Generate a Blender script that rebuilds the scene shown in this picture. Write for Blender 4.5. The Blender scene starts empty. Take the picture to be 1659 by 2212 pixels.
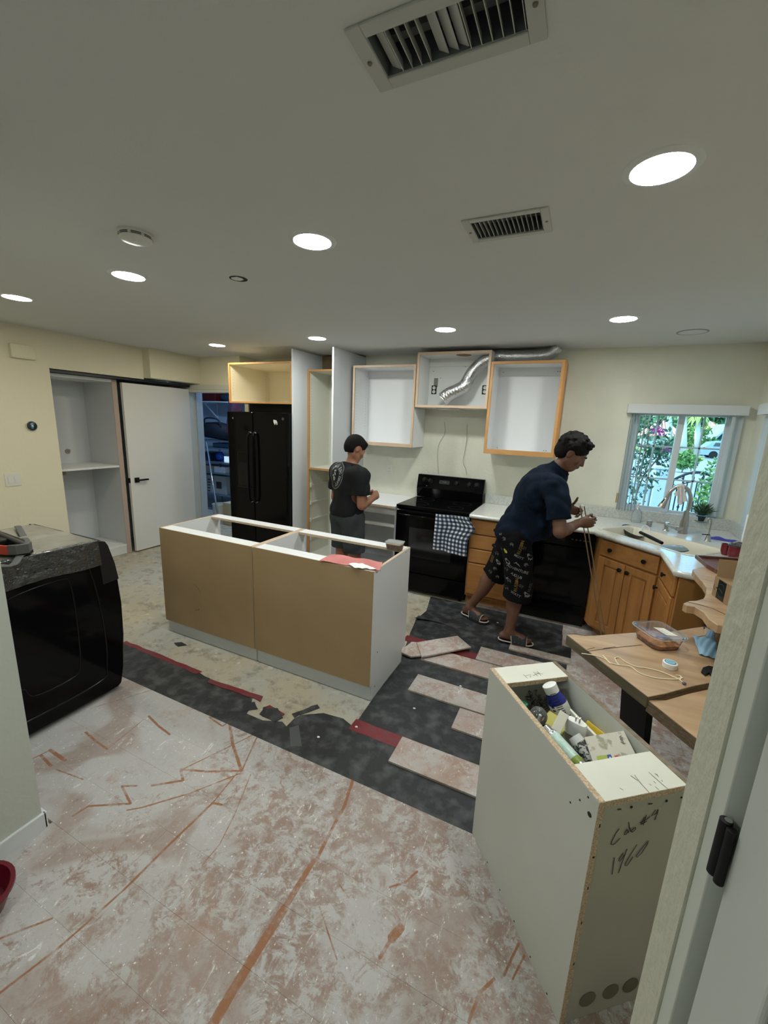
import bpy, math, random
import numpy as np
from mathutils import Vector, Matrix, noise as mnoise
from mathutils.bvhtree import BVHTree
random.seed(7); rng = np.random.default_rng(7)
S = bpy.context.scene
COL = S.collection

# ------------------------------------------------------------------ camera
CX, CY, FPX, HC = 829.5, 1106.0, 890.06, 1.704
def _rot(yaw, pitch, roll):
    a, b, c = map(math.radians, (yaw, pitch, roll))
    Rz = np.array([[math.cos(a), -math.sin(a), 0], [math.sin(a), math.cos(a), 0], [0, 0, 1]])
    M0 = np.array([[1, 0, 0], [0, 0, -1], [0, 1, 0]], float)
    Rx = np.array([[1, 0, 0], [0, math.cos(b), -math.sin(b)], [0, math.sin(b), math.cos(b)]])
    Rr = np.array([[math.cos(c), -math.sin(c), 0], [math.sin(c), math.cos(c), 0], [0, 0, 1]])
    return Rr @ Rx @ M0 @ Rz
RM = _rot(-24.693, 12.207, 2.370)
cd = bpy.data.cameras.new('camera'); cam = bpy.data.objects.new('camera', cd); COL.objects.link(cam)
cd.sensor_fit = 'HORIZONTAL'; cd.sensor_width = 36.0; cd.lens = FPX / 1659 * 36; cd.clip_start = 0.02; cd.clip_end = 300
cam.matrix_world = Matrix(((RM[0][0], -RM[1][0], -RM[2][0], 0), (RM[0][1], -RM[1][1], -RM[2][1], 0), (RM[0][2], -RM[1][2], -RM[2][2], HC), (0, 0, 0, 1)))
S.camera = cam
def at(u, v, ax, val):
    """the world point that the photo shows at (u, v) when its coordinate on axis ax is val (its real depth or height)"""
    d = RM.T @ np.array([(u - CX) / FPX, (v - CY) / FPX, 1.0])
    o = np.array([0, 0, HC]); t = (val - o[ax]) / d[ax]
    return Vector(o + t * d)

# ------------------------------------------------------------------ sky, sun, exposure
S.view_settings.view_transform = 'Standard'; S.view_settings.look = 'None'
S.view_settings.gamma = 1; S.view_settings.use_curve_mapping = False
S.view_settings.exposure = 0.2
S.cycles.use_denoising = True; S.cycles.use_adaptive_sampling = True; S.cycles.adaptive_threshold = 0.025
S.cycles.max_bounces = 9; S.cycles.diffuse_bounces = 4; S.cycles.glossy_bounces = 3; S.cycles.transparent_max_bounces = 12
S.cycles.transmission_bounces = 6; S.cycles.sample_clamp_indirect = 4.0
W = bpy.data.worlds.new('sky'); S.world = W; W.use_nodes = True
wn = W.node_tree.nodes; wl = W.node_tree.links
sky = wn.new('ShaderNodeTexSky'); sky.sky_type = 'NISHITA'; sky.sun_disc = False; sky.sun_elevation = math.radians(48); sky.sun_rotation = math.radians(200)
tint = wn.new('ShaderNodeMix'); tint.data_type = 'RGBA'; tint.blend_type = 'MULTIPLY'; tint.inputs[0].default_value = 1.0
tint.inputs[7].default_value = (0.60, 1.0, 1.06, 1)
wl.new(sky.outputs[0], tint.inputs[6]); wl.new(tint.outputs[2], wn['Background'].inputs[0]); wn['Background'].inputs[1].default_value = 0.50
sd = bpy.data.lights.new('sun', 'SUN'); sd.energy = 4.2; sd.angle = 0.01; sd.color = (0.93, 1.0, 0.92)
sun = bpy.data.objects.new('sun', sd); COL.objects.link(sun); sun.rotation_euler = (math.radians(40), 0, math.radians(-80))
LAMP = 150.0        # radiance of a ceiling lamp's lens

# ------------------------------------------------------------------ materials
MT = {}
def N(nt, typ, **kw):
    n = nt.nodes.new(typ)
    for k, v in kw.items():
        setattr(n, k, v)
    return n
def s2l(c):
    return tuple(((x / 255) / 12.92 if x <= 10 else (((x / 255) + 0.055) / 1.055) ** 2.4) for x in c)
def mat(name, col, rough=0.5, metal=0.0, col2=None, ns=6.0, nr=(0.35, 0.65), stretch=None, bump=None, detail=4, coat=0, sss=0, spec=None, emit=None, alpha=None, trans=0, rvar=0):
    """principled material with an optional second colour laid in by noise and an optional bump"""
    if name in MT: return MT[name]
    m = bpy.data.materials.new(name); m.use_nodes = True; nt = m.node_tree; b = nt.nodes['Principled BSDF']
    b.inputs['Base Color'].default_value = (*col, 1); b.inputs['Roughness'].default_value = rough; b.inputs['Metallic'].default_value = metal
    if spec is not None: b.inputs['Specular IOR Level'].default_value = spec
    if coat: b.inputs['Coat Weight'].default_value = coat; b.inputs['Coat Roughness'].default_value = 0.08
    if sss: b.inputs['Subsurface Weight'].default_value = sss; b.inputs['Subsurface Radius'].default_value = (0.02, 0.008, 0.004)
    if trans: b.inputs['Transmission Weight'].default_value = trans
    if alpha is not None: b.inputs['Alpha'].default_value = alpha
    if emit: b.inputs['Emission Color'].default_value = (*emit[0], 1); b.inputs['Emission Strength'].default_value = emit[1]
    vec = None
    if col2 or bump:
        tc = N(nt, 'ShaderNodeTexCoord'); mp = N(nt, 'ShaderNodeMapping'); nt.links.new(tc.outputs['Object'], mp.inputs[0])
        if stretch: mp.inputs['Scale'].default_value = stretch
        vec = mp.outputs[0]
    if col2:
        t = N(nt, 'ShaderNodeTexNoise'); t.inputs['Scale'].default_value = ns; t.inputs['Detail'].default_value = detail; nt.links.new(vec, t.inputs['Vector'])
        r = N(nt, 'ShaderNodeValToRGB'); r.color_ramp.elements[0].position = nr[0]; r.color_ramp.elements[1].position = nr[1]
        r.color_ramp.elements[0].color = (*col, 1); r.color_ramp.elements[1].color = (*col2, 1)
        nt.links.new(t.outputs[0], r.inputs[0]); nt.links.new(r.outputs[0], b.inputs['Base Color'])
        if rvar:
            mr = N(nt, 'ShaderNodeMapRange'); mr.inputs[3].default_value = rough - rvar; mr.inputs[4].default_value = rough + rvar
            nt.links.new(t.outputs[0], mr.inputs[0]); nt.links.new(mr.outputs[0], b.inputs['Roughness'])
    if bump:
        t = N(nt, 'ShaderNodeTexNoise'); t.inputs['Scale'].default_value = bump[0]; t.inputs['Detail'].default_value = 3; nt.links.new(vec, t.inputs['Vector'])
        bp = N(nt, 'ShaderNodeBump'); bp.inputs['Strength'].default_value = bump[1]; bp.inputs['Distance'].default_value = 0.01
        nt.links.new(t.outputs[0], bp.inputs['Height']); nt.links.new(bp.outputs[0], b.inputs['Normal'])
    MT[name] = m
    return m
def emission(name, col, st):
    m = bpy.data.materials.new(name); m.use_nodes = True; nt = m.node_tree; nt.nodes.clear()
    e = N(nt, 'ShaderNodeEmission'); e.inputs[0].default_value = (*col, 1); e.inputs[1].default_value = st
    o = N(nt, 'ShaderNodeOutputMaterial'); nt.links.new(e.outputs[0], o.inputs[0]); MT[name] = m
    return m
def sheet_glass(name, col, gloss=0.12, rough=0.02, body=0.0):
    """thin clear sheet: mostly see-through, with a mirror share and, for hazy plastic, a diffuse share"""
    m = bpy.data.materials.new(name); m.use_nodes = True; nt = m.node_tree; nt.nodes.clear()
    t = N(nt, 'ShaderNodeBsdfTransparent'); t.inputs[0].default_value = (*col, 1)
    g = N(nt, 'ShaderNodeBsdfGlossy'); g.inputs['Roughness'].default_value = rough
    fr = N(nt, 'ShaderNodeLayerWeight'); fr.inputs[0].default_value = gloss
    mx = N(nt, 'ShaderNodeMixShader'); nt.links.new(fr.outputs['Fresnel'], mx.inputs[0]); nt.links.new(t.outputs[0], mx.inputs[1]); nt.links.new(g.outputs[0], mx.inputs[2])
    o = N(nt, 'ShaderNodeOutputMaterial')
    if body:
        d = N(nt, 'ShaderNodeBsdfDiffuse'); d.inputs[0].default_value = (0.85, 0.87, 0.88, 1); m2 = N(nt, 'ShaderNodeMixShader'); m2.inputs[0].default_value = body
        nt.links.new(mx.outputs[0], m2.inputs[1]); nt.links.new(d.outputs[0], m2.inputs[2]); nt.links.new(m2.outputs[0], o.inputs[0])
    else: nt.links.new(mx.outputs[0], o.inputs[0])
    MT[name] = m
    return m

# ------------------------------------------------------------------ mesh builder
class MB:
    def __init__(s): s.v = []; s.f = []
    def add(s, vs, fs):
        n = len(s.v); s.v += [tuple(map(float, p)) for p in vs]; s.f += [tuple(n + i for i in q) for q in fs]; return s
    def box(s, x0, x1, y0, y1, z0, z1):
        return s.add([(x0, y0, z0), (x1, y0, z0), (x1, y1, z0), (x0, y1, z0), (x0, y0, z1), (x1, y0, z1), (x1, y1, z1), (x0, y1, z1)],
                     [(0, 3, 2, 1), (4, 5, 6, 7), (0, 1, 5, 4), (1, 2, 6, 5), (2, 3, 7, 6), (3, 0, 4, 7)])
    def obox(s, c, size, X=(1, 0, 0), Y=(0, 1, 0)):
        X = Vector(X).normalized(); Y = Vector(Y); Y = (Y - X * Y.dot(X)).normalized(); Zv = X.cross(Y); c = Vector(c); a, b, d = (k / 2 for k in size)
        P = [c + X * (i * a) + Y * (j * b) + Zv * (k * d) for k in (-1, 1) for i, j in ((-1, -1), (1, -1), (1, 1), (-1, 1))]
        return s.add(P, [(0, 3, 2, 1), (4, 5, 6, 7), (0, 1, 5, 4), (1, 2, 6, 5), (2, 3, 7, 6), (3, 0, 4, 7)])
    def prism(s, pts, z0, z1):
        n = len(pts); A = sum(pts[i][0] * pts[(i + 1) % n][1] - pts[(i + 1) % n][0] * pts[i][1] for i in range(n))
        if A < 0: pts = pts[::-1]
        return s.add([(p[0], p[1], z0) for p in pts] + [(p[0], p[1], z1) for p in pts],
                     [tuple(range(n - 1, -1, -1)), tuple(range(n, 2 * n))] + [(i, (i + 1) % n, n + (i + 1) % n, n + i) for i in range(n)])
    def pprism(s, pts, off):
        """polygon of 3D points extruded by off"""
        n = len(pts); o = Vector(off); P = [Vector(p) for p in pts]
        return s.add(P + [p + o for p in P], [tuple(range(n - 1, -1, -1)), tuple(range(n, 2 * n))] + [(i, (i + 1) % n, n + (i + 1) % n, n + i) for i in range(n)])
    def tube(s, pts, r, n=10, caps=True, flat=1.0, up=None):
        P = [Vector(p) for p in pts]; m = len(P); R = r if hasattr(r, '__len__') else [r] * m
        ref = Vector(up) if up else None; rings = []; prev = None
        for i in range(m):
            t = (P[min(i + 1, m - 1)] - P[max(i - 1, 0)]).normalized()
            if ref is not None: a = ref - t * ref.dot(t)
            elif prev is None: a = Vector((0, 0, 1)) if abs(t.z) < 0.9 else Vector((1, 0, 0)); a = a - t * a.dot(t)
            else: a = prev - t * prev.dot(t)
            a.normalize(); prev = a; b = t.cross(a)
            rings.append([P[i] + (a * (math.cos(2 * math.pi * k / n) * flat) + b * math.sin(2 * math.pi * k / n)) * R[i] for k in range(n)])
        vs = [q for g in rings for q in g]
        fs = [(i * n + k, i * n + (k + 1) % n, (i + 1) * n + (k + 1) % n, (i + 1) * n + k) for i in range(m - 1) for k in range(n)]
        if caps: fs += [tuple(range(n - 1, -1, -1)), tuple(range((m - 1) * n, m * n))]
        return s.add(vs, fs)
    def cyl(s, p, q, r, n=20, r2=None): return s.tube([p, q], [r, r if r2 is None else r2], n)
    def lathe(s, prof, c=(0, 0, 0), axis=(0, 0, 1), n=28, caps=True):
        a = Vector(axis).normalized(); u = Vector((1, 0, 0)) if abs(a.x) < 0.9 else Vector((0, 1, 0)); u = (u - a * u.dot(a)).normalized(); w = a.cross(u); c = Vector(c)
        vs = [c + a * h + (u * math.cos(2 * math.pi * k / n) + w * math.sin(2 * math.pi * k / n)) * r for r, h in prof for k in range(n)]
        fs = [(i * n + k, i * n + (k + 1) % n, (i + 1) * n + (k + 1) % n, (i + 1) * n + k) for i in range(len(prof) - 1) for k in range(n)]
        if caps: fs += [tuple(range(n - 1, -1, -1)), tuple(range((len(prof) - 1) * n, len(prof) * n))]
        return s.add(vs, fs)
    def grid(s, fn, nu, nv, th=0.0):
        P = [[Vector(fn(i / nu, j / nv)) for j in range(nv + 1)] for i in range(nu + 1)]
        vs = [p for row in P for p in row]; k = nv + 1
        fs = [(i * k + j, (i + 1) * k + j, (i + 1) * k + j + 1, i * k + j + 1) for i in range(nu) for j in range(nv)]
        if th:
            nn = len(vs); vn = []
            for i in range(nu + 1):
                for j in range(nv + 1):
                    a = P[min(i + 1, nu)][j] - P[max(i - 1, 0)][j]; b = P[i][min(j + 1, nv)] - P[i][max(j - 1, 0)]
                    vn.append(P[i][j] - a.cross(b).normalized() * th)
            fs += [tuple(nn + q for q in f[::-1]) for f in fs]
            bd = [(i * k, (i + 1) * k) for i in range(nu)] + [((i + 1) * k + nv, i * k + nv) for i in range(nu)] + [(j + 1, j) for j in range(nv)] + [(nu * k + j, nu * k + j + 1) for j in range(nv)]
            fs += [(b, a, nn + a, nn + b) for a, b in bd]; vs += vn
        return s.add(vs, fs)
    def ball(s, c, r, n=14, m=9, sc=(1, 1, 1)):
        c = Vector(c); prof = [(r * math.sin(math.pi * (i + .02) / (m + .04)), -r * math.cos(math.pi * (i + .02) / (m + .04))) for i in range(m + 1)]
        k = len(s.v); s.lathe(prof, (0, 0, 0), n=n)
        s.v[k:] = [(c.x + x * sc[0], c.y + y * sc[1], c.z + z * sc[2]) for x, y, z in s.v[k:]]; return s

def part(name, mb, m, parent=None, smooth=False, bevel=0.0, label=None, kind=None, seg=2):
    me = bpy.data.meshes.new(name)
    o0 = Vector((0, 0, 0)); p = parent
    while p is not None: o0 += p.location; p = p.parent
    if isinstance(mb, MB):
        me.from_pydata([(x - o0.x, y - o0.y, z - o0.z) for x, y, z in mb.v], [], mb.f)
    else:
        V, Q = mb; me.from_pydata((np.asarray(V) - np.array(o0)).tolist(), [], [tuple(map(int, q)) for q in Q])
    me.update(); me.materials.append(m)
    if smooth:
        me.polygons.foreach_set('use_smooth', [True] * len(me.polygons))
        if smooth != 'full': me.set_sharp_from_angle(angle=math.radians(40))
    o = bpy.data.objects.new(name, me); COL.objects.link(o); o.parent = parent
    if bevel:
        bv = o.modifiers.new('bevel', 'BEVEL'); bv.width = bevel; bv.segments = seg; bv.limit_method = 'ANGLE'; bv.angle_limit = math.radians(40)
    if label: o['label'] = label
    if kind: o['kind'] = kind
    return o
def tag(o, label, cat, group=None):
    o['label'] = label; o['category'] = cat
    if group: o['group'] = group
    return o
def thing(name, label, cat, loc=(0, 0, 0), group=None):
    o = bpy.data.objects.new(name, None); COL.objects.link(o); o.location = loc; o.empty_display_size = 0.1
    return tag(o, label, cat, group)
def struct(name, mb, m, smooth=False, bevel=0, parent=None):
    o = part(name, mb, m, parent, smooth, bevel)
    if parent is None: o['kind'] = 'structure'
    return o
def dup(root, loc, label=None, group=None):
    r = root.copy(); COL.objects.link(r); r.location = loc
    if label: r['label'] = label
    if group: r['group'] = group
    for ch in list(root.children):
        c = ch.copy(); COL.objects.link(c); c.parent = r
        for g in list(ch.children):
            d = g.copy(); COL.objects.link(d); d.parent = c
    return r
def text_mesh(txt, size, spacing=1.0, bold=0.0):
    """flat filled lettering in the XY plane, centred: (verts, faces)"""
    cu = bpy.data.curves.new('t', 'FONT'); cu.body = txt; cu.size = size; cu.align_x = 'CENTER'; cu.align_y = 'CENTER'; cu.space_character = spacing; cu.offset = bold; cu.resolution_u = 2
    o = bpy.data.objects.new('t', cu); COL.objects.link(o)
    dg = bpy.context.evaluated_depsgraph_get(); me = bpy.data.meshes.new_from_object(o.evaluated_get(dg))
    V = [tuple(v.co) for v in me.vertices]; F = [tuple(p.vertices) for p in me.polygons]
    bpy.data.objects.remove(o); bpy.data.curves.remove(cu); bpy.data.meshes.remove(me)
    return V, F
def lay_text(mb, txt, size, c, X, Y, spacing=1.0, bold=0.0, lift=0.0008):
    X = Vector(X).normalized(); Y = Vector(Y).normalized(); Zn = X.cross(Y); c = Vector(c) + Zn * lift
    V, F = text_mesh(txt, size, spacing, bold); return mb.add([c + X * x + Y * y for x, y, z in V], F)
def stroke(mb, pts, w, c, X, Y, lift=0.0008):
    """pen stroke of width w along 2D pts in the plane (c, X, Y)"""
    X = Vector(X).normalized(); Y = Vector(Y).normalized(); Zn = X.cross(Y); c = Vector(c) + Zn * lift; P = [Vector((a, b)) for a, b in pts]; L = []
    for i in range(len(P)):
        t = (P[min(i + 1, len(P) - 1)] - P[max(i - 1, 0)]); t = t.normalized() if t.length else Vector((1, 0)); n = Vector((-t.y, t.x)) * w / 2; L.append((P[i] + n, P[i] - n))
    vs = [c + X * p.x + Y * p.y for ab in L for p in ab]
    return mb.add(vs, [(2 * i, 2 * i + 1, 2 * i + 3, 2 * i + 2) for i in range(len(P) - 1)])
# ------------------------------------------------------------------ the room's materials
ceil_m = mat('ceiling_paint', (0.66, 0.67, 0.66), 0.9, bump=(60, 0.06))
wall_m = mat('cream_wall_paint', (0.80, 0.755, 0.60), 0.85, bump=(45, 0.25))
backwall_m = mat('pale_wall_paint', (0.79, 0.78, 0.66), 0.85, col2=(0.70, 0.69, 0.58), ns=1.6, bump=(45, 0.3))
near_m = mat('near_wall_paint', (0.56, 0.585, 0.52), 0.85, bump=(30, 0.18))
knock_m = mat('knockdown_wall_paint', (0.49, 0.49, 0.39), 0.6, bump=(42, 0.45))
white_m = mat('white_trim_paint', (0.72, 0.74, 0.74), 0.45)
door_m = mat('white_door_paint', (0.76, 0.76, 0.74), 0.55)
mela_m = mat('white_melamine', (0.80, 0.81, 0.82), 0.4)
mela2_m = mat('grey_white_melamine', (0.62, 0.64, 0.66), 0.45)
cream_m = mat('cream_melamine', (0.82, 0.76, 0.60), 0.45)
ivory_m = mat('ivory_melamine', (0.74, 0.74, 0.66), 0.45)
black_m = mat('black_appliance', (0.003, 0.003, 0.0035), 0.08, spec=0.14)
blackmat_m = mat('black_matte', (0.008, 0.008, 0.008), 0.5, spec=0.25)
chip_m = mat('particle_board', (0.50, 0.36, 0.23), 0.9, col2=(0.68, 0.54, 0.38), ns=180, detail=3, nr=(0.4, 0.6), bump=(200, 0.5))
hole_m = mat('dark_hole', (0.02, 0.018, 0.015), 0.9)
chrome_m = mat('chrome', (0.75, 0.75, 0.76), 0.12, 1.0)
steel_m = mat('brushed_steel', (0.50, 0.48, 0.45), 0.28, 1.0)
foil_m = mat('aluminium_foil', (0.62, 0.62, 0.63), 0.25, 1.0, bump=(60, 0.5))
mdf_m = mat('brown_hardboard', (0.36, 0.245, 0.125), 0.55, col2=(0.40, 0.275, 0.145), ns=3)
red_m = mat('red_tape', (0.20, 0.012, 0.02), 0.5, col2=(0.16, 0.04, 0.045), ns=20, detail=6)
def wood(name, c1, c2, scale=(1, 14, 14), rough=0.4, ns=2.2):
    return mat(name, c1, rough, col2=c2, ns=ns, nr=(0.3, 0.7), stretch=scale, detail=7)
oak_m = wood('honey_oak_across', (0.50, 0.235, 0.072), (0.39, 0.17, 0.048), (1.2, 12, 12))
oakv_m = wood('honey_oak_upright', (0.50, 0.235, 0.072), (0.39, 0.17, 0.048), (12, 12, 1.2))
oakedge_m = wood('oak_edge', (0.62, 0.33, 0.12), (0.52, 0.26, 0.09), (3, 3, 3), 0.5)
pale_m = wood('pale_oak_edge', (0.66, 0.50, 0.36), (0.58, 0.42, 0.29), (3, 3, 3), 0.5)
slab_m = wood('live_edge_wood', (0.56, 0.375, 0.22), (0.33, 0.205, 0.115), (1.5, 9, 9), 0.38, 1.8)
slabedge_m = mat('live_edge_bark', (0.11, 0.07, 0.035), 0.7, col2=(0.20, 0.135, 0.08), ns=30, stretch=(1, 1, 6), bump=(60, 0.6))
foam_m = mat('black_underlay_foam', (0.020, 0.022, 0.024), 0.62, col2=(0.12, 0.125, 0.128), ns=13, nr=(0.46, 0.85), detail=9, bump=(25, 0.5), rvar=.12)

def concrete():
    m = mat('dusty_concrete', (0.42, 0.40, 0.32), 0.85); nt = m.node_tree; b = nt.nodes['Principled BSDF']
    g = N(nt, 'ShaderNodeNewGeometry')
    def noise(sc, det, lo, hi, ro=0.55):
        t = N(nt, 'ShaderNodeTexNoise'); t.inputs['Scale'].default_value = sc; t.inputs['Detail'].default_value = det; t.inputs['Roughness'].default_value = ro; nt.links.new(g.outputs['Position'], t.inputs['Vector'])
        r = N(nt, 'ShaderNodeMapRange'); r.inputs[1].default_value = lo; r.inputs[2].default_value = hi; nt.links.new(t.outputs[0], r.inputs[0]); return r.outputs[0]
    def mix(f, a, c):
        x = N(nt, 'ShaderNodeMix'); x.data_type = 'RGBA'; nt.links.new(f, x.inputs[0])
        if isinstance(a, tuple): x.inputs[6].default_value = (*a, 1)
        else: nt.links.new(a, x.inputs[6])
        x.inputs[7].default_value = (*c, 1); return x.outputs[2]
    c = mix(noise(1.6, 6, .42, .60), (0.44, 0.385, 0.28), (0.41, 0.41, 0.37))
    c = mix(noise(9, 11, .50, .64, .75), c, (0.25, 0.215, 0.165))
    c = mix(noise(11, 9, .56, .68, .75), c, (0.58, 0.56, 0.50))
    nt.links.new(c, b.inputs['Base Color'])
    t = N(nt, 'ShaderNodeTexNoise'); t.inputs['Scale'].default_value = 18; t.inputs['Detail'].default_value = 6; nt.links.new(g.outputs['Position'], t.inputs['Vector'])
    bp = N(nt, 'ShaderNodeBump'); bp.inputs['Strength'].default_value = 0.3; bp.inputs['Distance'].default_value = 0.01; nt.links.new(t.outputs[0], bp.inputs['Height']); nt.links.new(bp.outputs[0], b.inputs['Normal'])
    return m
conc_m = concrete()

# wiped and scraped lines on the dusty laminate: polylines of floor positions with a half width in metres
def cr1(*p): return [at(u / 2.676, 1450 + v / 2.676, 2, 0.012) for u, v in p]
def cr2(*p): return [at(500 + u / 2.37, 1600 + v / 2.37, 2, 0.012) for u, v in p]
SCRAPES = [
    (cr1((1210, 265), (1285, 318), (1325, 292)), .0045), (cr1((1325, 290), (1345, 420), (1395, 575)), .0075), (cr1((1395, 575), (1200, 580), (1045, 568), (1057, 632), (880, 660)), .006),
    (cr1((790, 662), (705, 665), (755, 765), (510, 780), (425, 835)), .005), (cr1((1390, 590), (1100, 705), (820, 788), (735, 803)), .0035),
    (cr1((1370, 590), (1230, 760)), .003), (cr1((1280, 772), (1230, 760), (950, 1030), (720, 1260)), .0055), (cr1((720, 1260), (350, 1590), (0, 1860)), .004),
    (cr1((1450, 595), (1360, 820), (1270, 1000), (1170, 1120)), .0018), (cr1((1490, 370), (1400, 570)), .0035), (cr1((1480, 360), (1060, 565)), .003),
    (cr1((860, 260), (920, 320), (980, 365)), .006), (cr1((495, 352), (555, 405), (620, 450)), .0055), (cr1((620, 450), (830, 280)), .002),
    (cr1((170, 515), (290, 455)), .003), (cr1((290, 455), (375, 515)), .008), (cr1((235, 485), (295, 548)), .006), (cr1((325, 568), (480, 625)), .003), (cr1((525, 215), (920, 95)), .002),
    (cr2((620, 205), (580, 330), (500, 480), (440, 600)), .007), (cr2((420, 615), (380, 680), (270, 860)), .011), (cr2((270, 860), (130, 1080), (0, 1290), (-100, 1460)), .015),
    (cr2((865, 960), (820, 1010)), .014), (cr2((820, 1010), (760, 1110)), .006), (cr2((950, 670), (890, 725), (810, 750)), .004), (cr2((450, 850), (540, 1120)), .0025), (cr2((1345, 1220), (1270, 1290), (1215, 1440)), .0045),
    (cr1((0, 1545), (300, 1430)), .004), (cr2((555, 740), (600, 805)), .002), (cr2((1470, 1040), (1395, 1200)), .004), (cr2((1500, 1100), (1440, 1220)), .003),
]
def dusty(name, c0, c1, dust, streaks, amt=0.0):
    m = mat(name, c0, 0.7); nt = m.node_tree; b = nt.nodes['Principled BSDF']; Lk = nt.links.new
    g = N(nt, 'ShaderNodeNewGeometry'); pos = g.outputs['Position']
    def noise(sc, det, lo, hi, ro=0.6, dist=0.0, st=None):
        t = N(nt, 'ShaderNodeTexNoise'); t.inputs['Scale'].default_value = sc; t.inputs['Detail'].default_value = det; t.inputs['Roughness'].default_value = ro; t.inputs['Distortion'].default_value = dist
        if st:
            mp = N(nt, 'ShaderNodeMapping'); mp.inputs['Scale'].default_value = st; mp.inputs['Rotation'].default_value = (0, 0, 0.6); Lk(pos, mp.inputs[0]); Lk(mp.outputs[0], t.inputs['Vector'])
        else: Lk(pos, t.inputs['Vector'])
        r = N(nt, 'ShaderNodeMapRange'); r.inputs[1].default_value = lo; r.inputs[2].default_value = hi; Lk(t.outputs[0], r.inputs[0]); return r.outputs[0], t.outputs[0]
    def mix(f, a, c):
        x = N(nt, 'ShaderNodeMix'); x.data_type = 'RGBA'; Lk(f, x.inputs[0])
        for i, q in ((6, a), (7, c)):
            if isinstance(q, tuple): x.inputs[i].default_value = (*q, 1)
            else: Lk(q, x.inputs[i])
        return x.outputs[2]
    c = mix(noise(2.6, 4, .38, .62)[0], c0, c1)
    sep = N(nt, 'ShaderNodeSeparateXYZ'); Lk(pos, sep.inputs[0])
    grad = N(nt, 'ShaderNodeMapRange'); grad.inputs[1].default_value = -1.1; grad.inputs[2].default_value = -2.4; grad.inputs[3].default_value = 0; grad.inputs[4].default_value = 0.17; Lk(sep.outputs[0], grad.inputs[0])
    bt = noise(3.6, 13, 0, 1, .76, .35)[1]; ft = noise(15, 12, 0, 1, .82, .5)[1]
    def th(src, lo, hi, to, add=None):
        if add is not None: a_ = N(nt, 'ShaderNodeMath', operation='ADD'); Lk(src, a_.inputs[0]); Lk(add, a_.inputs[1]); src = a_.outputs[0]
        r = N(nt, 'ShaderNodeMapRange'); r.inputs[1].default_value = lo; r.inputs[2].default_value = hi; r.inputs[4].default_value = to; Lk(src, r.inputs[0]); return r.outputs[0]
    mA = th(bt, .500 - amt, .575 - amt, .66, grad.outputs[0]); mB = th(ft, .490 - amt, .560 - amt, .78, grad.outputs[0])
    mx = N(nt, 'ShaderNodeMath', operation='MAXIMUM'); Lk(mA, mx.inputs[0]); Lk(mB, mx.inputs[1])
    sm = noise(1.9, 3, .53, .62, .5, 1.0)[0]; sm2 = N(nt, 'ShaderNodeMath', operation='MULTIPLY_ADD'); Lk(sm, sm2.inputs[0]); sm2.inputs[1].default_value = -.72; sm2.inputs[2].default_value = 1.0
    wm = N(nt, 'ShaderNodeMath', operation='MULTIPLY'); Lk(mx.outputs[0], wm.inputs[0]); Lk(sm2.outputs[0], wm.inputs[1])
    c = mix(wm.outputs[0], c, dust)
    mid, _ = noise(30, 6, .45, .7, .8); c = mix(th(mid, 0, 1, .35), c, tuple(.5 * d + .5 * k for d, k in zip(dust, c1)))
    sp, _ = noise(75, 3, .66, .71); c = mix(sp, c, (0.80, 0.79, 0.76))
    dk, _ = noise(13, 12, .585, .64, .85, 1.0, (1, 3.0, 1)); c = mix(th(dk, 0, 1, .75), c, (0.17, 0.12, 0.10))
    wt, _ = noise(8, 12, .580, .62, .85, 1.2, (2.6, 1, 1)); c = mix(th(wt, 0, 1, .9), c, (0.74, 0.73, 0.70))
    og, _ = noise(2.3, 8, .60, .70, .7); c = mix(th(og, 0, 1, .6), c, (0.36, 0.17, 0.09))
    if streaks:
        wob, wt2 = noise(45, 4, .3, .7); acc = None
        for pl, w in SCRAPES:
            for p, q in zip(pl[:-1], pl[1:]):
                d = q - p; L2 = d.length_squared
                cur = pos
                if acc is not None:     # chain each segment after the last so the shader stack stays small
                    ma = N(nt, 'ShaderNodeVectorMath', operation='MULTIPLY_ADD'); Lk(acc, ma.inputs[0]); ma.inputs[1].default_value = (1e-9, 1e-9, 1e-9); Lk(pos, ma.inputs[2]); cur = ma.outputs[0]
                s1 = N(nt, 'ShaderNodeVectorMath', operation='SUBTRACT'); Lk(cur, s1.inputs[0]); s1.inputs[1].default_value = p
                dt = N(nt, 'ShaderNodeVectorMath', operation='DOT_PRODUCT'); Lk(s1.outputs[0], dt.inputs[0]); dt.inputs[1].default_value = d / L2
                cl = N(nt, 'ShaderNodeMath', operation='ADD', use_clamp=True); Lk(dt.outputs['Value'], cl.inputs[0]); cl.inputs[1].default_value = 0
                sc = N(nt, 'ShaderNodeVectorMath', operation='SCALE'); sc.inputs[0].default_value = d; Lk(cl.outputs[0], sc.inputs['Scale'])
                ds = N(nt, 'ShaderNodeVectorMath', operation='DISTANCE'); Lk(s1.outputs[0], ds.inputs[0]); Lk(sc.outputs[0], ds.inputs[1])
                su = N(nt, 'ShaderNodeMath', operation='SUBTRACT'); Lk(ds.outputs['Value'], su.inputs[0]); su.inputs[1].default_value = w
                if acc is None: acc = su.outputs[0]
                else:
                    mn = N(nt, 'ShaderNodeMath', operation='MINIMUM'); Lk(acc, mn.inputs[0]); Lk(su.outputs[0], mn.inputs[1]); acc = mn.outputs[0]
        wv = N(nt, 'ShaderNodeMath', operation='MULTIPLY_ADD'); Lk(wt2, wv.inputs[0]); wv.inputs[1].default_value = 0.005; wv.inputs[2].default_value = -0.0025
        ad = N(nt, 'ShaderNodeMath', operation='ADD'); Lk(acc, ad.inputs[0]); Lk(wv.outputs[0], ad.inputs[1])
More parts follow.
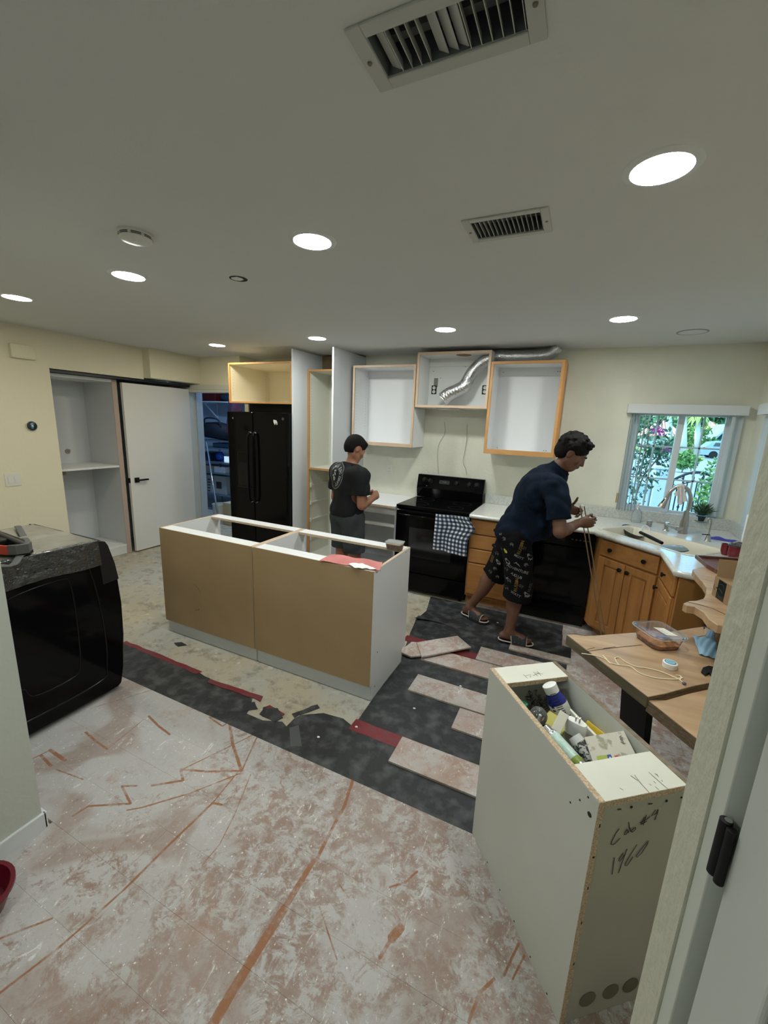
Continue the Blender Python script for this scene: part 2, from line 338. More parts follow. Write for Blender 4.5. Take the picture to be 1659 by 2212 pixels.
        mr = N(nt, 'ShaderNodeMapRange'); mr.inputs[1].default_value = 0.0012; mr.inputs[2].default_value = -0.0012; mr.inputs[4].default_value = 0.95; Lk(ad.outputs[0], mr.inputs[0])
        fad = noise(16, 6, .30, .52, .7)[0]; fm = N(nt, 'ShaderNodeMath', operation='MULTIPLY'); Lk(mr.outputs[0], fm.inputs[0]); Lk(fad, fm.inputs[1])
        c = mix(fm.outputs[0], c, (0.30, 0.125, 0.05))
    Lk(c, b.inputs['Base Color'])
    bp = N(nt, 'ShaderNodeBump'); bp.inputs['Strength'].default_value = 0.3; bp.inputs['Distance'].default_value = 0.004; Lk(ft, bp.inputs['Height']); Lk(bp.outputs[0], b.inputs['Normal'])
    return m
plank_m = dusty('dusty_laminate', (0.285, 0.19, 0.15), (0.35, 0.26, 0.22), (0.53, 0.535, 0.53), True, 0.012)
loose_m = dusty('dusty_loose_laminate', (0.40, 0.26, 0.20), (0.42, 0.33, 0.285), (0.54, 0.53, 0.515), False, 0.02)

# ------------------------------------------------------------------ shell
XL, XR, YB, H = -4.76, 1.27, 4.39, 2.44
floor = struct('floor', MB().box(-7.6, 1.5, -1.7, 4.6, -0.12, 0), conc_m)
# ceiling with the two vent openings left out
V1 = (-0.477, -0.185, 0.86, 0.965); V2 = (-0.469, -0.222, 1.672, 1.818)
mb = MB(); xs = sorted([-5.5, 1.4, V1[0], V1[1], V2[0], V2[1]]); ys = sorted([-1.7, 4.54, V1[2], V1[3], V2[2], V2[3]])
for i in range(5):
    for j in range(5):
        cx_, cy_ = (xs[i] + xs[i + 1]) / 2, (ys[j] + ys[j + 1]) / 2
        if not any(v[0] < cx_ < v[1] and v[2] < cy_ < v[3] for v in (V1, V2)): mb.box(xs[i], xs[i + 1], ys[j], ys[j + 1], H, H + 0.12)
struct('ceiling', mb, ceil_m)
# left wall: near part, header above the pantry opening, thicker soffit towards the door
mb = MB().box(XL - .12, XL, .69, 2.42, 0, H).box(XL - .12, XL, 2.42, 3.40, 2.093, H).box(XL - .12, -4.64, 3.40, 4.10, 2.11, H)
struct('wall_left', mb, wall_m)
# alcove behind the pantry opening
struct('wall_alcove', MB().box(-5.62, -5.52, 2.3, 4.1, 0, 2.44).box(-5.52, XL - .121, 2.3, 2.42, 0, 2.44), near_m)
# wall with the garage door: header and the narrow piece left of the opening
GY = 4.10
mb = MB().box(-4.64, -3.94, GY, GY + .13, 2.035, H).box(-5.52, -4.95, GY, GY + .13, 0, H).box(-4.95, -4.64, GY, GY + .13, 2.035, H)
struct('wall_garage', mb, wall_m)
struct('wall_recess', MB().box(-4.0, -3.94, GY + .13, YB, 0, H), wall_m)
# back wall around the window
WX0, WX1, WZ0, WZ1 = 0.40, 1.16, 0.955, 1.90
mb = MB().box(-3.94, WX0, YB, YB + .15, 0, H).box(WX1, 1.4, YB, YB + .15, 0, H).box(WX0, WX1, YB, YB + .15, 0, WZ0).box(WX0, WX1, YB, YB + .15, WZ1, H)
struct('wall_back', mb, backwall_m)
# right wall with its own window
RY0, RY1 = 3.05, 4.12
mb = MB().box(XR, XR + .13, .69, RY0, 0, H).box(XR, XR + .13, RY1, YB, 0, H).box(XR, XR + .13, RY0, RY1, 0, WZ0).box(XR, XR + .13, RY0, RY1, WZ1, H)
struct('wall_right', mb, backwall_m)
# the passage the camera stands in
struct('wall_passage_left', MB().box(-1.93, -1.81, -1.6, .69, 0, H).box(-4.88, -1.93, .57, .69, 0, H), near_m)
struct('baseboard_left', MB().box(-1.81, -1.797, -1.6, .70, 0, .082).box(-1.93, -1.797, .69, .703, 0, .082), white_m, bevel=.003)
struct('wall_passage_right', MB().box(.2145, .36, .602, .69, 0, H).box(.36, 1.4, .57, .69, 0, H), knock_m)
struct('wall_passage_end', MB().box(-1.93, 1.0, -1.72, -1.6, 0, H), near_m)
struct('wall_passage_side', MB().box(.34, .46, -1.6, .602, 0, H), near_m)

# door frame and half-open white door at the right edge of the view
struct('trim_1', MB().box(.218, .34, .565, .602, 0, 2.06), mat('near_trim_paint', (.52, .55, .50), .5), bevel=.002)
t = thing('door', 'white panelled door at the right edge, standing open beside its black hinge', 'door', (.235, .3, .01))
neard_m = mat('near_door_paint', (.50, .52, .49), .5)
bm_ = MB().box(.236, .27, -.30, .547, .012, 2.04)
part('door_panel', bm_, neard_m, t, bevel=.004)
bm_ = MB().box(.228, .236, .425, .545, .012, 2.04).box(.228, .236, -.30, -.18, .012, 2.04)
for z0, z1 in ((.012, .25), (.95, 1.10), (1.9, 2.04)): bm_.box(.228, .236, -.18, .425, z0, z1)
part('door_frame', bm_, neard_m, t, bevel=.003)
hp = at(1560, 1775, 0, .214); hz = hp.z
for k, z1 in enumerate((hz, hz + .62, .25)):
    hb = part('hinge', MB().cyl((.2195, .5575, z1 - .080), (.2195, .5575, z1), .0068, 16), blackmat_m, t, smooth=True)
    part('hinge_knuckle', MB().cyl((.2225, .5465, z1 - .081), (.2225, .5465, z1 - .002), .0055, 12), blackmat_m, hb, smooth=True)
    part('hinge_pin', MB().cyl((.2215, .5575, z1 - .001), (.2215, .5575, z1 + .0012), .0042, 14), chrome_m, hb, smooth=True)

# baseboard-less laminate: rows of planks
def plank(x0, x1, y0, y1, top=.012, m=plank_m, par=None, nm='plank'):
    return part(nm, MB().box(x0, x1, y0, y1, .0005, top), m, par or floor)
y1 = 1.477; r = 0
while y1 > -1.5:
    y0 = y1 - .19; xa = -4.74 if y0 > .69 else -1.80; xe = 1.26
    if y1 > .69 > y0: xa = -1.80
    x = xa - ((r * .47) % 1.2)
    if y0 < .69: xe = .212
    while x < xe:
        a, b_ = max(x, xa), min(x + 1.2, xe)
        if b_ - a > .02: plank(a + .0003, b_ - .0003, y0 + .0003, y1 - .0003, .012 + rng.uniform(-.0002, .0002))
        x += 1.2
    y1 = y0; r += 1
rows = [(1.477, 1.66, .30), (1.66, 1.85, -.05), (1.85, 2.04, .25), (2.04, 2.235, -.05), (2.235, 2.43, -.05), (2.43, 2.62, .1), (2.62, 2.81, -.1), (2.81, 3.0, .10), (3.0, 3.19, .12), (3.19, 3.38, .145), (3.38, 3.57, .075), (3.57, 3.76, .07)]
for k, (a, b_, xs_) in enumerate(rows):
    x = xs_; e = xs_ + .45 + .35 * ((k * 2) % 3) / 2
    while x < 1.26:
        plank(x + .0006, min(e, 1.26) - .0006, a + .0006, b_ - .0006); x = e; e += 1.2
plank(-.822, .08, 3.765, 3.87); plank(.081, 1.2, 3.765, 3.87)

# underlay and tape
def ragged(pts, amp=.008, step=.05, open_=False):
    out = []
    for i in range(len(pts) - open_):
        a, b_ = Vector(pts[i]), Vector(pts[(i + 1) % len(pts)]); n = max(1, int((b_ - a).length / step))
        for k in range(n): p = a.lerp(b_, k / n); out.append((p.x + rng.normal(0, amp) * (k > 0), p.y + rng.normal(0, amp) * (k > 0)))
    return out
far = ragged([(-1.568, 1.60), (-1.634, 1.717), (-1.97, 1.725), (-2.128, 1.755), (-2.91, 1.755), (-4.6, 1.76)], .006, .05, True)
far = [p for p in far if p[1] > 1.52 and p[0] > -4.61]
u1 = tag(part('underlay_sheet', MB().prism([(-4.6, 1.48), (-1.30, 1.48), (-1.30, 1.625), (-1.343, 1.644), (-1.45, 1.60)] + far + [(-4.6, 1.76)], .0006, .0030), foam_m),
         'dusty black underlay strip running left towards the washing machine', 'underlay')
edge = ragged([(-.962, 1.79), (-.975, 2.03), (-.99, 2.60), (-1.075, 2.95), (-1.12, 3.21), (-1.10, 3.43), (-1.176, 3.765)], .004, .08)[:-7]
u2 = tag(part('underlay_sheet', MB().prism([(.30, 1.48), (.30, 3.765)] + [(-1.17, 3.76), (-1.10, 3.43), (-1.12, 3.21), (-1.075, 2.95), (-1.0, 2.60), (-.982, 2.3), (-.975, 2.03), (-.965, 1.80), (-1.05, 1.83), (-1.176, 1.815), (-1.284, 1.74), (-1.30, 1.69), (-1.30, 1.48)], .0006, .0030), foam_m),
         'wide dusty black underlay under the loose floor planks', 'underlay')
for args in (((-.981, -.60, 1.772, 1.862), 'wide red tape band across the black underlay near the front plank', .0033), ((-1.086, -.50, 2.83, 2.92), 'red tape band passing under the tilted plank pieces', .0033)):
    (a, b_, c_, d_), lb, z = args
    tag(part('tape_strip', MB().prism(ragged([(a, c_), (b_, c_), (b_, d_), (a, d_)], .0015, .06), z, z + .0006), red_m), lb, 'tape')
tag(part('tape_strip', MB().prism(ragged([(-2.93, 1.742), (-2.14, 1.735), (-2.12, 1.772), (-2.93, 1.780)], .003, .05), .0032, .0038), red_m), 'long thin red tape edge beside the washing machine', 'tape')
tag(part('tape_strip', MB().prism(ragged([(-2.0, 1.70), (-1.57, 1.718), (-1.59, 1.762), (-2.01, 1.736)], .003, .05), .0032, .0070), red_m), 'curled red tape piece on the concrete before the island', 'tape')
tag(part('tape_strip', MB().prism(ragged([(-1.52, 1.68), (-1.38, 1.66), (-1.37, 1.70), (-1.50, 1.72)], .003, .05), .0036, .0050), red_m), 'short torn red tape scrap right of the curled piece', 'tape')
scraps = [([(-1.66, 1.62), (-1.60, 1.60), (-1.54, 1.66), (-1.60, 1.70)], 'small torn square of black underlay on the concrete by the strip'),
          ([(-1.50, 1.63), (-1.38, 1.62), (-1.36, 1.67), (-1.44, 1.72), (-1.52, 1.69)], 'torn black underlay flap next to the short red scrap'),
          ([(-1.335, 1.72), (-1.30, 1.70), (-1.22, 1.84), (-1.25, 1.86)], 'narrow black underlay sliver on the concrete below the island'),
          ([(-2.60, 1.93), (-2.53, 1.91), (-2.49, 1.955), (-2.56, 1.965)], 'tiny black underlay chip at the left foot of the island')]
for p, lb in scraps: tag(part('underlay_scrap', MB().prism(ragged(p, .004, .03), .0032, .0052), foam_m), lb, 'scrap', 'torn underlay scraps')
t_ = part('tape_patch', MB().prism([(p.x, p.y) for p in (at(625, 1572, 2, .004), at(645, 1566, 2, .004), at(652, 1612, 2, .004), at(628, 1612, 2, .004))], .0032, .0038), mat('dull_tape', (.09, .095, .095), .3)); tag(t_, 'dull clear tape patch across the black underlay', 'tape')
# curled flap of underlay by the far shoe
fl = [at(u, v, 2, .006) for u, v in ((905, 1325), (900, 1338), (940, 1346), (975, 1342), (995, 1335))]
tag(part('underlay_flap', MB().grid(lambda a, b_: (-1.13 + .36 * a, 3.20 + .10 * b_ + .05 * math.sin(a * 2.4), .0035 + .020 * (1 - b_) ** 2 * (1 - a)), 14, 5, .002), foam_m, smooth=True), 'curled black underlay flap left of the man in navy', 'underlay')

# loose planks
def loose(poly, z0, lb, tilt=None):
    o = thing('loose_plank', lb, 'plank', (sum(p[0] for p in poly) / len(poly), sum(p[1] for p in poly) / len(poly), z0), 'loose floor planks')
    part('plank_board', MB().prism(poly, z0 + .002, z0 + .012), loose_m, o, bevel=.0008, seg=1)
    part('plank_core', MB().prism([(p[0] * .995 + o.location.x * .005, p[1] * .995 + o.location.y * .005) for p in poly], z0, z0 + .002), chip_m, o)
    if tilt: o.rotation_euler = tilt
    return o
def rect(a, b_, c_, d_): return [(a, c_), (b_, c_), (b_, d_), (a, d_)]
loose(rect(-.682, -.08, 1.661, 1.850), .0032, 'loose dusty plank nearest the camera, left of the tall cream box')
loose(rect(-.81, -.08, 2.248, 2.438), .0032, 'loose dusty plank in the middle, second from the camera')
loose(rect(-.46, -.08, 2.045, 2.235), .0032, 'shorter loose plank butted under the middle plank')
loose(rect(-.86, -.13, 2.625, 2.81), .0032, 'loose plank lying under the tilted broken pieces')
loose(rect(-.50, .09, 2.825, 3.02), .0032, 'loose plank to the right of the tilted piece, before the rear slide shoe')
loose(rect(-.30, .135, 3.10, 3.185), .0032, 'loose plank end directly under the near slide shoe')
def yaw_rect(cx_, cy_, L, w, a):
    c_, s_ = math.cos(a), math.sin(a); return [(cx_ + c_ * i * L / 2 - s_ * j * w / 2, cy_ + s_ * i * L / 2 + c_ * j * w / 2) for i, j in ((-1, -1), (1, -1), (1, 1), (-1, 1))]
loose([(-1.0, 2.80), (-1.03, 2.62), (-.93, 2.60), (-.80, 2.70), (-.86, 2.84)], .0155, 'broken plank stub with a snapped yellow end by the island corner')
loose([(-.955, 2.79), (-.850, 2.615), (-.56, 2.93), (-.70, 3.05)], .0282, 'short plank lying askew on top of the others')
for k, (u, v) in enumerate(((688, 1592), (895, 1530), (770, 1570), (995, 1482), (1075, 1345), (1108, 1342))):
    p = at(u, v, 2, .0065); tag(part('plaster_crumb', MB().ball(p, .007, 7, 5, (1.3, 1, .55)), mat('plaster', (0.8, 0.8, 0.78), 0.9)), 'white plaster crumb ' + ('left of the front tape band', 'between the middle and front loose planks', 'on the underlay just past the front tape band', 'near the tip of the middle loose plank', 'on the underlay between the two slide shoes', 'on the underlay ahead of the near slide shoe')[k], 'crumb', 'white crumbs on the underlay')
# ------------------------------------------------------------------ ceiling fittings
lens = emission('lamp_lens', (0.95, 1.0, 0.96), LAMP); lensw = emission('lamp_lens_warm', (1.0, 0.90, 0.66), LAMP * .8)
LP = [(.112, 1.538, 'largest lit recessed lamp, right of the small vent', 0), (-1.124, 1.611, 'lit recessed lamp in the middle of the near row', 0), (-2.363, 1.645, 'lit recessed lamp beside the smoke alarm', 0),
      (-3.601, 1.688, 'warm recessed lamp at the far left edge', 1), (-3.611, 3.441, 'warm recessed lamp above the garage doorway', 1), (-2.30, 3.378, 'lit recessed lamp above the tall white panels', 0),
      (-1.064, 3.322, 'lit recessed lamp above the stove', 0), (.158, 3.310, 'lit recessed lamp above the man in navy', 0), (-1.0, -.55, 'recessed lamp over the passage', 0)]
for x, y, lb, w in LP:
    t = thing('recessed_lamp', lb, 'ceiling lamp', (x, y, H), 'recessed ceiling lamps')
    part('trim_ring', MB().lathe([(.079, -.0005), (.079, -.006), (.094, -.004), (.101, -.0005)], (x, y, H), caps=False, n=40), white_m, t, smooth=True)
    part('lens', MB().lathe([(.0785, -.0055), (.0785, -.0005)], (x, y, H), n=40), lensw if w else lens, t)
t = thing('ceiling_speaker', 'unlit round flush ceiling fitting near the window', 'ceiling fitting', (.64, 3.844, H))
part('rim', MB().lathe([(.088, -.0005), (.088, -.004), (.098, -.003), (.100, -.0005)], (.64, 3.844, H), caps=False, n=40), mat('grey_rim', (0.30, 0.31, 0.31), 0.6), t, smooth=True)
part('cover', MB().lathe([(.087, -.003), (.087, -.0005)], (.64, 3.844, H), n=40), ceil_m, t)
t = thing('junction_cover', 'small dark round hole with a loose white cover in the ceiling', 'ceiling fitting', (-1.797, 1.882, H))
part('hole', MB().lathe([(.048, -.001), (.048, -.0003)], (-1.797, 1.882, H), n=24), hole_m, t)
part('cover_plate', MB().prism([(-1.797 + a, 1.882 + b_) for a, b_ in ((-.033, -.018), (-.018, -.036), (.018, -.032), (.030, -.006), (.022, .016), (-.006, .022), (-.028, .010))], H - .004, H - .0012), white_m, t)
# smoke alarm
t = thing('smoke_alarm', 'white round smoke alarm on the ceiling at left', 'smoke alarm', (-1.797, 1.296, H))
c_ = (-1.797, 1.296, H)
part('alarm_body', MB().lathe([(.066, -.0005), (.066, -.010), (.062, -.013), (.063, -.026), (.056, -.032), (.02, -.036), (.001, -.036)], c_, n=44, caps=False), mat('alarm_plastic', (0.66, 0.66, 0.60), 0.4), t, smooth=True)
for k in range(8):
    a = k * math.pi / 4 + .2; ss = MB()
    for z in (-.016, -.0215):
        ss.add([(c_[0] + math.cos(a + d) * .0638, c_[1] + math.sin(a + d) * .0638, H + z + dz) for dz in (0, .003) for d in (-.3, -.15, 0, .15, .3)], [(i, i + 1, i + 6, i + 5) for i in range(4)])
    part('slot', ss, hole_m, t)
part('test_button', MB().lathe([(.010, -.0365), (.010, -.038), (.001, -.0385)], (c_[0] + .01, c_[1] - .01, H), n=20, caps=False), white_m, t)
# vents
ventm = mat('vent_enamel', (0.50, 0.51, 0.48), 0.45); duct_m = mat('vent_duct', (0.10, 0.11, 0.115), 0.8)
def vent(v, fr, lb, n, alt):
    x0, x1, y0, y1 = v; t = thing('air_vent', lb, 'vent', ((x0 + x1) / 2, (y0 + y1) / 2, H))
    m = MB()
    X0, X1, Y0, Y1 = x0 - fr, x1 + fr, y0 - fr * .9, y1 + fr * .9
    for a, b_, c1, d1 in ((X0, x0, Y0, Y1), (x1, X1, Y0, Y1), (x0, x1, Y0, y0), (x0, x1, y1, Y1)): m.box(a, b_, c1, d1, H - .006, H - .0003)
    part('vent_frame', m, ventm, t, bevel=.002)
    part('duct_box', MB().box(x0, x0 + .002, y0, y1, H, H + .09).box(x1 - .002, x1, y0, y1, H, H + .09).box(x0, x1, y0, y0 + .002, H, H + .09).box(x0, x1, y1 - .002, y1, H, H + .09).box(x0, x1, y0, y1, H + .088, H + .09), duct_m, t)
    for k in range(n):
        x = x0 + (k + .6) * (x1 - x0) / n; a = math.radians((62 if (alt and k in (0, 5, 6, 7)) else 12) * (1 if k % 2 else 1)); dx, dz = .011 * math.sin(a), .011 * math.cos(a)
        part('vent_slat', MB().obox((x + dx, (y0 + y1) / 2, H + .009), (.0016, y1 - y0 - .004, .024), (math.cos(a), 0, math.sin(a)), (0, 1, 0)), ventm, t)
    m = MB()
    for k in range(7): m.cyl((x0 + (k + .8) * (x1 - x0) / 7.5, y1 - .003, H + .02), (x0 + (k + .8) * (x1 - x0) / 7.5, y1 - .0045, H + .02), .004, 8)
    part('damper_blade', MB().box(x0 + .004, x1 - .004, y0 + .03, y1 - .02, H + .040, H + .042).box(x0 + .004, x1 - .004, y0 + .055, y0 + .060, H + .030, H + .040), mat('damper', (.16, .17, .17), .6), t)
    for x in (X0 + fr * .45, X1 - fr * .45): part('screw', MB().lathe([(.0045, -.0085), (.0052, -.006)], (x, (y0 + y1) / 2, H), n=12), mat('screw_grey', (.22, .2, .16), .4, .6), t)
vent(V1, .032, 'large white ceiling air vent at the top edge', 14, True)
vent(V2, .027, 'smaller white ceiling air vent right of centre', 15, False)
# ------------------------------------------------------------------ cabinets on the back wall
def open_cab(name, lb, x0, x1, yf, yb, z0, z1, inm, edm, outm, ew=.018, et=.019, holes=True, group=None, bottom_edge=None, cat_='cabinet'):
    t = thing(name, lb, cat_, ((x0 + x1) / 2, yb, z0), group); k = .017; y = yf + et
    for a in (x0, x1 - k): part('side_panel', MB().box(a, a + k, y, yb, z0, z1), outm if False else inm, t)
    part('top_panel', MB().box(x0 + k, x1 - k, y, yb - .006, z1 - k, z1), inm, t)
    part('bottom_panel', MB().box(x0 + k, x1 - k, y, yb - .006, z0, z0 + k), inm, t)
    part('back_panel', MB().box(x0 + k, x1 - k, yb - .006, yb, z0, z1), inm, t)
    part('hanging_rail', MB().box(x0 + k, x1 - k, yb - .022, yb - .006, z1 - k - .075, z1 - k), inm, t)
    be = bottom_edge or ew
    m = MB().box(x0, x1, yf, y, z1 - ew, z1).box(x0, x1, yf, y, z0, z0 + be).box(x0, x0 + ew, yf, y, z0 + be, z1 - ew).box(x1 - ew, x1, yf, y, z0 + be, z1 - ew)
    part('edge_frame', m, edm, t, bevel=.001)
    if holes:
        m = MB()
        for yy in (yf + .055, yb - .07):
            z = z0 + .10
            while z < z1 - .08:
                for xx, s in ((x0 + k, 1), (x1 - k, -1)): m.cyl((xx, yy, z), (xx + s * .0008, yy, z), .0026, 6)
                z += .032
        o = part('pin_holes', m, hole_m, t); o['kind'] = 'stuff'
    return t
def dots(t, pts, nx=0, ny=-1, r=.004):
    m = MB()
    for x, y, z in pts: m.cyl((x, y, z), (x + nx * .001, y + ny * .001, z), r, 8)
    part('screw_heads', m, hole_m, t)
P1x, P2x = -2.84, -2.32
open_cab('fridge_top_cabinet', 'cream open cabinet with orange oak edges above the black fridge', -3.732, P1x - .002, 3.70, YB - .004, 1.858, 2.297, cream_m, oakedge_m, cream_m)
tp = thing('white_partition', 'tall white panel standing against the right side of the fridge', 'partition', (P1x + .009, 4.0, 0))
part('panel_board', MB().box(P1x, P1x + .019, 3.70, YB - .004, 0.013, 2.42), mela2_m, tp, bevel=.001); part('panel_edge', MB().box(P1x, P1x + .019, 3.699, 3.70, 0.013, 2.42), mela_m, tp, label='bright white edge band')
tp2 = dup(tp, (P2x - .0095, 4.0, 0), 'tall white panel behind the man in the black T-shirt')
# tall oven cabinet between the panels
tx0, tx1, ty = P1x + .021, P2x - .021, 3.955
t = thing('tall_cabinet', 'tall narrow ivory cabinet with oak edges and drawer slides between two panels', 'cabinet', ((tx0 + tx1) / 2, YB, 0))
yb = YB - .004
for a in (tx0, tx1 - .017): part('side_panel', MB().box(a, a + .017, ty + .019, yb, .013, 2.244), ivory_m, t)
part('back_panel', MB().box(tx0 + .017, tx1 - .017, yb - .006, yb, .1, 2.244), ivory_m, t)
for z, nm in ((2.227, 'top_panel'), (1.145, 'fixed_shelf'), (.10, 'bottom_panel')): part(nm, MB().box(tx0 + .017, tx1 - .017, ty + .019, yb - .006, z, z + .017), ivory_m, t)
part('edge_frame', MB().box(tx0, tx0 + .022, ty, ty + .019, .013, 2.244).box(tx1 - .022, tx1, ty, ty + .019, .013, 2.244).box(tx0 + .022, tx1 - .022, ty, ty + .019, 2.224, 2.244).box(tx0 + .022, tx1 - .022, ty, ty + .019, 1.143, 1.165), oakedge_m, t, bevel=.001)
for z in (.95, .74, .53, .30):
    for x, s in ((tx0 + .017, 1), (tx1 - .017, -1)):
        part('drawer_slide', MB().box(min(x, x + s * .012), max(x, x + s * .012), ty + .03, yb - .03, z, z + .014).box(min(x, x + s * .02), max(x, x + s * .02), ty + .022, ty + .05, z - .018, z + .03), mat('slide_white', (.78, .78, .72), .4), t)
m = MB()
for z in np.arange(1.25, 2.16, .032):
    for xx, s in ((tx0 + .017, 1), (tx1 - .017, -1)): m.cyl((xx, ty + .055, z), (xx + s * .0008, ty + .055, z), .0026, 6)
o = part('pin_holes', m, hole_m, t); o['kind'] = 'stuff'
# brown board above the tall cabinet
tag(part('filler_board', MB().box(tx0, tx1, 4.25, 4.265, 2.246, 2.425), mat('filler', (.20, .14, .08), .7)), 'brown filler board in the dark gap above the tall cabinet', 'board')

open_cab('wall_cabinet', 'white open wall cabinet with pale oak edges left of the stove', -2.29, -1.572, 4.04, YB - .003, 1.462, 2.288, mela_m, pale_m, mela_m, ew=.022, bottom_edge=.036)
hc = open_cab('hood_cabinet', 'short white open cabinet at the ceiling, holding the silver duct', -1.562, -.834, 4.04, YB - .003, 1.872, 2.398, mat('hood_white', (.76, .77, .75), .45), pale_m, mela_m, ew=.024, holes=False)
rc = open_cab('wall_cabinet', 'white open wall cabinet with orange oak frame above the man in navy', -.830, -.200, 4.04, YB - .003, 1.456, 2.297, mela_m, oakedge_m, mela_m, ew=.024, holes=False, bottom_edge=.045)
part('oak_side', MB().box(-.200, -.183, 4.04, YB - .003, 1.456, 2.297), oakv_m, rc)
dots(rc, [(-.77, 4.386 - .021, 2.24), (-.27, 4.386 - .021, 2.24), (-.25, 4.365, 2.24), (-.76, 4.379, 1.50), (-.29, 4.379, 1.50), (-.31, 4.379, 1.50)])
dots(hc, [(-1.5, 4.379, 2.26), (-1.16, 4.379, 2.30), (-1.42, 4.379, 2.19)])
part('knockout_hole', MB().box(-1.49, -1.445, 4.3785, 4.3795, 2.10, 2.19), mat('knock', (.25, .25, .22), .9), hc)
m = MB(); m.lathe([(.075, 2.3805), (.075, 2.3808)], (-1.13, 4.17, 0), n=24); part('duct_hole', m, mat('raw_hole', (.30, .18, .08), .9), hc)
def outlet(x, z, lb, dark=True, y=4.384, n=(0, -1)):
    t = thing('wall_outlet', lb, 'outlet', (x, y, z), 'wall outlets')
    if dark: part('cutout', MB().box(x - .028, x + .028, y - .002, y, z - .045, z + .045), hole_m, t)
    else: part('cover_plate', MB().box(x - .035, x + .035, y - .005, y, z - .057, z + .057), ivory_m, t, bevel=.002)
    m = MB()
    for dz in (-.02, .02): m.cyl((x, y - .001, z + dz), (x, y - (.009 if dark else .0075), z + dz), .0165, 18)
    b = part('receptacle', m, ivory_m, t)
    m = MB(); yy = y - (.0095 if dark else .008)
    for dz in (-.02, .02):
        for dx in (-.006, .006): m.box(x + dx - .001, x + dx + .001, yy, yy + .001, z + dz - .003, z + dz + .006)
    part('slots', m, hole_m, b)
    return t
p = at(937, 842, 1, 4.37); outlet(p.x, p.z, 'bare outlet inside the hood cabinet, at its left', y=4.380)
p = at(1049, 842, 1, 4.37); outlet(p.x - .01, p.z, 'bare outlet inside the hood cabinet, half hidden at its right edge', y=4.380)
outlet(-1.968, 1.17, 'covered outlet on the wall above the white worktop, right of the man in black', False, y=4.389)
# flexible duct
pts = [at(u, v, 1, y) for u, v, y in ((958, 862, 4.19), (972, 851, 4.19), (990, 842, 4.19), (1004, 833, 4.2), (1012, 818, 4.21), (1022, 802, 4.21), (1038, 786, 4.22), (1056, 776, 4.22))]
pts += [Vector((x, 4.22, z)) for x, z in ((-.80, 2.368), (-.70, 2.363), (-.60, 2.362), (-.48, 2.362), (-.38, 2.368), (-.32, 2.40), (-.29, 2.436))]
def spline(P, n):
    P = [Vector(p) for p in P]; out = []
    for i in range(len(P) - 1):
        a, b_, c, d = P[max(i - 1, 0)], P[i], P[i + 1], P[min(i + 2, len(P) - 1)]
        for k in range(n):
            t = k / n; out.append(.5 * ((2 * b_) + (c - a) * t + (2 * a - 5 * b_ + 4 * c - d) * t * t + (3 * b_ - a - 3 * c + d) * t ** 3))
    return out + [P[-1]]
t = thing('duct_hose', 'silver flexible duct bending out of the hood cabinet along the ceiling', 'duct', (-.8, 4.22, 2.3))
sp = spline(pts, 16); L = len(sp)
part('smooth_sleeve', MB().tube(sp[:54], [.072 - .012 * (i / 54) + .0016 * math.sin(i * 1.3) for i in range(54)], 20), foil_m, t, smooth='full')
part('ribbed_hose', MB().tube(sp[50:], [.0585 + (.0045 if i % 2 else -.0045) for i in range(L - 50)], 20), foil_m, t, smooth='full')
part('open_end', MB().cyl(sp[0] - (sp[1] - sp[0]).normalized() * .001, sp[0] - (sp[1] - sp[0]).normalized() * .0005, .068, 20), hole_m, t)
part('tape_band', MB().tube(sp[44:52], .0655, 20, caps=False), foil_m, t, smooth='full')
# hood light plate under the hood cabinet
tag(part('light_plate', MB().box(-1.36, -1.12, 4.12, 4.30, 1.860, 1.871), white_m, bevel=.002), 'thin white plate under the hood cabinet', 'plate')
# low voltage wires on the wall
wire_m = mat('grey_wire', (.42, .42, .38), .5)
for pts_, lb in ((((960, 912), (961, 935), (948, 960), (945, 985), (948, 1024)), 'thin white wire hanging down the wall left of the stove back'), (((1009, 915), (1008, 950), (1003, 980), (1000, 998), (1006, 1013), (1008, 1026)), 'thin grey wire hanging down the wall above the stove knobs')):
    tag(part('hanging_wire', MB().tube(spline([at(u, v, 1, 4.382) for u, v in pts_], 6), .003, 6), wire_m), lb, 'wire')
# ------------------------------------------------------------------ fridge
fx0, fx1, fy, fz = -3.695, -2.848, 3.62, 1.762; sx = -3.315
t = thing('fridge', 'glossy black side-by-side fridge under the cream cabinet', 'fridge', ((fx0 + fx1) / 2, 4.0, 0))
part('fridge_body', MB().box(fx0 + .005, fx1 - .005, 3.70, 4.34, .02, 1.745), blackmat_m, t, bevel=.004)
part('fridge_gap_shade', MB().box(-3.58, fx1 - .005, 3.86, 3.88, 1.746, 1.8575), blackmat_m, t); part('top_hinge_cover', MB().box(fx0 + .01, fx0 + .12, 3.66, 3.80, 1.745, 1.765).box(fx1 - .12, fx1 - .01, 3.66, 3.80, 1.745, 1.765), blackmat_m, t, bevel=.003)  # first part: black sheet put in for the shade in the gap above the fridge
d1 = part('freezer_door', MB().box(fx0, sx - .004, fy, 3.695, .10, fz), black_m, t, bevel=.012, seg=3)
d2 = part('fridge_door', MB().box(sx + .004, fx1, fy, 3.695, .10, fz), black_m, t, bevel=.012, seg=3)
part('kick_grille', MB().box(fx0 + .01, fx1 - .01, 3.66, 3.70, .015, .095), blackmat_m, t)
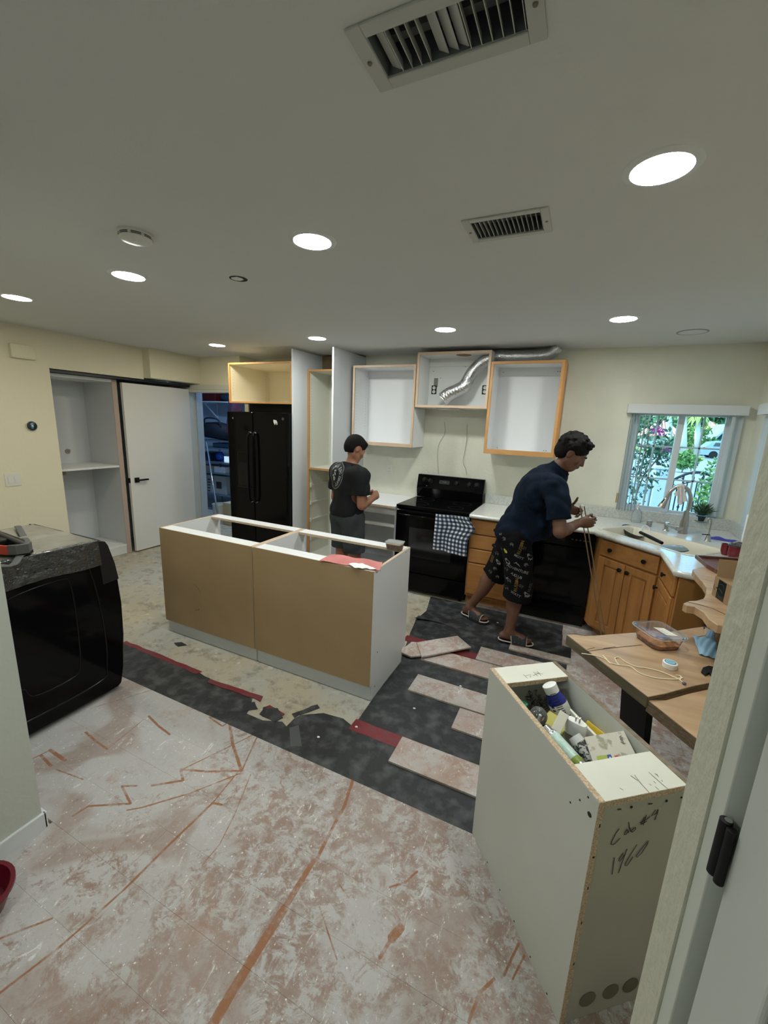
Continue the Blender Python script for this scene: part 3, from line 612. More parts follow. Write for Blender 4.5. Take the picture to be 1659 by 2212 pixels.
for x, d in ((sx - .035, d1), (sx + .035, d2)):
    pts = [(x, fy - .001, 1.53), (x, fy - .035, 1.52), (x, fy - .048, 1.45), (x, fy - .052, 1.15), (x, fy - .048, .85), (x, fy - .035, .77), (x, fy - .001, .76)]
    part('door_handle', MB().tube(spline(pts, 5), .0135, 12), black_m, d, smooth=True)
    for z in (1.532, .757): part('handle_cap', MB().cyl((x, fy - .02, z), (x, fy, z), .014, 12), mat('cap_grey', (.35, .35, .36), .3, .5), d)
a, b_ = at(513, 975, 1, fy), at(541, 1052, 1, fy)
part('dispenser_recess', MB().box(a.x, b_.x, fy - .002, fy + .002, b_.z, a.z), blackmat_m, d1, bevel=.001)
part('dispenser_panel', MB().box(a.x + .01, b_.x - .01, fy - .006, fy - .001, a.z - .12, a.z - .01), black_m, d1, bevel=.002)
part('drip_tray', MB().box(a.x - .005, b_.x + .005, fy - .022, fy - .001, b_.z - .012, b_.z), blackmat_m, d1, bevel=.003)
p = at(503, 903, 1, fy); part('badge', MB().lathe([(.011, .0006), (.001, .0012)], (p.x, fy, p.z), (0, -1, 0), n=18), mat('badge_grey', (.25, .25, .27), .3, .5), d1)
p = at(611, 905, 1, fy); part('badge', MB().lathe([(.016, .0006), (.001, .0012)], (p.x, fy, p.z), (0, -1, 0), n=18), mat('badge_dark', (.06, .06, .07), .3), d2)
p = at(595, 912, 1, fy); m = MB()
m.pprism([(p.x + a * .001, fy - .002, p.z + b_ * .001) for a, b_ in ((-22, 26), (-4, 22), (14, 20), (26, 2), (28, -22), (20, -30), (16, -12), (6, 0), (4, -20), (-6, -30), (-12, -18), (-20, -8), (-24, 6))], (0, -.003, 0))
tag(part('fridge_magnet', m, mat('magnet_white', (.9, .9, .9), .5)), 'small torn white magnet on the right fridge door', 'magnet')

# ------------------------------------------------------------------ left base cabinet with loose white worktop
t = thing('base_cabinet', 'open grey-white base cabinet without drawers left of the stove', 'cabinet', (-1.95, 4.0, 0)); gi = mela2_m
for x in (P2x + .001, -1.607): part('side_panel', MB().box(x, x + .017, 3.76, YB - .005, .013, .868), gi, t)
part('bottom_panel', MB().box(P2x + .018, -1.607, 3.76, YB - .011, .10, .117), gi, t); part('back_panel', MB().box(P2x + .018, -1.607, YB - .011, YB - .005, .10, .868), gi, t)
part('front_rail', MB().box(P2x + .018, -1.607, 3.76, 3.778, .79, .868), gi, t); part('drawer_slide', MB().box(P2x + .018, -1.607, 3.775, 3.80, .655, .685), mela_m, t)
part('toe_kick', MB().box(P2x + .018, -1.607, 3.82, 3.836, .013, .10), gi, t)
t = thing('worktop_board', 'bright white loose board on the base cabinet beside the man in black', 'worktop', (-1.95, 4.05, .87))
part('board', MB().box(P2x + .003, -1.589, 3.715, YB - .008, .869, .889), mela_m, t, bevel=.001); part('raw_edge', MB().box(P2x + .003, -1.589, 3.712, 3.7148, .869, .889), chip_m, t)

# ------------------------------------------------------------------ stove
rx0, rx1, ry = -1.585, -.838, 3.735
t = thing('stove', 'black electric range with checked towel on its oven handle', 'stove', ((rx0 + rx1) / 2, 4.0, 0))
part('stove_body', MB().box(rx0 + .004, rx1 - .004, ry + .045, 4.36, .04, .885), blackmat_m, t)
ct = part('cooktop', MB().box(rx0, rx1, ry, 4.30, .885, .916), black_m, t, bevel=.006, seg=3)
for x, y, r in ((-1.40, 3.90, .095), (-1.02, 3.90, .075), (-1.40, 4.15, .075), (-1.02, 4.15, .095)): part('burner_ring', MB().lathe([(r, .9163), (r, .9166), (r - .004, .9166), (r - .004, .9163)], (x, y, 0), n=36, caps=False), mat('burner_grey', (.02, .02, .022), .4, spec=.2), ct)
bp_ = part('backguard', MB().pprism([(rx0 + .004, 4.30, .916), (rx0 + .004, 4.28, 1.02), (rx0 + .004, 4.285, 1.03), (rx0 + .004, 4.315, 1.165), (rx0 + .004, 4.365, 1.165), (rx0 + .004, 4.365, .916)], (rx1 - rx0 - .008, 0, 0)), black_m, t, bevel=.006)
fd = Vector((0, .03, .135)).normalized(); fn = Vector((0, -.135, .03)).normalized()
for u, v in ((917, 1036), (929, 1038), (987, 1044), (1014, 1047), (1030, 1048)):
    q = at(u, v, 1, 4.298); kn = part('knob', MB().lathe([(.021, 0), (.021, .010), (.017, .022), (.001, .023)], q, fn, n=20, caps=False), blackmat_m, bp_, smooth=True)
m = MB()
for u, v in ((917, 1036), (929, 1038), (987, 1044), (1014, 1047), (1030, 1048)):
    q = at(u, v, 1, 4.298)
    for k in range(9): a = k * math.pi / 4.5; m.obox(q + fd * math.cos(a) * .027 + Vector((1, 0, 0)) * math.sin(a) * .027 + fn * .0012, (.0025, .0025, .0006), (1, 0, 0), fd)
part('dial_marks', m, mat('print_grey', (.30, .30, .30), .5), bp_)
q = at(960, 1042, 1, 4.297); part('display', MB().obox(q + fn * .001, (.115, .040, .003), (1, 0, 0), fd), mat('display_dark', (.03, .035, .035), .1), bp_)
m = MB(); lay_text(m, '10:08', .018, q + fn * .0028, (1, 0, 0), fd); part('clock_digits', m, mat('digit', (.10, .13, .12), .5), bp_)
q = at(922, 1049, 1, 4.29); m = MB(); lay_text(m, 'GE', .010, q + fn * .002, (1, 0, 0), fd); part('logo_print', m, mat('print_light', (.35, .35, .35), .5), bp_)
od = part('oven_door', MB().box(rx0 + .006, rx1 - .006, ry - .004, ry + .04, .235, .868), black_m, t, bevel=.008, seg=3)
part('door_window', MB().box(-1.43, -.99, ry - .0055, ry - .003, .40, .70), mat('oven_glass', (.012, .012, .013), .06), od, bevel=.001)
part('oven_handle', MB().tube([(rx0 + .05, ry - .002, .825), (rx0 + .055, ry - .04, .825), (rx0 + .09, ry - .048, .825), (rx1 - .09, ry - .048, .825), (rx1 - .055, ry - .04, .825), (rx1 - .05, ry - .002, .825)], .011, 12), black_m, od, smooth=True)
part('storage_drawer', MB().box(rx0 + .006, rx1 - .006, ry, ry + .04, .055, .225), black_m, t, bevel=.006, seg=3)
for x in (rx0 + .05, rx1 - .05):
    for y in (ry + .08, 4.30): part('levelling_foot', MB().cyl((x, y, .003), (x, y, .045), .014, 10), blackmat_m, t)
# checked towel
def checks():
    m = mat('checked_cotton', (.8, .8, .8), .9, sss=0); nt = m.node_tree; b = nt.nodes['Principled BSDF']; g = N(nt, 'ShaderNodeTexCoord'); sp_ = N(nt, 'ShaderNodeSeparateXYZ'); nt.links.new(g.outputs['UV'], sp_.inputs[0]); w = []
    for i in (0, 1):
        a = N(nt, 'ShaderNodeMath', operation='FRACT'); nt.links.new(sp_.outputs[i], a.inputs[0]); c = N(nt, 'ShaderNodeMath', operation='GREATER_THAN'); nt.links.new(a.outputs[0], c.inputs[0]); c.inputs[1].default_value = .5; w.append(c.outputs[0])
    s = N(nt, 'ShaderNodeMath', operation='ADD'); nt.links.new(w[0], s.inputs[0]); nt.links.new(w[1], s.inputs[1]); h = N(nt, 'ShaderNodeMath', operation='MULTIPLY'); nt.links.new(s.outputs[0], h.inputs[0]); h.inputs[1].default_value = .5
    r = N(nt, 'ShaderNodeValToRGB'); r.color_ramp.interpolation = 'CONSTANT'; e = r.color_ramp.elements; e[0].color = (.80, .82, .85, 1); e[1].position = .75; e[1].color = (.012, .022, .05, 1); k = e.new(.25); k.color = (.10, .13, .19, 1)
    nt.links.new(h.outputs[0], r.inputs[0]); nt.links.new(r.outputs[0], b.inputs['Base Color']); return m
chk = checks()
def towel_pt(a, b_):
    # a across, b down; the right part flares to a corner that sticks out
    L = at(942 - 6 * b_, 1110 + 75 * b_, 1, ry - .062); R_ = at(1012 + (16 * math.exp(-((b_ - .30) / .2) ** 2)) - 4 * b_, 1117 + 85 * b_, 1, ry - .062)
    p = L.lerp(R_, a); p.y = ry - .064 - .010 * math.sin(a * 9 + b_ * 2) - .008 * math.sin(a * 17) * b_ - .02 * (a > .8) * (a - .8) * 5; return p
t = thing('checked_towel', 'navy and white checked towel hanging on the oven handle', 'towel', (-1.05, ry - .06, .83))
tw = part('front_drop', MB().grid(towel_pt, 40, 30, .003), chk, t, smooth=True)
uv = tw.data.uv_layers.new(name='UVMap'); vn_ = 41 * 31
for lp in tw.data.loops:
    i = lp.vertex_index % vn_; uv.data[lp.index].uv = ((i // 31) / 40 * 9.0, (i % 31) / 30 * 9.5)
part('handle_fold', MB().grid(lambda a, b_: Vector((towel_pt(a, 0).x, ry - .048 - math.cos(b_ * math.pi) * .0165, .826 + math.sin(b_ * math.pi) * .0165)) + Vector((0, 0, (towel_pt(a, 0).z - .826) * (1 - b_))), 20, 8, .002), mat('towel_navy', (.10, .12, .17), .9), t, smooth=True)

# ------------------------------------------------------------------ right worktop, drawers, dishwasher, sink corner
top_m = mat('speckled_worktop', (.70, .70, .66), .13, spec=.75, col2=(.62, .62, .57), ns=60, nr=(.45, .6))
splash_m = mat('speckled_splash', (.60, .61, .58), .35, col2=(.50, .51, .48), ns=70, nr=(.42, .58))
poly = [(rx1 + .003, 3.715), (.20, 3.715), (.225, 3.66), (.615, 3.30), (.62, 2.862), (.70, 2.85), (XR - .003, 2.85), (XR - .003, YB - .003), (rx1 + .003, YB - .003)]
# sink basin position on the diagonal
dv = Vector((.39, -.36, 0)).normalized(); nv = Vector((-dv.y, dv.x, 0))   # along the diagonal front, and inwards
C0 = (Vector((.225, 3.66, 0)) + Vector((.615, 3.30, 0))) / 2
def sk(a, b_, z=0): return C0 + dv * a + nv * b_ + Vector((0, 0, z))
sink = [sk(-.345, .085), sk(.40, .085), sk(.40, .50), sk(-.345, .50)]
def inset_rim():
    """worktop with a hole: quads between the outline and the sink rectangle, top and underside"""
    bm = MB(); o = [Vector((*p, 0)) for p in poly]; n = len(o)
    from mathutils.geometry import tessellate_polygon
    hole = sink
    tri = tessellate_polygon([o, hole]); allp = o + hole
    for z, flip in ((.914, False), (.876, True)):
        k = len(bm.v); bm.v += [(p.x, p.y, z) for p in allp]
        for a, b_, c in tri:
            A, B, Cc = allp[a], allp[b_], allp[c]; up = (B - A).cross(Cc - A).z > 0
            f = (a, b_, c) if up != flip else (c, b_, a); bm.f.append(tuple(k + i for i in f))
    k = len(bm.v) // 2
    for i in range(n): bm.f.append((k + i, k + (i + 1) % n, (i + 1) % n, i))
    for i in range(4): a, b_ = n + i, n + (i + 1) % 4; bm.f.append((k + b_, k + a, a, b_))
    return bm
t = thing('worktop', 'pale speckled worktop running from the stove round the sink corner', 'worktop', (.3, 4.0, .88))
part('top_slab', inset_rim(), top_m, t)
m = MB().tube([(rx1 + .003, 3.716, .895), (.20, 3.716, .895), (.226, 3.662, .895), (.616, 3.302, .895), (.621, 2.862, .895), (.70, 2.851, .895), (XR - .01, 2.851, .895)], .0195, 12)
part('rolled_edge', m, top_m, t, smooth=True)
part('backsplash', MB().box(rx1 + .003, XR - .003, YB - .022, YB - .003, .914, 1.012).box(XR - .022, XR - .003, 2.85, YB - .022, .914, 1.012), splash_m, t, bevel=.003)
t = thing('drawer_cabinet', 'honey oak drawer cabinet with black knobs right of the stove', 'cabinet', (-.58, 4.0, 0)); dx0, dx1 = rx1 + .006, -.376
part('carcass', MB().box(dx0, dx1, 3.765, YB - .005, .10, .874).box(dx0, dx1, 3.83, 3.85, .013, .10), oakv_m, t)
for z0, z1 in ((.725, .86), (.585, .715), (.445, .575), (.125, .435)):
    d = part('drawer_front', MB().box(dx0 + .012, dx1 - .008, 3.745, 3.765, z0, z1), oak_m, t, bevel=.006, seg=2)
    part('knob', MB().lathe([(.006, 0), (.007, .012), (.016, .018), (.016, .026), (.001, .029)], ((dx0 + dx1) / 2 + .01, 3.745, (z0 + z1) / 2 if z1 > .44 else .36), (0, -1, 0), n=18, caps=False), blackmat_m, d, smooth=True)
t = thing('dishwasher', 'black dishwasher behind the man in navy', 'dishwasher', (-.07, 4.0, 0)); wx0, wx1 = -.372, .222
part('tub_body', MB().box(wx0 + .003, wx1 - .003, 3.79, YB - .02, .10, .872), blackmat_m, t)
dd = part('door_panel', MB().box(wx0, wx1, 3.738, 3.788, .22, .735), black_m, t, bevel=.005); cp = part('control_panel', MB().box(wx0, wx1, 3.730, 3.788, .742, .872), black_m, t, bevel=.006)
part('latch_recess', MB().box(-.12, -.01, 3.7285, 3.732, .775, .82), blackmat_m, cp, bevel=.001); m = MB()
for k in range(5): m.box(.04 + k * .03, .056 + k * .03, 3.7285, 3.7305, .80, .812)
part('buttons', m, mat('btn', (.05, .05, .055), .35), cp)
part('lower_panel', MB().box(wx0, wx1, 3.745, 3.788, .125, .215), black_m, t, bevel=.004); part('toe_panel', MB().box(wx0, wx1, 3.80, 3.83, .013, .118), blackmat_m, t)
# corner sink cabinet: diagonal front with false drawer and two raised doors
t = thing('sink_cabinet', 'honey oak corner sink cabinet with raised panel doors and black knobs', 'cabinet', (.6, 3.7, 0))
q = [(.226, 3.772), (.256, 3.672), (.636, 3.322), (.645, 2.872), (XR - .005, 2.872), (XR - .005, YB - .005), (.226, YB - .005)]
part('carcass', MB().prism(q, .10, .60), oakv_m, t)
part('upper_rim', MB().prism(q[:3] + [(.645, 3.30), (.70, 3.36), (.30, 3.73), (.30, 3.80)], .60, .874).prism([(.645, 2.872), (XR - .005, 2.872), (XR - .005, 2.89), (.663, 2.89), (.663, 3.30), (.645, 3.30)], .60, .874), oakv_m, t)
part('toe_kick', MB().prism([(.30, 3.82), (.32, 3.74), (.70, 3.39), (.71, 2.93), (1.2, 2.93), (1.2, 4.3), (.30, 4.3)], .013, .10), mat('kick_oak', (.30, .16, .06), .6), t)
part('end_panel', MB().box(.646, XR - .006, 2.864, 2.871, .10, .872), mat('end_oak', (.30, .14, .035), .5), t)
A0 = Vector((.256, 3.672, 0)); A1 = Vector((.636, 3.322, 0)); dd_ = (A1 - A0).normalized(); nn_ = Vector((dd_.y, -dd_.x, 0)); Ld = (A1 - A0).length
def front_box(a0, a1, z0, z1, d0, d1, org=A0, D=dd_, Nn=nn_):
    c = org + D * (a0 + a1) / 2 + Nn * (d0 + d1) / 2; c.z = (z0 + z1) / 2; return MB().obox(c, (a1 - a0, d1 - d0, z1 - z0), D, Nn)
def raised_door(a0, a1, z0, z1, par, org=A0, D=dd_, Nn=nn_, nm='door', knob_at=None, rail=.055):
    d = part(nm, front_box(a0, a1, z0, z1, .0005, .012, org, D, Nn), oakv_m, par)
    fr = MB()
    for b_ in (front_box(a0, a0 + rail, z0, z1, .012, .022, org, D, Nn), front_box(a1 - rail, a1, z0, z1, .012, .022, org, D, Nn), front_box(a0 + rail, a1 - rail, z0, z0 + rail, .012, .022, org, D, Nn), front_box(a0 + rail, a1 - rail, z1 - rail, z1, .012, .022, org, D, Nn)): fr.add(b_.v, b_.f)
    part('door_frame', fr, oakv_m, d, bevel=.003)
    g = rail + .014
    if a1 - a0 > 2 * g + .02: part('raised_panel', front_box(a0 + g, a1 - g, z0 + g, z1 - g, .012, .020, org, D, Nn), oakv_m, d, bevel=.007, seg=2)
    if knob_at: kc = org + D * knob_at[0] + Nn * .022; kc.z = knob_at[1]; part('knob', MB().lathe([(.006, 0), (.007, .012), (.016, .018), (.016, .026), (.001, .029)], kc, Nn, n=18, caps=False), blackmat_m, d, smooth=True)
    return d
fd_ = part('false_drawer', front_box(.022, Ld - .022, .735, .862, .0005, .020), oak_m, t, bevel=.006)
for a in (.12, .40): kc = A0 + dd_ * a + nn_ * .020; kc.z = .80; part('knob', MB().lathe([(.006, 0), (.007, .012), (.016, .018), (.016, .026), (.001, .029)], kc, nn_, n=18, caps=False), blackmat_m, fd_, smooth=True)
raised_door(.022, Ld / 2 - .003, .125, .722, t, knob_at=(Ld / 2 - .032, .675)); raised_door(Ld / 2 + .003, Ld - .022, .125, .722, t, knob_at=(Ld / 2 + .032, .675))
O2 = Vector((.636, 3.322, 0)); D2 = Vector((.009, -.45, 0)).normalized(); N2 = Vector((-1, 0, 0))
part('side_drawer', front_box(.03, .42, .735, .862, .0005, .020, O2, D2, N2), oak_m, t, bevel=.006)
raised_door(.03, .42, .125, .722, t, O2, D2, N2, knob_at=(.06, .66))
kc = O2 + D2 * .20 + N2 * .020; kc.z = .80; part('knob', MB().lathe([(.006, 0), (.007, .012), (.016, .018), (.016, .026), (.001, .029)], kc, N2, n=18, caps=False), blackmat_m, t, smooth=True)
# sink
sink_m = mat('beige_sink', (.66, .62, .50), .25)
t = thing('sink_basin', 'beige corner sink with dishes in it', 'sink', sk(0, .3, .72))
def ring(a0, a1, b0, b1, z, r=.05, n=6):
    out = []
    for cx_, cy_, s in ((a1 - r, b1 - r, 0), (a0 + r, b1 - r, 1), (a0 + r, b0 + r, 2), (a1 - r, b0 + r, 3)):
        for k in range(n + 1): a = math.pi / 2 * (s + k / n); out.append(sk(cx_ + r * math.cos(a), cy_ + r * math.sin(a), z))
    return out
R_ = [ring(-.355, .410, .074, .510, .9145), ring(-.353, .408, .076, .508, .9175), ring(-.335, .39, .095, .49, .9175), ring(-.325, .38, .105, .48, .905), ring(-.31, .365, .12, .465, .74), ring(-.29, .345, .14, .445, .725)]
m = MB(); n = len(R_[0]); m.v = [tuple(p) for r_ in R_ for p in r_]
m.f = [(i * n + k, i * n + (k + 1) % n, (i + 1) * n + (k + 1) % n, (i + 1) * n + k) for i in range(len(R_) - 1) for k in range(n)] + [tuple(range((len(R_) - 1) * n, len(R_) * n))]
part('basin', m, sink_m, t, smooth=True); part('drain', MB().lathe([(.04, .7255), (.04, .729), (.03, .727), (.001, .7265)], sk(0, .3), n=24, caps=False), chrome_m, t)
# ------------------------------------------------------------------ island of two base cabinets
def island_cab(x0, x1, lb):
    yf, yb_, zt = 2.025, 2.600, .860; k = .018
    t = thing('island_cabinet', lb, 'cabinet', ((x0 + x1) / 2, 2.3, 0), 'island cabinets')
    for x in (x0, x1 - k):
        s_ = part('side_panel', MB().box(x, x + k, yf + .006, yb_, .105, zt).box(x, x + k, yf + .03, yb_ - .06, .003, .105), mela_m, t)
        part('chip_edge', MB().box(x + .0008, x + k - .0008, yf + .006, yb_ - .001, zt, zt + .0012), pale_m, s_)
    part('back_board', MB().box(x0 + .001, x1 - .001, yf, yf + .006, .108, zt), mdf_m, t)
    part('bottom_panel', MB().box(x0 + k, x1 - k, yf + .006, yb_, .106, .124), mela_m, t)
    part('toe_kick', MB().box(x0 + .003, x1 - .003, yf + .022, yf + .036, .003, .106), mela2_m, t)
    for y in (yf + .006, yb_ - .095):
        r_ = part('top_rail', MB().box(x0 + k, x1 - k, y, y + .095, zt - k, zt), mela_m, t)
        part('chip_edge', MB().box(x0 + k, x1 - k, y + (.0952 if y < 2.3 else -.0012), y + (.0964 if y < 2.3 else 0), zt - k + .001, zt - .001), chip_m, r_)
    return t
island_cab(-2.800, -1.890, 'left island cabinet with a brown hardboard back'); rt = island_cab(-1.884, -.981, 'right island cabinet with a white end panel')
m = MB()
for y, z in ((2.07, .845), (2.11, .845), (2.52, .845), (2.12, .30), (2.10, .07)): m.cyl((-.981, y, z), (-.980, y, z), .004, 8)
part('screw_heads', m, hole_m, rt)
m = MB(); A_ = at(420, 1262, 1, 2.0248)
stroke(m, [(0, 0), (.03, -.02), (.055, -.05), (.06, -.055)], .003, A_, (1, 0, 0), (0, 0, 1)); B_ = at(422, 1318, 1, 2.0248); stroke(m, [(0, 0), (.02, .008), (.035, .006), (.04, .02)], .004, B_, (1, 0, 0), (0, 0, 1))
part('scuff_marks', m, mat('scuff', (.13, .08, .035), .8), [o for o in COL.objects if o.name == 'island_cabinet'][0])
# pink sheet with a white rag
z0 = .862
def pk(a, b_):
    p0 = at(690 + 130 * a, 1212 + 22 * a, 2, z0); p1 = at(716 + 110 * a, 1198 + 18 * a, 2, z0); p = p0.lerp(p1, b_); p.z = z0 + .003 + .012 * max(0, b_ - .75) * 4 * abs(math.sin(a * 7)) * .3 + .0015 * (1 + math.sin(a * 13 + b_ * 5)); return p
tag(part('pink_sheet', MB().grid(pk, 24, 10, .0015), mat('pink_paper', (.62, .22, .21), .75, col2=(.52, .17, .16), ns=9), smooth=True), 'crumpled pink sheet on the near right corner of the island', 'sheet')
cpt = at(783, 1224, 2, .868)
tag(part('white_rag', MB().grid(lambda a, b_: (cpt.x + (a - .5) * .185 * (.6 + .4 * math.sin(b_ * 3.1)), cpt.y + (b_ - .5) * .085 * (.7 + .3 * math.sin(a * 5)), .8705 + .006 * math.sin(a * 3.14) * math.sin(b_ * 3.14) + .002 * math.sin(a * 17 + b_ * 9)), 20, 10, .0015), mat('rag_white', (.88, .88, .84), .8), smooth=True), 'small white rag lying on the pink sheet', 'rag')
# food tub of brown grains
clearp = sheet_glass('clear_plastic', (.96, .97, .97), .14, .03, .06)
q = at(856, 1187, 2, .861); q.x -= .012
t = thing('food_tub', 'small clear tub of brown grains on the rear corner of the island', 'container', (q.x, q.y, .861))
def rrect(cx_, cy_, w, d, r, z, n=5, yaw=0):
    out = []
    for sx_, sy_, s in ((1, 1, 0), (-1, 1, 1), (-1, -1, 2), (1, -1, 3)):
        for k in range(n + 1):
            a = math.pi / 2 * (s + k / n); x, y = sx_ * (w / 2 - r) + r * math.cos(a), sy_ * (d / 2 - r) + r * math.sin(a)
            out.append((cx_ + x * math.cos(yaw) - y * math.sin(yaw), cy_ + x * math.sin(yaw) + y * math.cos(yaw), z))
    return out
def loft(rings, close_top=True, close_bot=True):
    m = MB(); n = len(rings[0]); m.v = [tuple(p) for r_ in rings for p in r_]
    m.f = [(i * n + k, i * n + (k + 1) % n, (i + 1) * n + (k + 1) % n, (i + 1) * n + k) for i in range(len(rings) - 1) for k in range(n)]
    if close_bot: m.f.append(tuple(range(n - 1, -1, -1)))
    if close_top: m.f.append(tuple(range((len(rings) - 1) * n, len(rings) * n)))
    return m
part('grains', loft([rrect(q.x, q.y, .094, .066, .012, .8625), rrect(q.x, q.y, .106, .076, .012, .896)]), mat('grains', (.20, .10, .045), .9, col2=(.42, .26, .14), ns=150, bump=(150, 1)), t)
part('paper_layer', loft([rrect(q.x, q.y, .107, .077, .012, .898), rrect(q.x, q.y, .108, .078, .012, .903)]), mat('kraft', (.50, .33, .20), .8), t)
part('tub_shell', loft([rrect(q.x, q.y, .098, .070, .013, .8612), rrect(q.x, q.y, .114, .084, .014, .912)], False), clearp, t, smooth=True)
part('tub_lid', loft([rrect(q.x, q.y, .120, .090, .016, .912), rrect(q.x, q.y, .120, .090, .016, .917), rrect(q.x, q.y, .108, .078, .014, .9175)]), sheet_glass('lid_plastic', (.96, .97, .97), .2, .05, .15), t, smooth=True)

# ------------------------------------------------------------------ pantry alcove, its open cabinet, the open door leaf
px0, pf, py0, py1 = -5.46, -4.885, 2.44, 3.140
t = thing('pantry_cabinet', 'tall white open cabinet with one deep shelf in the wall opening', 'cabinet', (-5.2, 2.8, 0))
part('back_panel', MB().box(px0, px0 + .016, py0, py1, .003, 2.06), mela2_m, t)
part('side_panel', MB().box(px0 + .016, pf, py0, py0 + .018, .003, 2.06), mela2_m, t)
sp_ = part('side_panel', MB().box(px0 + .016, pf, py1 - .040, py1, .003, 2.06), mela2_m, t); part('side_edge', MB().box(pf, pf + .004, py1 - .052, py1 + .004, .003, 2.06), mat('pinkish_edge', (.46, .36, .32), .7), sp_)
part('top_panel', MB().box(px0 + .016, pf, py0 + .018, py1 - .04, 2.03, 2.06), mela_m, t)
part('shelf', MB().box(px0 + .016, pf, py0 + .018, py1 - .04, 1.065, 1.087), mela_m, t); part('bottom_shelf', MB().box(px0 + .016, pf, py0 + .018, py1 - .04, .10, .120), mela_m, t)
part('plinth', MB().box(pf - .02, pf - .004, py0 + .018, py1 - .04, .003, .10), white_m, t)
part('wall_box', MB().box(px0 + .016, px0 + .03, 2.72, 2.80, .95, 1.03), mat('metal_box', (.40, .37, .32), .5, .4), t)
tag(part('header_gap_shade', MB().box(-5.40, -4.79, 2.425, 4.06, 2.064, 2.088), mat('gap_shade_black', (.015, .02, .024), .4)), 'black strip running under the header above the pantry', 'track')  # black strip put in for the shade between header and pantry top
def valve(v, uv_, lb):
    p = at(*uv_, *v); t = thing('water_valve', lb, 'valve', p, 'laundry water valves'); n = Vector((1, 0, 0)) if v[0] == 0 else Vector((0, -1, 0))
    part('escutcheon', MB().lathe([(.030, 0), (.026, .006), (.012, .008)], p, n, n=24), steel_m, t, smooth=True)
    part('spout', MB().cyl(p + n * .008, p + n * .05, .009, 12), steel_m, t, smooth=True); part('handle', MB().obox(p + n * .045 + Vector((0, 0, .012)), (.012, .012, .034)), mat('brass', (.5, .38, .2), .35, 1), t, bevel=.003)
valve((0, px0 + .0162), (146, 975), 'round water valve on the back of the pantry opening'); valve((1, py1 - .0402), (176, 976), 'small valve on the right side inside the pantry opening'); valve((1, py1 - .0402), (184, 1021), 'small valve below the shelf in the pantry opening')
t = thing('door_leaf', 'plain white door folded open against the left wall, with a black lever', 'door', (-4.84, 3.62, .012))
dp = part('leaf', MB().box(-4.868, -4.828, 3.172, 4.078, .014, 2.035), door_m, t, bevel=.002)
p = at(295, 1037, 0, -4.828); part('lever_plate', MB().box(-4.828, -4.818, p.y - .026, p.y + .032, p.z - .03, p.z + .03), blackmat_m, t, bevel=.001)
part('lever', MB().box(-4.818, -4.790, p.y - .010, p.y + .010, p.z - .010, p.z + .010).box(-4.796, -4.780, p.y - .010, p.y + .13, p.z - .009, p.z + .011), blackmat_m, t, bevel=.002)
part('latch', MB().box(-4.866, -4.830, 3.1695, 3.172, p.z - .03, p.z + .03), blackmat_m, t)
# garage door frame
struct('trim_2', MB().box(-4.95, -4.90, 4.085, 4.24, .0, 2.033).box(-4.90, -3.94, 4.085, 4.24, 2.0, 2.034).box(-4.99, -4.95, 4.085, 4.0995, .0, 2.09).box(-4.99, -3.94, 4.080, 4.0995, 2.034, 2.092), mat('aged_white_trim', (.62, .63, .58), .5), bevel=.002)
# things on the left wall
p = at(47, 760, 0, XL); t = tag(part('chime_box', MB().box(XL, XL + .045, p.y - .10, p.y + .09, p.z - .062, p.z + .062), wall_m, bevel=.008), 'cream painted door chime box high on the left wall', 'chime box')
p = at(67, 920, 0, XL); t = thing('thermostat', 'round dark thermostat with a small glowing display on the left wall', 'thermostat', p)
part('dial', MB().lathe([(.041, .0), (.042, .012), (.038, .022), (.034, .024), (.001, .0245)], p, (1, 0, 0), n=40, caps=False), mat('dial_dark', (.02, .04, .05), .2), t, smooth=True); part('metal_ring', MB().lathe([(.043, .006), (.0445, .012), (.042, .020)], p, (1, 0, 0), n=40, caps=False), chrome_m, t, smooth=True)
m = MB(); lay_text(m, '76', .018, p + Vector((.0250, 0, 0)), (0, 1, 0), (0, 0, 1), bold=.0006); lay_text(m, 'INDOOR', .007, p + Vector((.0250, 0, .016)), (0, 1, 0), (0, 0, 1)); m.box(p.x + .025, p.x + .0255, p.y - .008, p.y + .008, p.z - .018, p.z - .016)
part('display_digits', m, emission('digits_glow', (.6, .85, 1.0), .8), t)
p = at(28, 1036, 0, XL); t = thing('light_switch', 'white double rocker light switch on the left wall', 'switch', p)
part('switch_plate', MB().box(XL, XL + .006, p.y - .062, p.y + .062, p.z - .060, p.z + .060), ivory_m, t, bevel=.002)
for dy in (-.024, .024): part('rocker', MB().pprism([(XL + .006, p.y + dy - .016, p.z - .034), (XL + .006, p.y + dy + .016, p.z - .034), (XL + .006, p.y + dy + .016, p.z + .034), (XL + .006, p.y + dy - .016, p.z + .034)], (.003, 0, 0)), white_m, t, bevel=.001)

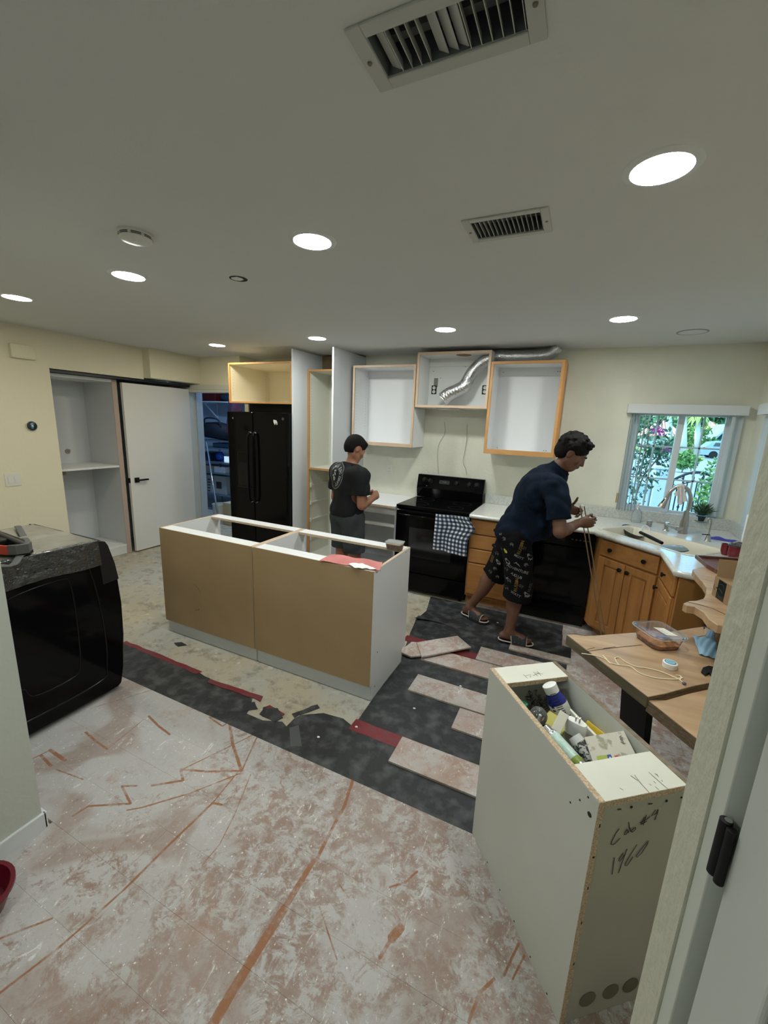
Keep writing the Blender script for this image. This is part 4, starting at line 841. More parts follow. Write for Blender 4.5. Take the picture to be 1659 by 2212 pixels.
# ------------------------------------------------------------------ garage beyond the doorway
struct('wall_garage_left', MB().box(-7.6, -7.5, 4.24, 7.4, 0, 2.5).box(-7.5, -4.88, 4.24, 4.34, 0, 2.5), mat('garage_wall', (.45, .52, .60), .9)); struct('wall_garage_far', MB().box(-7.6, -3.2, 6.25, 6.35, 0, 2.5), MT['garage_wall'])
struct('wall_garage_right', MB().box(-3.60, -3.5, 4.6, 6.25, 0, 2.5).box(-3.94, -3.5, 4.545, 4.6, 0, 2.5), MT['garage_wall']); struct('ceiling_garage', MB().box(-7.6, -3.4, 4.545, 6.35, 2.5, 2.6).box(-7.6, -5.51, 4.1, 4.545, 2.5, 2.6), MT['garage_wall'])
struct('floor_garage', MB().box(-7.6, -3.2, 4.601, 6.35, -.12, -.002), conc_m)
gl = bpy.data.lights.new('garage_fill_light', 'AREA'); gl.energy = 22; gl.color = (.42, .66, 1.0); gl.shape = 'RECTANGLE'; gl.size = 1.2; gl.size_y = .12  # added bluish light in place of unseen daylight entering the garage
go = bpy.data.objects.new('garage_fill_light', gl); COL.objects.link(go); go.location = (-5.0, 5.05, 2.46)
def gp(u, v, y): return at(u, v, 1, y)
def gbox(nm, lb, cat_, u0, v0, u1, v1, y, dep, m, bevel=.006):
    a, b_ = gp(u0, v0, y), gp(u1, v1, y); return tag(part(nm, MB().box(a.x, b_.x, y, y + dep, b_.z, a.z), m, bevel=bevel), lb, cat_)
sh = thing('wall_shelf', 'white wall shelf on brackets high in the garage', 'shelf', (-6.0, 6.1, 2.0)); zs = gp(450, 869, 5.9).z
part('shelf_board', MB().box(-7.3, -4.6, 5.85, 6.245, zs, zs + .02), white_m, sh)
for x in (-6.62, -5.6): part('bracket', MB().box(x, x + .02, 5.9, 6.245, zs - .02, zs).box(x, x + .02, 6.225, 6.245, zs - .30, zs - .02).pprism([(x, 5.92, zs - .02), (x, 5.95, zs - .02), (x, 6.225, zs - .27), (x, 6.225, zs - .30)], (.02, 0, 0)), white_m, sh)
tag(part('storage_bin', MB().box(-6.75, -6.30, 5.90, 6.2, zs + .021, zs + .30), mat('dark_red_plastic', (.12, .008, .010), .4), bevel=.015), 'dark red bin on the garage shelf', 'bin')
tag(part('cloth_bundle', MB().ball((-6.03, 6.02, zs + .10), .21, 18, 10, (1, .7, .38)), mat('dark_blue_cloth', (.02, .04, .06), .9, bump=(12, 1)), smooth=True), 'dark blue cloth bundle on the garage shelf', 'bundle')
# rack with bag, boxes, ball
rk = thing('storage_rack', 'metal storage rack crowded with boxes in the garage', 'rack', (-5.9, 5.55, 0)); rm = mat('rack_metal', (.35, .42, .5), .35, .9)
ra = gp(430, 1000, 5.45).x; rb = gp(512, 1000, 5.45).x + .2; zl = [gp(460, v, 5.45).z for v in (1067, 1021, 997, 967, 951)]
for x in (ra, rb):
    for y in (5.45, 5.95): part('post', MB().box(x - .012, x + .012, y - .012, y + .012, .0, zl[4]), rm, rk)
for z in [.03] + zl: part('rack_shelf', MB().box(ra, rb, 5.45, 5.95, z - .02, z), rm, rk)
def on_rack(nm, lb, cat_, u0, u1, k, h, m, y=5.50, d=.3, **kw):
    a, b_ = gp(u0, 1000, y).x, gp(u1, 1000, y).x; z = ([.03] + zl)[k] + .001; return tag(part(nm, MB().box(a, b_, y, y + d, z, z + h), m, bevel=.008), lb, cat_)
gx = mat('garage_carton', (.34, .30, .24), .85); gw = mat('white_carton', (.70, .72, .74), .7); gbk = mat('crate_grey', (.33, .35, .33), .7)
z1 = zl[0]
b1 = on_rack('storage_crate', 'grey printed carton at the bottom of the garage rack, left', 'carton', 433, 456, 1, (zl[1] - z1) * .86, gbk); b2 = on_rack('storage_crate', 'grey printed carton with black window print on the garage rack', 'carton', 459, 486, 1, (zl[1] - z1) * .86, gbk)
m = MB(); a = gp(467, 1040, 5.499); b_ = gp(479, 1056, 5.499); m.box(a.x, b_.x, 5.4975, 5.499, b_.z, a.z); part('carton_print', m, mat('print_black', (.03, .03, .03), .8), b2)
m = MB()
for k in range(5): a = gp(449, 1034 + k * 6, 5.499); m.box(a.x, a.x + .06, 5.4975, 5.499, a.z - .02, a.z)
part('carton_print', m, MT['print_black'], b1)['kind'] = 'stuff'
on_rack('white_box', 'white carton with a black bar, on the garage rack', 'box', 461, 485, 2, .11, gw); a = gp(476, 1006, 5.499); tag(part('black_bar', MB().box(a.x - .012, a.x + .012, 5.495, 5.4985, a.z - .03, a.z + .05), MT['print_black']), 'black bar on the white carton in the garage', 'bar')
on_rack('brown_carton', 'brown carton left of the white one on the garage rack', 'carton', 432, 459, 2, .11, gx)
on_rack('navy_tote', 'dark navy tote behind the silver pole in the garage', 'tote', 430, 455, 3, .15, mat('navy_plastic', (.01, .02, .05), .4))
c = gp(474, 981, 5.6); tag(part('ball', MB().ball((c.x, 5.62, zl[2] + .082), .081, 24, 14), mat('blue_ball', (.01, .07, .42), .2), smooth=True), 'shiny blue ball in the garage', 'ball')
c = gp(488, 976, 5.55); tag(part('glowing_screen', MB().box(c.x - .05, c.x + .06, 5.55, 5.58, zl[2] + .002, zl[2] + .10), emission('screen_glow', (.55, .8, 1.0), .8)), 'small glowing pale screen beside the blue ball', 'screen')
on_rack('blue_carton', 'pale blue carton above the ball in the garage', 'carton', 461, 494, 4, .07, mat('pale_blue_card', (.10, .22, .32), .7), y=5.65)
# duffel bag lying over the rack top
bx, bz = gp(456, 925, 5.5).x, zl[4] + .165
t = thing('duffel_bag', 'black duffel bag with handles on top of the garage rack', 'bag', (bx, 5.7, bz - .1)); bagm = mat('black_canvas', (.008, .010, .018), .7, bump=(14, .8))
part('bag_body', MB().tube([(bx - .36, 5.68, bz + .02), (bx - .30, 5.68, bz), (bx, 5.68, bz + .0), (bx + .28, 5.68, bz - .03), (bx + .34, 5.68, bz - .03)], [.06, .14, .16, .14, .08], 18), bagm, t, smooth='full')
part('bag_handle', MB().tube(spline([(bx - .22, 5.56, bz + .08), (bx - .20, 5.55, bz + .20), (bx - .02, 5.55, bz + .22), (bx + .14, 5.55, bz + .18), (bx + .17, 5.56, bz + .07)], 5), .014, 8), bagm, t, smooth='full')
c = gp(494, 905, 5.4); tag(part('hanging_jacket', MB().grid(lambda a, b_: (c.x - .10 * b_ + .30 * a, 5.42 + .05 * math.sin(a * 9), c.z + .38 - .62 * b_), 14, 12, .01), mat('dark_red_jacket', (.09, .012, .025), .85, col2=(.02, .01, .03), ns=10), smooth=True), 'dark red patterned jacket hanging by the fridge in the garage', 'jacket')
a = gp(446, 955, 4.95); b_ = gp(467, 1090, 4.75); b_.z = gp(467, 1090, 4.75).z
tag(part('silver_pole', MB().tube([a, b_.lerp(a, .5), b_, b_ + (b_ - a).normalized() * .16], [.010, .012, .014, .014], 12), chrome_m, smooth=True), 'long silver pole leaning in the garage', 'pole')
a = gp(497, 975, 5.2); tag(part('metal_post', MB().box(a.x - .012, a.x + .012, 5.2, 5.225, .0, a.z), rm), 'thin upright metal post next to the fridge in the garage', 'post')
# leaning boards by the doorway
t = thing('leaning_board', 'brown board leaning inside the garage doorway', 'board', (-4.85, 4.6, 0)); P0 = gp(428, 1000, 4.5); P1 = gp(448, 1116, 4.5)
bd = part('board_face', MB().pprism([(P0.x, 4.52, P0.z), (P0.x + .02, 4.52, P0.z), (P1.x + .02, 4.45, .003), (P1.x - .16, 4.45, .003), (P0.x - .10, 4.52, P0.z - .3)], (0, .02, 0)), mat('pink_board', (.30, .20, .17), .7), t)
tag(part('wood_batten', MB().tube([(P0.x + .03, 4.44, P0.z), (P1.x + .07, 4.40, .015)], .016, 4), mat('batten', (.22, .15, .09), .7)), 'thin wooden batten leaning beside the brown board', 'batten')
for u0, v0, u1, lb, m in ((452, 1090, 474, 'cream bucket on the garage floor', ivory_m), (478, 1086, 506, 'tan carton on the garage floor by the fridge', mat('tan_card', (.48, .42, .30), .8))):
    a, b_ = gp(u0, v0, 4.75), gp(u1, v0, 4.75)
    if 'bucket' in lb: t = tag(part('bucket', MB().lathe([(.085, 0), (.105, a.z), (.11, a.z), (.11, a.z + .012), (.098, a.z + .012), (.08, .02)], ((a.x + b_.x) / 2, 4.85, 0), n=26, caps=False), m, smooth=True), lb, 'bucket')
    else: tag(part('floor_carton', MB().box(a.x, b_.x + .1, 4.78, 5.05, .0, a.z), m, bevel=.004), lb, 'carton')

# ------------------------------------------------------------------ washing machine
wx = -2.40
t = thing('washing_machine', 'black washing machine under clear film at the left', 'washing machine', (-2.74, 1.08, 0))
prof = [(.735, .035), (1.385, .035), (1.408, .05), (1.428, .15), (1.450, .36), (1.456, .57), (1.445, .76), (1.432, .83), (1.405, .94), (1.392, .968), (1.37, .985), (.735, .985)]
wb = part('cabinet_shell', MB().pprism([(wx, y, z) for y, z in prof], (-.685, 0, 0)), black_m, t, bevel=.012, seg=3)
def loop(P, cl=True): return spline(P + P[:1], 6) if cl else spline(P, 6)
m = MB(); m.tube(loop([(wx + .0005, .93, .30), (wx + .0005, .90, .36), (wx + .0005, .90, .74), (wx + .0005, .93, .80), (wx + .0005, 1.14, .82), (wx + .0005, 1.19, .78), (wx + .0005, 1.20, .55), (wx + .0005, 1.19, .30), (wx + .0005, 1.15, .24), (wx + .0005, .97, .24)]), .004, 6, caps=False)
m.tube(loop([(wx + .0005, .82, .12), (wx + .0005, .80, .20), (wx + .0005, .80, .83), (wx + .0005, .84, .88), (wx + .0005, 1.24, .90), (wx + .0005, 1.30, .80), (wx + .0005, 1.335, .50), (wx + .0005, 1.33, .22), (wx + .0005, 1.27, .13)]), .005, 6, caps=False)
part('pressed_ridge', m, mat('black_ridge', (.006, .006, .007), .2, spec=.3), wb, smooth='full')
part('control_console', MB().pprism([(wx + .002, 1.36, .72), (wx + .002, 1.450, .725), (wx + .002, 1.436, .83), (wx + .002, 1.408, .945), (wx + .002, 1.394, .972), (wx + .002, 1.345, .99)], (-.689, 0, 0)), mat('console_black', (.012, .012, .013), .3), wb, bevel=.003)
for x in (wx - .06, wx - .62):
    for y in (.80, 1.33): part('foot', MB().cyl((x, y, .0125), (x, y, .037), .022, 12), blackmat_m, t)
# dusty clear film over the top
film_m = mat('dusty_film', (.20, .19, .165), .32, col2=(.31, .295, .25), ns=5, bump=(22, .35)); filmc_m = mat('crinkled_film', (.014, .017, .017), .10, spec=1.0, coat=.9, bump=(75, 1.0))
def film(a, b_):
    x = -3.05 + .658 * a; y = .75 + .60 * b_; return (x, y, .989 + .006 * max(0, math.sin(a * 7 + b_ * 6)) * (1 - a) + .010 * math.exp(-((a - .3 - .25 * b_) / .06) ** 2))
t = thing('film_cover', 'dusty clear plastic film draped over the washing machine', 'plastic film', (-2.7, 1.05, .989))
part('film_top', MB().grid(film, 44, 30, .001), film_m, t, smooth=True)
def drop(a, b_):
    y = .75 + .60 * a + .010 * b_; n_ = mnoise.noise(Vector((a * 14, b_ * 4, 1))) ; q_ = min(1, b_ / .12); return (wx - .010 * (1 - q_) ** 2 + .006 + .006 * n_, y, .993 - .010 * q_ ** 2 - .15 * max(0, b_ - .08) - .006 * math.sin(a * 9) * b_)
part('film_side', MB().grid(drop, 110, 26, .0012), filmc_m, t, smooth=True)
# grey strap crossing the film and tool with orange frame
strap_m = mat('grey_strap', (.11, .115, .11), .8, bump=(120, .5), stretch=(1, 1, 1))
pts = [at(*uv, 2, z) for uv, z in (((38, 1136), 1.006), ((50, 1158), .999), ((57, 1170), .998))] ; pts2 = [at(*uv, 2, 1.0005) for uv in ((56, 1182), (42, 1202), (22, 1222))]
e = at(0, 1243, 0, wx + .012); e2 = at(-30, 1275, 0, wx + .012)
t = thing('grey_strap', 'ribbed grey strap lying across the film on the washing machine', 'strap', (-2.6, 1.1, 1.0))
part('strap_band', MB().tube(spline(pts + pts2 + [Vector((wx + .005, at(10, 1235, 2, 1.0).y, .998)), e, e2], 5), .016, 8, flat=.12, up=(0.05, 0, 1)), strap_m, t, smooth='full')
c = at(14, 1185, 2, 1.012); c.y += .02
t = thing('orange_tool', 'grey and orange hand tool lying on the washing machine', 'tool', c)
def tool_poly(sc, dx=0, dy=0): return [(c.x + x * sc + dx, c.y + y * sc + dy) for x, y in ((-.42, -.105), (-.10, -.105), (.04, -.075), (.135, -.025), (.150, .01), (.125, .035), (.03, .045), (-.10, .10), (-.42, .12))]
part('tool_base', MB().prism(tool_poly(1), 1.0, 1.014), blackmat_m, t)
m = MB().prism([(c.x - .42, c.y - .118), (c.x - .08, c.y - .116), (c.x + .108, c.y - .060), (c.x + .103, c.y - .048), (c.x - .08, c.y - .104), (c.x - .42, c.y - .106)], 1.006, 1.052); part('orange_guard', m, mat('tool_orange', (.50, .035, .012), .4), t, bevel=.003)
part('grey_nose', MB().prism([(c.x + .107, c.y - .061), (c.x + .137, c.y - .040), (c.x + .152, c.y + .008), (c.x + .120, c.y + .036), (c.x + .112, c.y + .026), (c.x + .138, c.y + .005), (c.x + .126, c.y - .032), (c.x + .102, c.y - .049)], 1.008, 1.056), mat('tool_grey', (.10, .10, .095), .5), t, bevel=.003)
part('handle_bar', MB().tube(spline([(c.x + .10, c.y + .02, 1.035), (c.x - .02, c.y + .02, 1.045), (c.x - .2, c.y + .03, 1.05), (c.x - .42, c.y + .04, 1.055)], 5), .011, 10), mat('tool_grey2', (.05, .05, .05), .5), t, smooth='full')
part('motor_block', MB().box(c.x - .42, c.x - .05, c.y - .06, c.y + .05, 1.014, 1.048), blackmat_m, t, bevel=.008)
# red object at the left bottom edge
p = Vector((-1.632, .43, 0)); t = tag(part('red_bucket', MB().lathe([(.085, .0125), (.112, .085), (.118, .085), (.118, .095), (.105, .095), (.082, .03), (.001, .028)], (p.x - .03, p.y - .02, 0), n=36, caps=False), mat('red_plastic', (.13, .006, .015), .3), smooth=True), 'low dark red basin cut off by the left edge of the picture', 'bucket')
# ------------------------------------------------------------------ tall open cabinet box used as a bin (foreground right)
a = Vector((.158, 1.020, 0)); b = Vector((-.205, 1.480, 0)); D = (b - a).normalized(); Nn = Vector((D.y, -D.x, 0)); L = (b - a).length; Wd = .292; Hc = .795; k = .018
if Nn.x < 0: Nn = -Nn
bin_m = mat('old_white_melamine', (.60, .615, .56), .5, col2=(.56, .57, .515), ns=2); bin_in = mat('cream_bin_inside', (.80, .79, .69), .5, col2=(.72, .71, .61), ns=4)
def bx(a0, a1, n0, n1, z0, z1, m=None):
    m = m or MB(); c = a + D * (a0 + a1) / 2 + Nn * (n0 + n1) / 2; c.z = (z0 + z1) / 2; return m.obox(c, (a1 - a0, n1 - n0, z1 - z0), D, -Nn if D.cross(Nn).z < 0 else Nn)
t = thing('box_cabinet', 'tall narrow cream cabinet box with handwriting, standing open at front right', 'cabinet', (a + b) / 2 + Nn * .15)
zb = .0135
sd1 = part('side_panel', bx(0, L, 0, k, zb, Hc), bin_m, t); sd2 = part('side_panel', bx(0, L, Wd - k, Wd, zb, Hc), bin_m, t)
for s_, n0 in ((sd1, 0), (sd2, Wd - k)):
    part('chip_edge', bx(.0005, L - .0005, n0 + .0006, n0 + k - .0006, Hc, Hc + .0012), chip_m if n0 == 0 else mat('aged_chip', (.17, .13, .09), .8, col2=(.28, .22, .16), ns=40), s_); part('chip_edge', bx(-.0012, 0, n0 + .0006, n0 + k - .0006, zb, Hc), chip_m, s_)
ep = part('end_panel', bx(.0006, k, k, Wd - k, zb, Hc - .0185), mat('end_melamine', (.47, .46, .38), .5, col2=(.42, .41, .34), ns=3), t); part('far_end_panel', bx(L - k, L - .0006, k, Wd - k, zb, Hc - .0185), bin_m, t)
part('bottom_panel', bx(k, L - k, k, Wd - k, .10, .118), bin_in, t)
r1 = part('top_rail', bx(.0006, .118, k, Wd - k, Hc - k, Hc), bin_in, t); r2 = part('top_rail', bx(L - .098, L - .0006, k, Wd - k, Hc - k, Hc), bin_in, t)
part('chip_edge', bx(-.0006, .0006, k, Wd - k, Hc - k, Hc - .0006), chip_m, r1); part('chip_edge', bx(L - .0994, L - .098, k, Wd - k, Hc - k, Hc - .0006), chip_m, r2)
# handwriting on the near end; coordinates in metres from the end's top left corner
ink = mat('pencil_ink', (.035, .032, .025), .8)
org = a + D * (-.0002) + Vector((0, 0, Hc)); Xh = Nn; Yh = Vector((0, 0, 1))
# pixel strokes read off the photo, mapped onto the plane of the panel
def onpanel(u, v):
    d = Vector(RM.T @ np.array([(u - CX) / FPX, (v - CY) / FPX, 1.0])); o = Vector((0, 0, HC)); tt = (org - o).dot(D) / d.dot(D); p = o + d * tt; return ((p - org).dot(Xh), (p - org).dot(Yh))
def pen(strokes, ox, oy, sc, w, m):
    for s_ in strokes: stroke(m, [onpanel(ox + x / sc, oy + y / sc) for x, y in s_], w, org, Xh, Yh, .0012)
m = MB(); ZX, ZY, ZS = 1270, 1680, 7.213
pen([[(485, 790), (430, 860), (370, 980), (352, 1030), (390, 1035), (440, 1000), (500, 935)],
     [(610, 795), (570, 850), (558, 882), (585, 880), (625, 820), (600, 800)], [(622, 815), (625, 855)],
     [(630, 685), (640, 760), (660, 830), (690, 842), (735, 800), (742, 775), (710, 780), (665, 825)],
     [(875, 605), (820, 720)], [(905, 575), (855, 735)], [(800, 695), (900, 650), (960, 600)], [(815, 725), (915, 670)],
     [(1050, 490), (985, 590), (1050, 560), (1088, 520)], [(1090, 490), (1075, 560), (1030, 655)]], ZX, ZY, ZS, .0030, m)
pen([[(408, 1235), (395, 1330), (370, 1500)], [(545, 1165), (495, 1240), (475, 1290), (490, 1300), (560, 1200)], [(605, 1105), (550, 1250), (470, 1480)],
     [(760, 1035), (680, 1160), (580, 1330), (570, 1360), (605, 1365), (650, 1300), (700, 1225)], [(945, 975), (880, 1040), (790, 1150), (740, 1220), (760, 1232), (830, 1170), (900, 1060), (935, 1000)]], ZX, ZY, ZS, .0027, m)
part('handwriting', m, ink, ep)
m = MB()
pen([[(455, 490), (515, 483)], [(935, 406), (1000, 398)]], ZX, ZY, ZS, .0035, m); pen([[(185, 718), (175, 772)]], ZX, ZY, ZS, .004, m)
for u, v, r in ((676, 457, .0038), (1222, 360, .0038), (1455, 305, .003), (82, 1235, .0036)):
    x, y = onpanel(ZX + u / ZS, ZY + v / ZS); c = org + Xh * x + Yh * y; m.cyl(c, c - D * .0012, r, 10)
for z in (.25, .40, .52): c = org + Xh * .012 + Yh * -(Hc - z); m.obox(c - D * .001, (.0012, .003, .009), D, Nn)
part('staple_marks', m, hole_m, ep)['kind'] = 'stuff'
m = MB()
for x in (.085, .165, .235): c = org + Xh * x; c.z = .085; m.lathe([(.0275, .0006), (.0275, .0012)], c, -D, n=24)
hd = part('vent_holes', m, mat('hole_brown', (.16, .14, .10), .9), ep)
m = MB()
for d_, z in ((.035, .775), (.09, .70), (.06, .74)): c = a + D * d_ - Nn * .0012; c.z = z; m.cyl(c, c + Nn * .001, .0028, 8)
c = a + D * .022 - Nn * .0012; c.z = .735; m.cyl(c, c + Nn * .001, .007, 14)
for z in (.16, .28, .42, .55): c = a + D * .004 - Nn * .0012; c.z = z
for d_ in (.06, .15, .25, .35, .45): c = a + D * d_ - Nn * .0012; c.z = .03; m.cyl(c, c + Nn * .001, .0028, 8)
part('screw_heads', m, hole_m, sd1)
def ontop(u, v, z=Hc): return at(u, v, 2, z)
def topstroke(m, pts, w): stroke(m, [((ontop(u, v)).x, (ontop(u, v)).y) for u, v in pts], w, Vector((0, 0, Hc)), (1, 0, 0), (0, 1, 0), .0006)
m = MB()
def c8(*p): return [(1060 + u / 3.770, 1420 + v / 3.770) for u, v in p]
for s_ in (c8((265, 140), (300, 172)), c8((283, 152), (325, 140), (322, 165)), c8((345, 118), (385, 155)), c8((375, 112), (410, 150)), c8((345, 150), (395, 128)), c8((360, 125), (425, 137))): topstroke(m, s_, .0016)
part('handwriting', m, ink, r2)
m = MB()
for s_ in (c8((1170, 958), (1225, 1030), (1290, 1102)), c8((1140, 965), (1200, 1005)), c8((1285, 935), (1370, 1010), (1450, 1080)), c8((1335, 945), (1352, 962)), c8((1350, 950), (1366, 975)), c8((1290, 1030), (1310, 1045)), c8((1325, 1010), (1345, 1028)), c8((1050, 1065), (1080, 1082)), c8((1390, 1000), (1400, 1015)), c8((1340, 1055), (1370, 1080))): topstroke(m, s_, .0014)
part('scribbles', m, ink, r1)
# loose batten inside and sloping divider
dvp = part('divider_board', bx(.13, L - .10, .215, .224, .40, Hc - .06), bin_in, t)
# contents
zf = .119
def P(u, v, z): return at(u, v, 2, z)
def bottle_body(t, A, B, prof, m, n=30, nm='bottle_body'):
    ax = (B - A).normalized(); return part(nm, MB().lathe(prof, A, ax, n=n, caps=False), m, t, smooth=True)
A = P(1216, 1542, .705); B = P(1186, 1478, .80); ax = (B - A).normalized(); Lb = (B - A).length
A = A - ax * .01; Lb += .01
t2 = thing('pill_bottle', 'white bottle with blue neck and white cap leaning in the cream box', 'bottle', A)
r = .033
bottle_body(t2, A, B, [(.001, 0), (r, .003), (r, Lb - .065), (r * .93, Lb - .05), (r * .70, Lb - .032), (.018, Lb - .03)], mat('blue_plastic', (.012, .02, .25), .25))
part('bottle_cap', MB().lathe([(.024, Lb - .030), (.0255, Lb - .002), (.022, Lb), (.001, Lb)], A, ax, n=36, caps=False), mat('cap_white', (.88, .88, .86), .4), t2, smooth=True)
lm = mat('label_white', (.60, .60, .57), .5); lbp = part('paper_label', MB().lathe([(r + .0005, .012), (r + .0008, .0125), (r + .0008, Lb - .068), (r + .0005, Lb - .0675)], A, ax, n=36, caps=False), lm, t2, smooth=True)
U = Vector((1, 0, 0)); U = (U - ax * U.dot(ax)).normalized(); Vv = ax.cross(U)
def wrap(m, ang, h, dw, dh, rr=r + .0012):
    ks = [ang + (i / 4 - .5) * dw / rr for i in range(5)]; vs = [A + ax * (h + s * dh / 2) + (U * math.cos(q) + Vv * math.sin(q)) * rr for s in (-1, 1) for q in ks]; m.add(vs, [(i, i + 1, i + 6, i + 5) for i in range(4)]); m.add(vs, [(i + 5, i + 6, i + 1, i) for i in range(4)])
m = MB(); camd = (Vector((0, 0, HC)) - A).normalized(); th0 = math.atan2(camd.dot(Vv), camd.dot(U))
for i in range(9): wrap(m, th0 + rng.uniform(-.2, .1), .035 + i * .008, .022, .0028)
for i in range(9): wrap(m, th0 + .55 + i * .042 - .2 - .35, .022, .0008 + .0005 * (i % 2), .018)
for i in range(5): wrap(m, th0 - .75, .04 + i * .012, .012, .006)
part('label_print', m, mat('print_dark', (.08, .08, .075), .6), lbp)
# spray can lying along the near side
def cyl_thing(name, lb, cat_, A, B, segs):
    t = thing(name, lb, cat_, A); ax = (B - A).normalized()
    for nm, prof, m in segs: part(nm, MB().lathe(prof, A, ax, n=32, caps=False), m, t, smooth=True)
    return t, ax
A = P(1178, 1572, .775); B = P(1250, 1652, .755); B = A + (B - A).normalized() * .20
alu = mat('can_aluminium', (.62, .62, .63), .22, .9); 
cyl_thing('spray_can', 'silver spray can with pale green band along the near side of the box', 'can', A, B,
          [('can_body', [(.001, 0), (.013, .0), (.0145, .002), (.0145, .020), (.0175, .024), (.0195, .03), (.0195, .225), (.015, .237), (.001, .24)], alu), ('green_label', [(.0198, .034), (.0200, .035), (.0200, .118), (.0198, .119)], mat('pale_green', (.42, .62, .52), .35, col2=(.62, .75, .68), ns=70)),
           ('olive_band', [(.0201, .119), (.0203, .1195), (.0203, .138), (.0201, .1385)], mat('olive', (.20, .27, .03), .4))])
# tube, second bottle, rack-like white plug box, envelope strips, painted carton
A = P(1240, 1590, .745); B = P(1285, 1655, .70); cyl_thing('squeeze_tube', 'white printed squeeze tube lying beside the carton in the box', 'tube', A, A + (B - A).normalized() * .14, [('tube_body', [(.001, 0), (.020, .001), (.021, .012), (.0225, .02), (.020, .08), (.016, .14), (.001, .14)], mat('tube_white', (.66, .66, .64), .35)), ('print_panel', [(.0226, .022), (.0230, .023), (.0206, .085), (.0200, .085)], mat('tube_print', (.50, .50, .48), .4, col2=(.04, .04, .04), ns=90, nr=(.5, .52)))])
c = P(1246, 1558, .755); X1 = (P(1276, 1572, .755) - P(1222, 1545, .755)).normalized()
t3 = thing('plug_adapter', 'white rounded plug adapter with two metal prongs in the box', 'adapter', c)
Yv = Vector((0, 0, 1)).cross(X1)
def oring(z, s): return [c + X1 * (s * x) + Yv * (s * y) + Vector((0, 0, z)) for x, y in [(.020 + .014 * math.cos(q), .014 * math.sin(q)) for q in np.linspace(-math.pi / 2, math.pi / 2, 9)] + [(-.020 + .014 * math.cos(q), .014 * math.sin(q)) for q in np.linspace(math.pi / 2, 3 * math.pi / 2, 9)]]
part('adapter_body', loft([oring(-.05, 1), oring(-.003, 1), oring(0, .93)]), mat('adapter_white', (.80, .80, .78), .35), t3, smooth=True)
for s in (-.003, .009): part('prong', MB().obox(c + X1 * s + Vector((0, 0, .008)), (.0022, .012, .017), X1, Yv), steel_m, t3)
c = P(1207, 1566, .745); t3 = tag(part('folded_card', MB().obox(c, (.095, .030, .014), (P(1222, 1540, .76) - P(1198, 1590, .72)), (1, .3, 0)), mat('card_ivory', (.62, .60, .50), .6), bevel=.002), 'ivory folded card lying between spray can and adapter', 'card')
c = P(1288, 1590, .70); tag(part('yellow_pack', MB().obox(c, (.10, .05, .012), (P(1300, 1605, .7) - P(1270, 1580, .7)), (0, .6, .6)), mat('yellow_foil', (.60, .42, .03), .3, bump=(30, .6)), bevel=.003), 'yellow foil pack behind the adapter in the box', 'pack')
c = P(1200, 1562, .70); tag(part('yellow_pack', MB().obox(c, (.08, .05, .012), (1, -.6, 0), (.3, .6, .5)), mat('lemon_foil', (.62, .55, .10), .35), bevel=.003), 'pale yellow pack under the ivory card in the box', 'pack')
c = P(1185, 1560, .68); tag(part('red_pouch', MB().ball(c, .022, 14, 9, (1.2, 1, .6)), mat('raspberry', (.35, .01, .03), .4), smooth=True), 'small red pouch between the glass bulb and the bottle', 'pouch')
# light bulb
c = P(1163, 1546, .74); t3 = thing('light_bulb', 'clear glass light bulb lying near the left wall of the box', 'bulb', c)
part('glass_globe', MB().ball(c, .030, 24, 14), sheet_glass('bulb_glass', (.80, .82, .80), .35, .02, .08), t3, smooth='full'); part('bulb_stem', MB().lathe([(.010, 0), (.004, .02), (.006, .03), (.001, .034)], c - Vector((0, 0, .028)), (.2, .2, 1), n=12, caps=False), mat('stem_glass', (.75, .75, .72), .1), t3, smooth=True)
part('screw_base', MB().lathe([(.013, 0), (.013, .02), (.006, .026), (.001, .026)], c + Vector((-.005, .024, -.01)), (-.1, .9, -.45), n=16, caps=False), steel_m, t3, smooth=True)
c = P(1130, 1520, .735); t3 = thing('small_jar', 'small jar with green lid against the left wall of the box', 'jar', c)
part('green_lid', MB().lathe([(.017, -.012), (.0175, .0), (.015, .003), (.001, .0035)], c, (0, 0, 1), n=26, caps=False), mat('green_cap', (.005, .16, .07), .4), t3, smooth=True); part('jar_body', MB().lathe([(.015, -.06), (.018, -.05), (.018, -.018), (.014, -.0125)], c, (0, 0, 1), n=26), mat('jar_white', (.70, .72, .70), .3), t3, smooth=True)
# dark tangle of string/moss
m = MB()
for k in range(46):
    p0 = P(1158 + rng.uniform(-12, 34), 1512 + rng.uniform(-10, 22), .64) + Vector((0, 0, rng.uniform(-.02, .02))); pl = [p0]
    for _ in range(5): pl.append(pl[-1] + Vector(rng.normal(0, .012, 3)) * 1.0)
    m.tube(spline(pl, 3), .0016, 5)
o = tag(part('tangled_twine', m, mat('dark_twine', (.05, .04, .035), .9, col2=(.22, .18, .15), ns=90)), 'dark tangled twine at the bottom of the box', 'twine'); o['kind'] = 'stuff'
c = P(1170, 1520, .55); tag(part('dark_bag', MB().ball((c.x + .02, c.y - .02, .50), .10, 18, 10, (.95, 1.1, 1.0)), mat('dark_plastic_bag', (.012, .012, .012), .35, bump=(20, .8)), smooth=True), 'dark plastic bag filling the bottom of the box', 'bag')
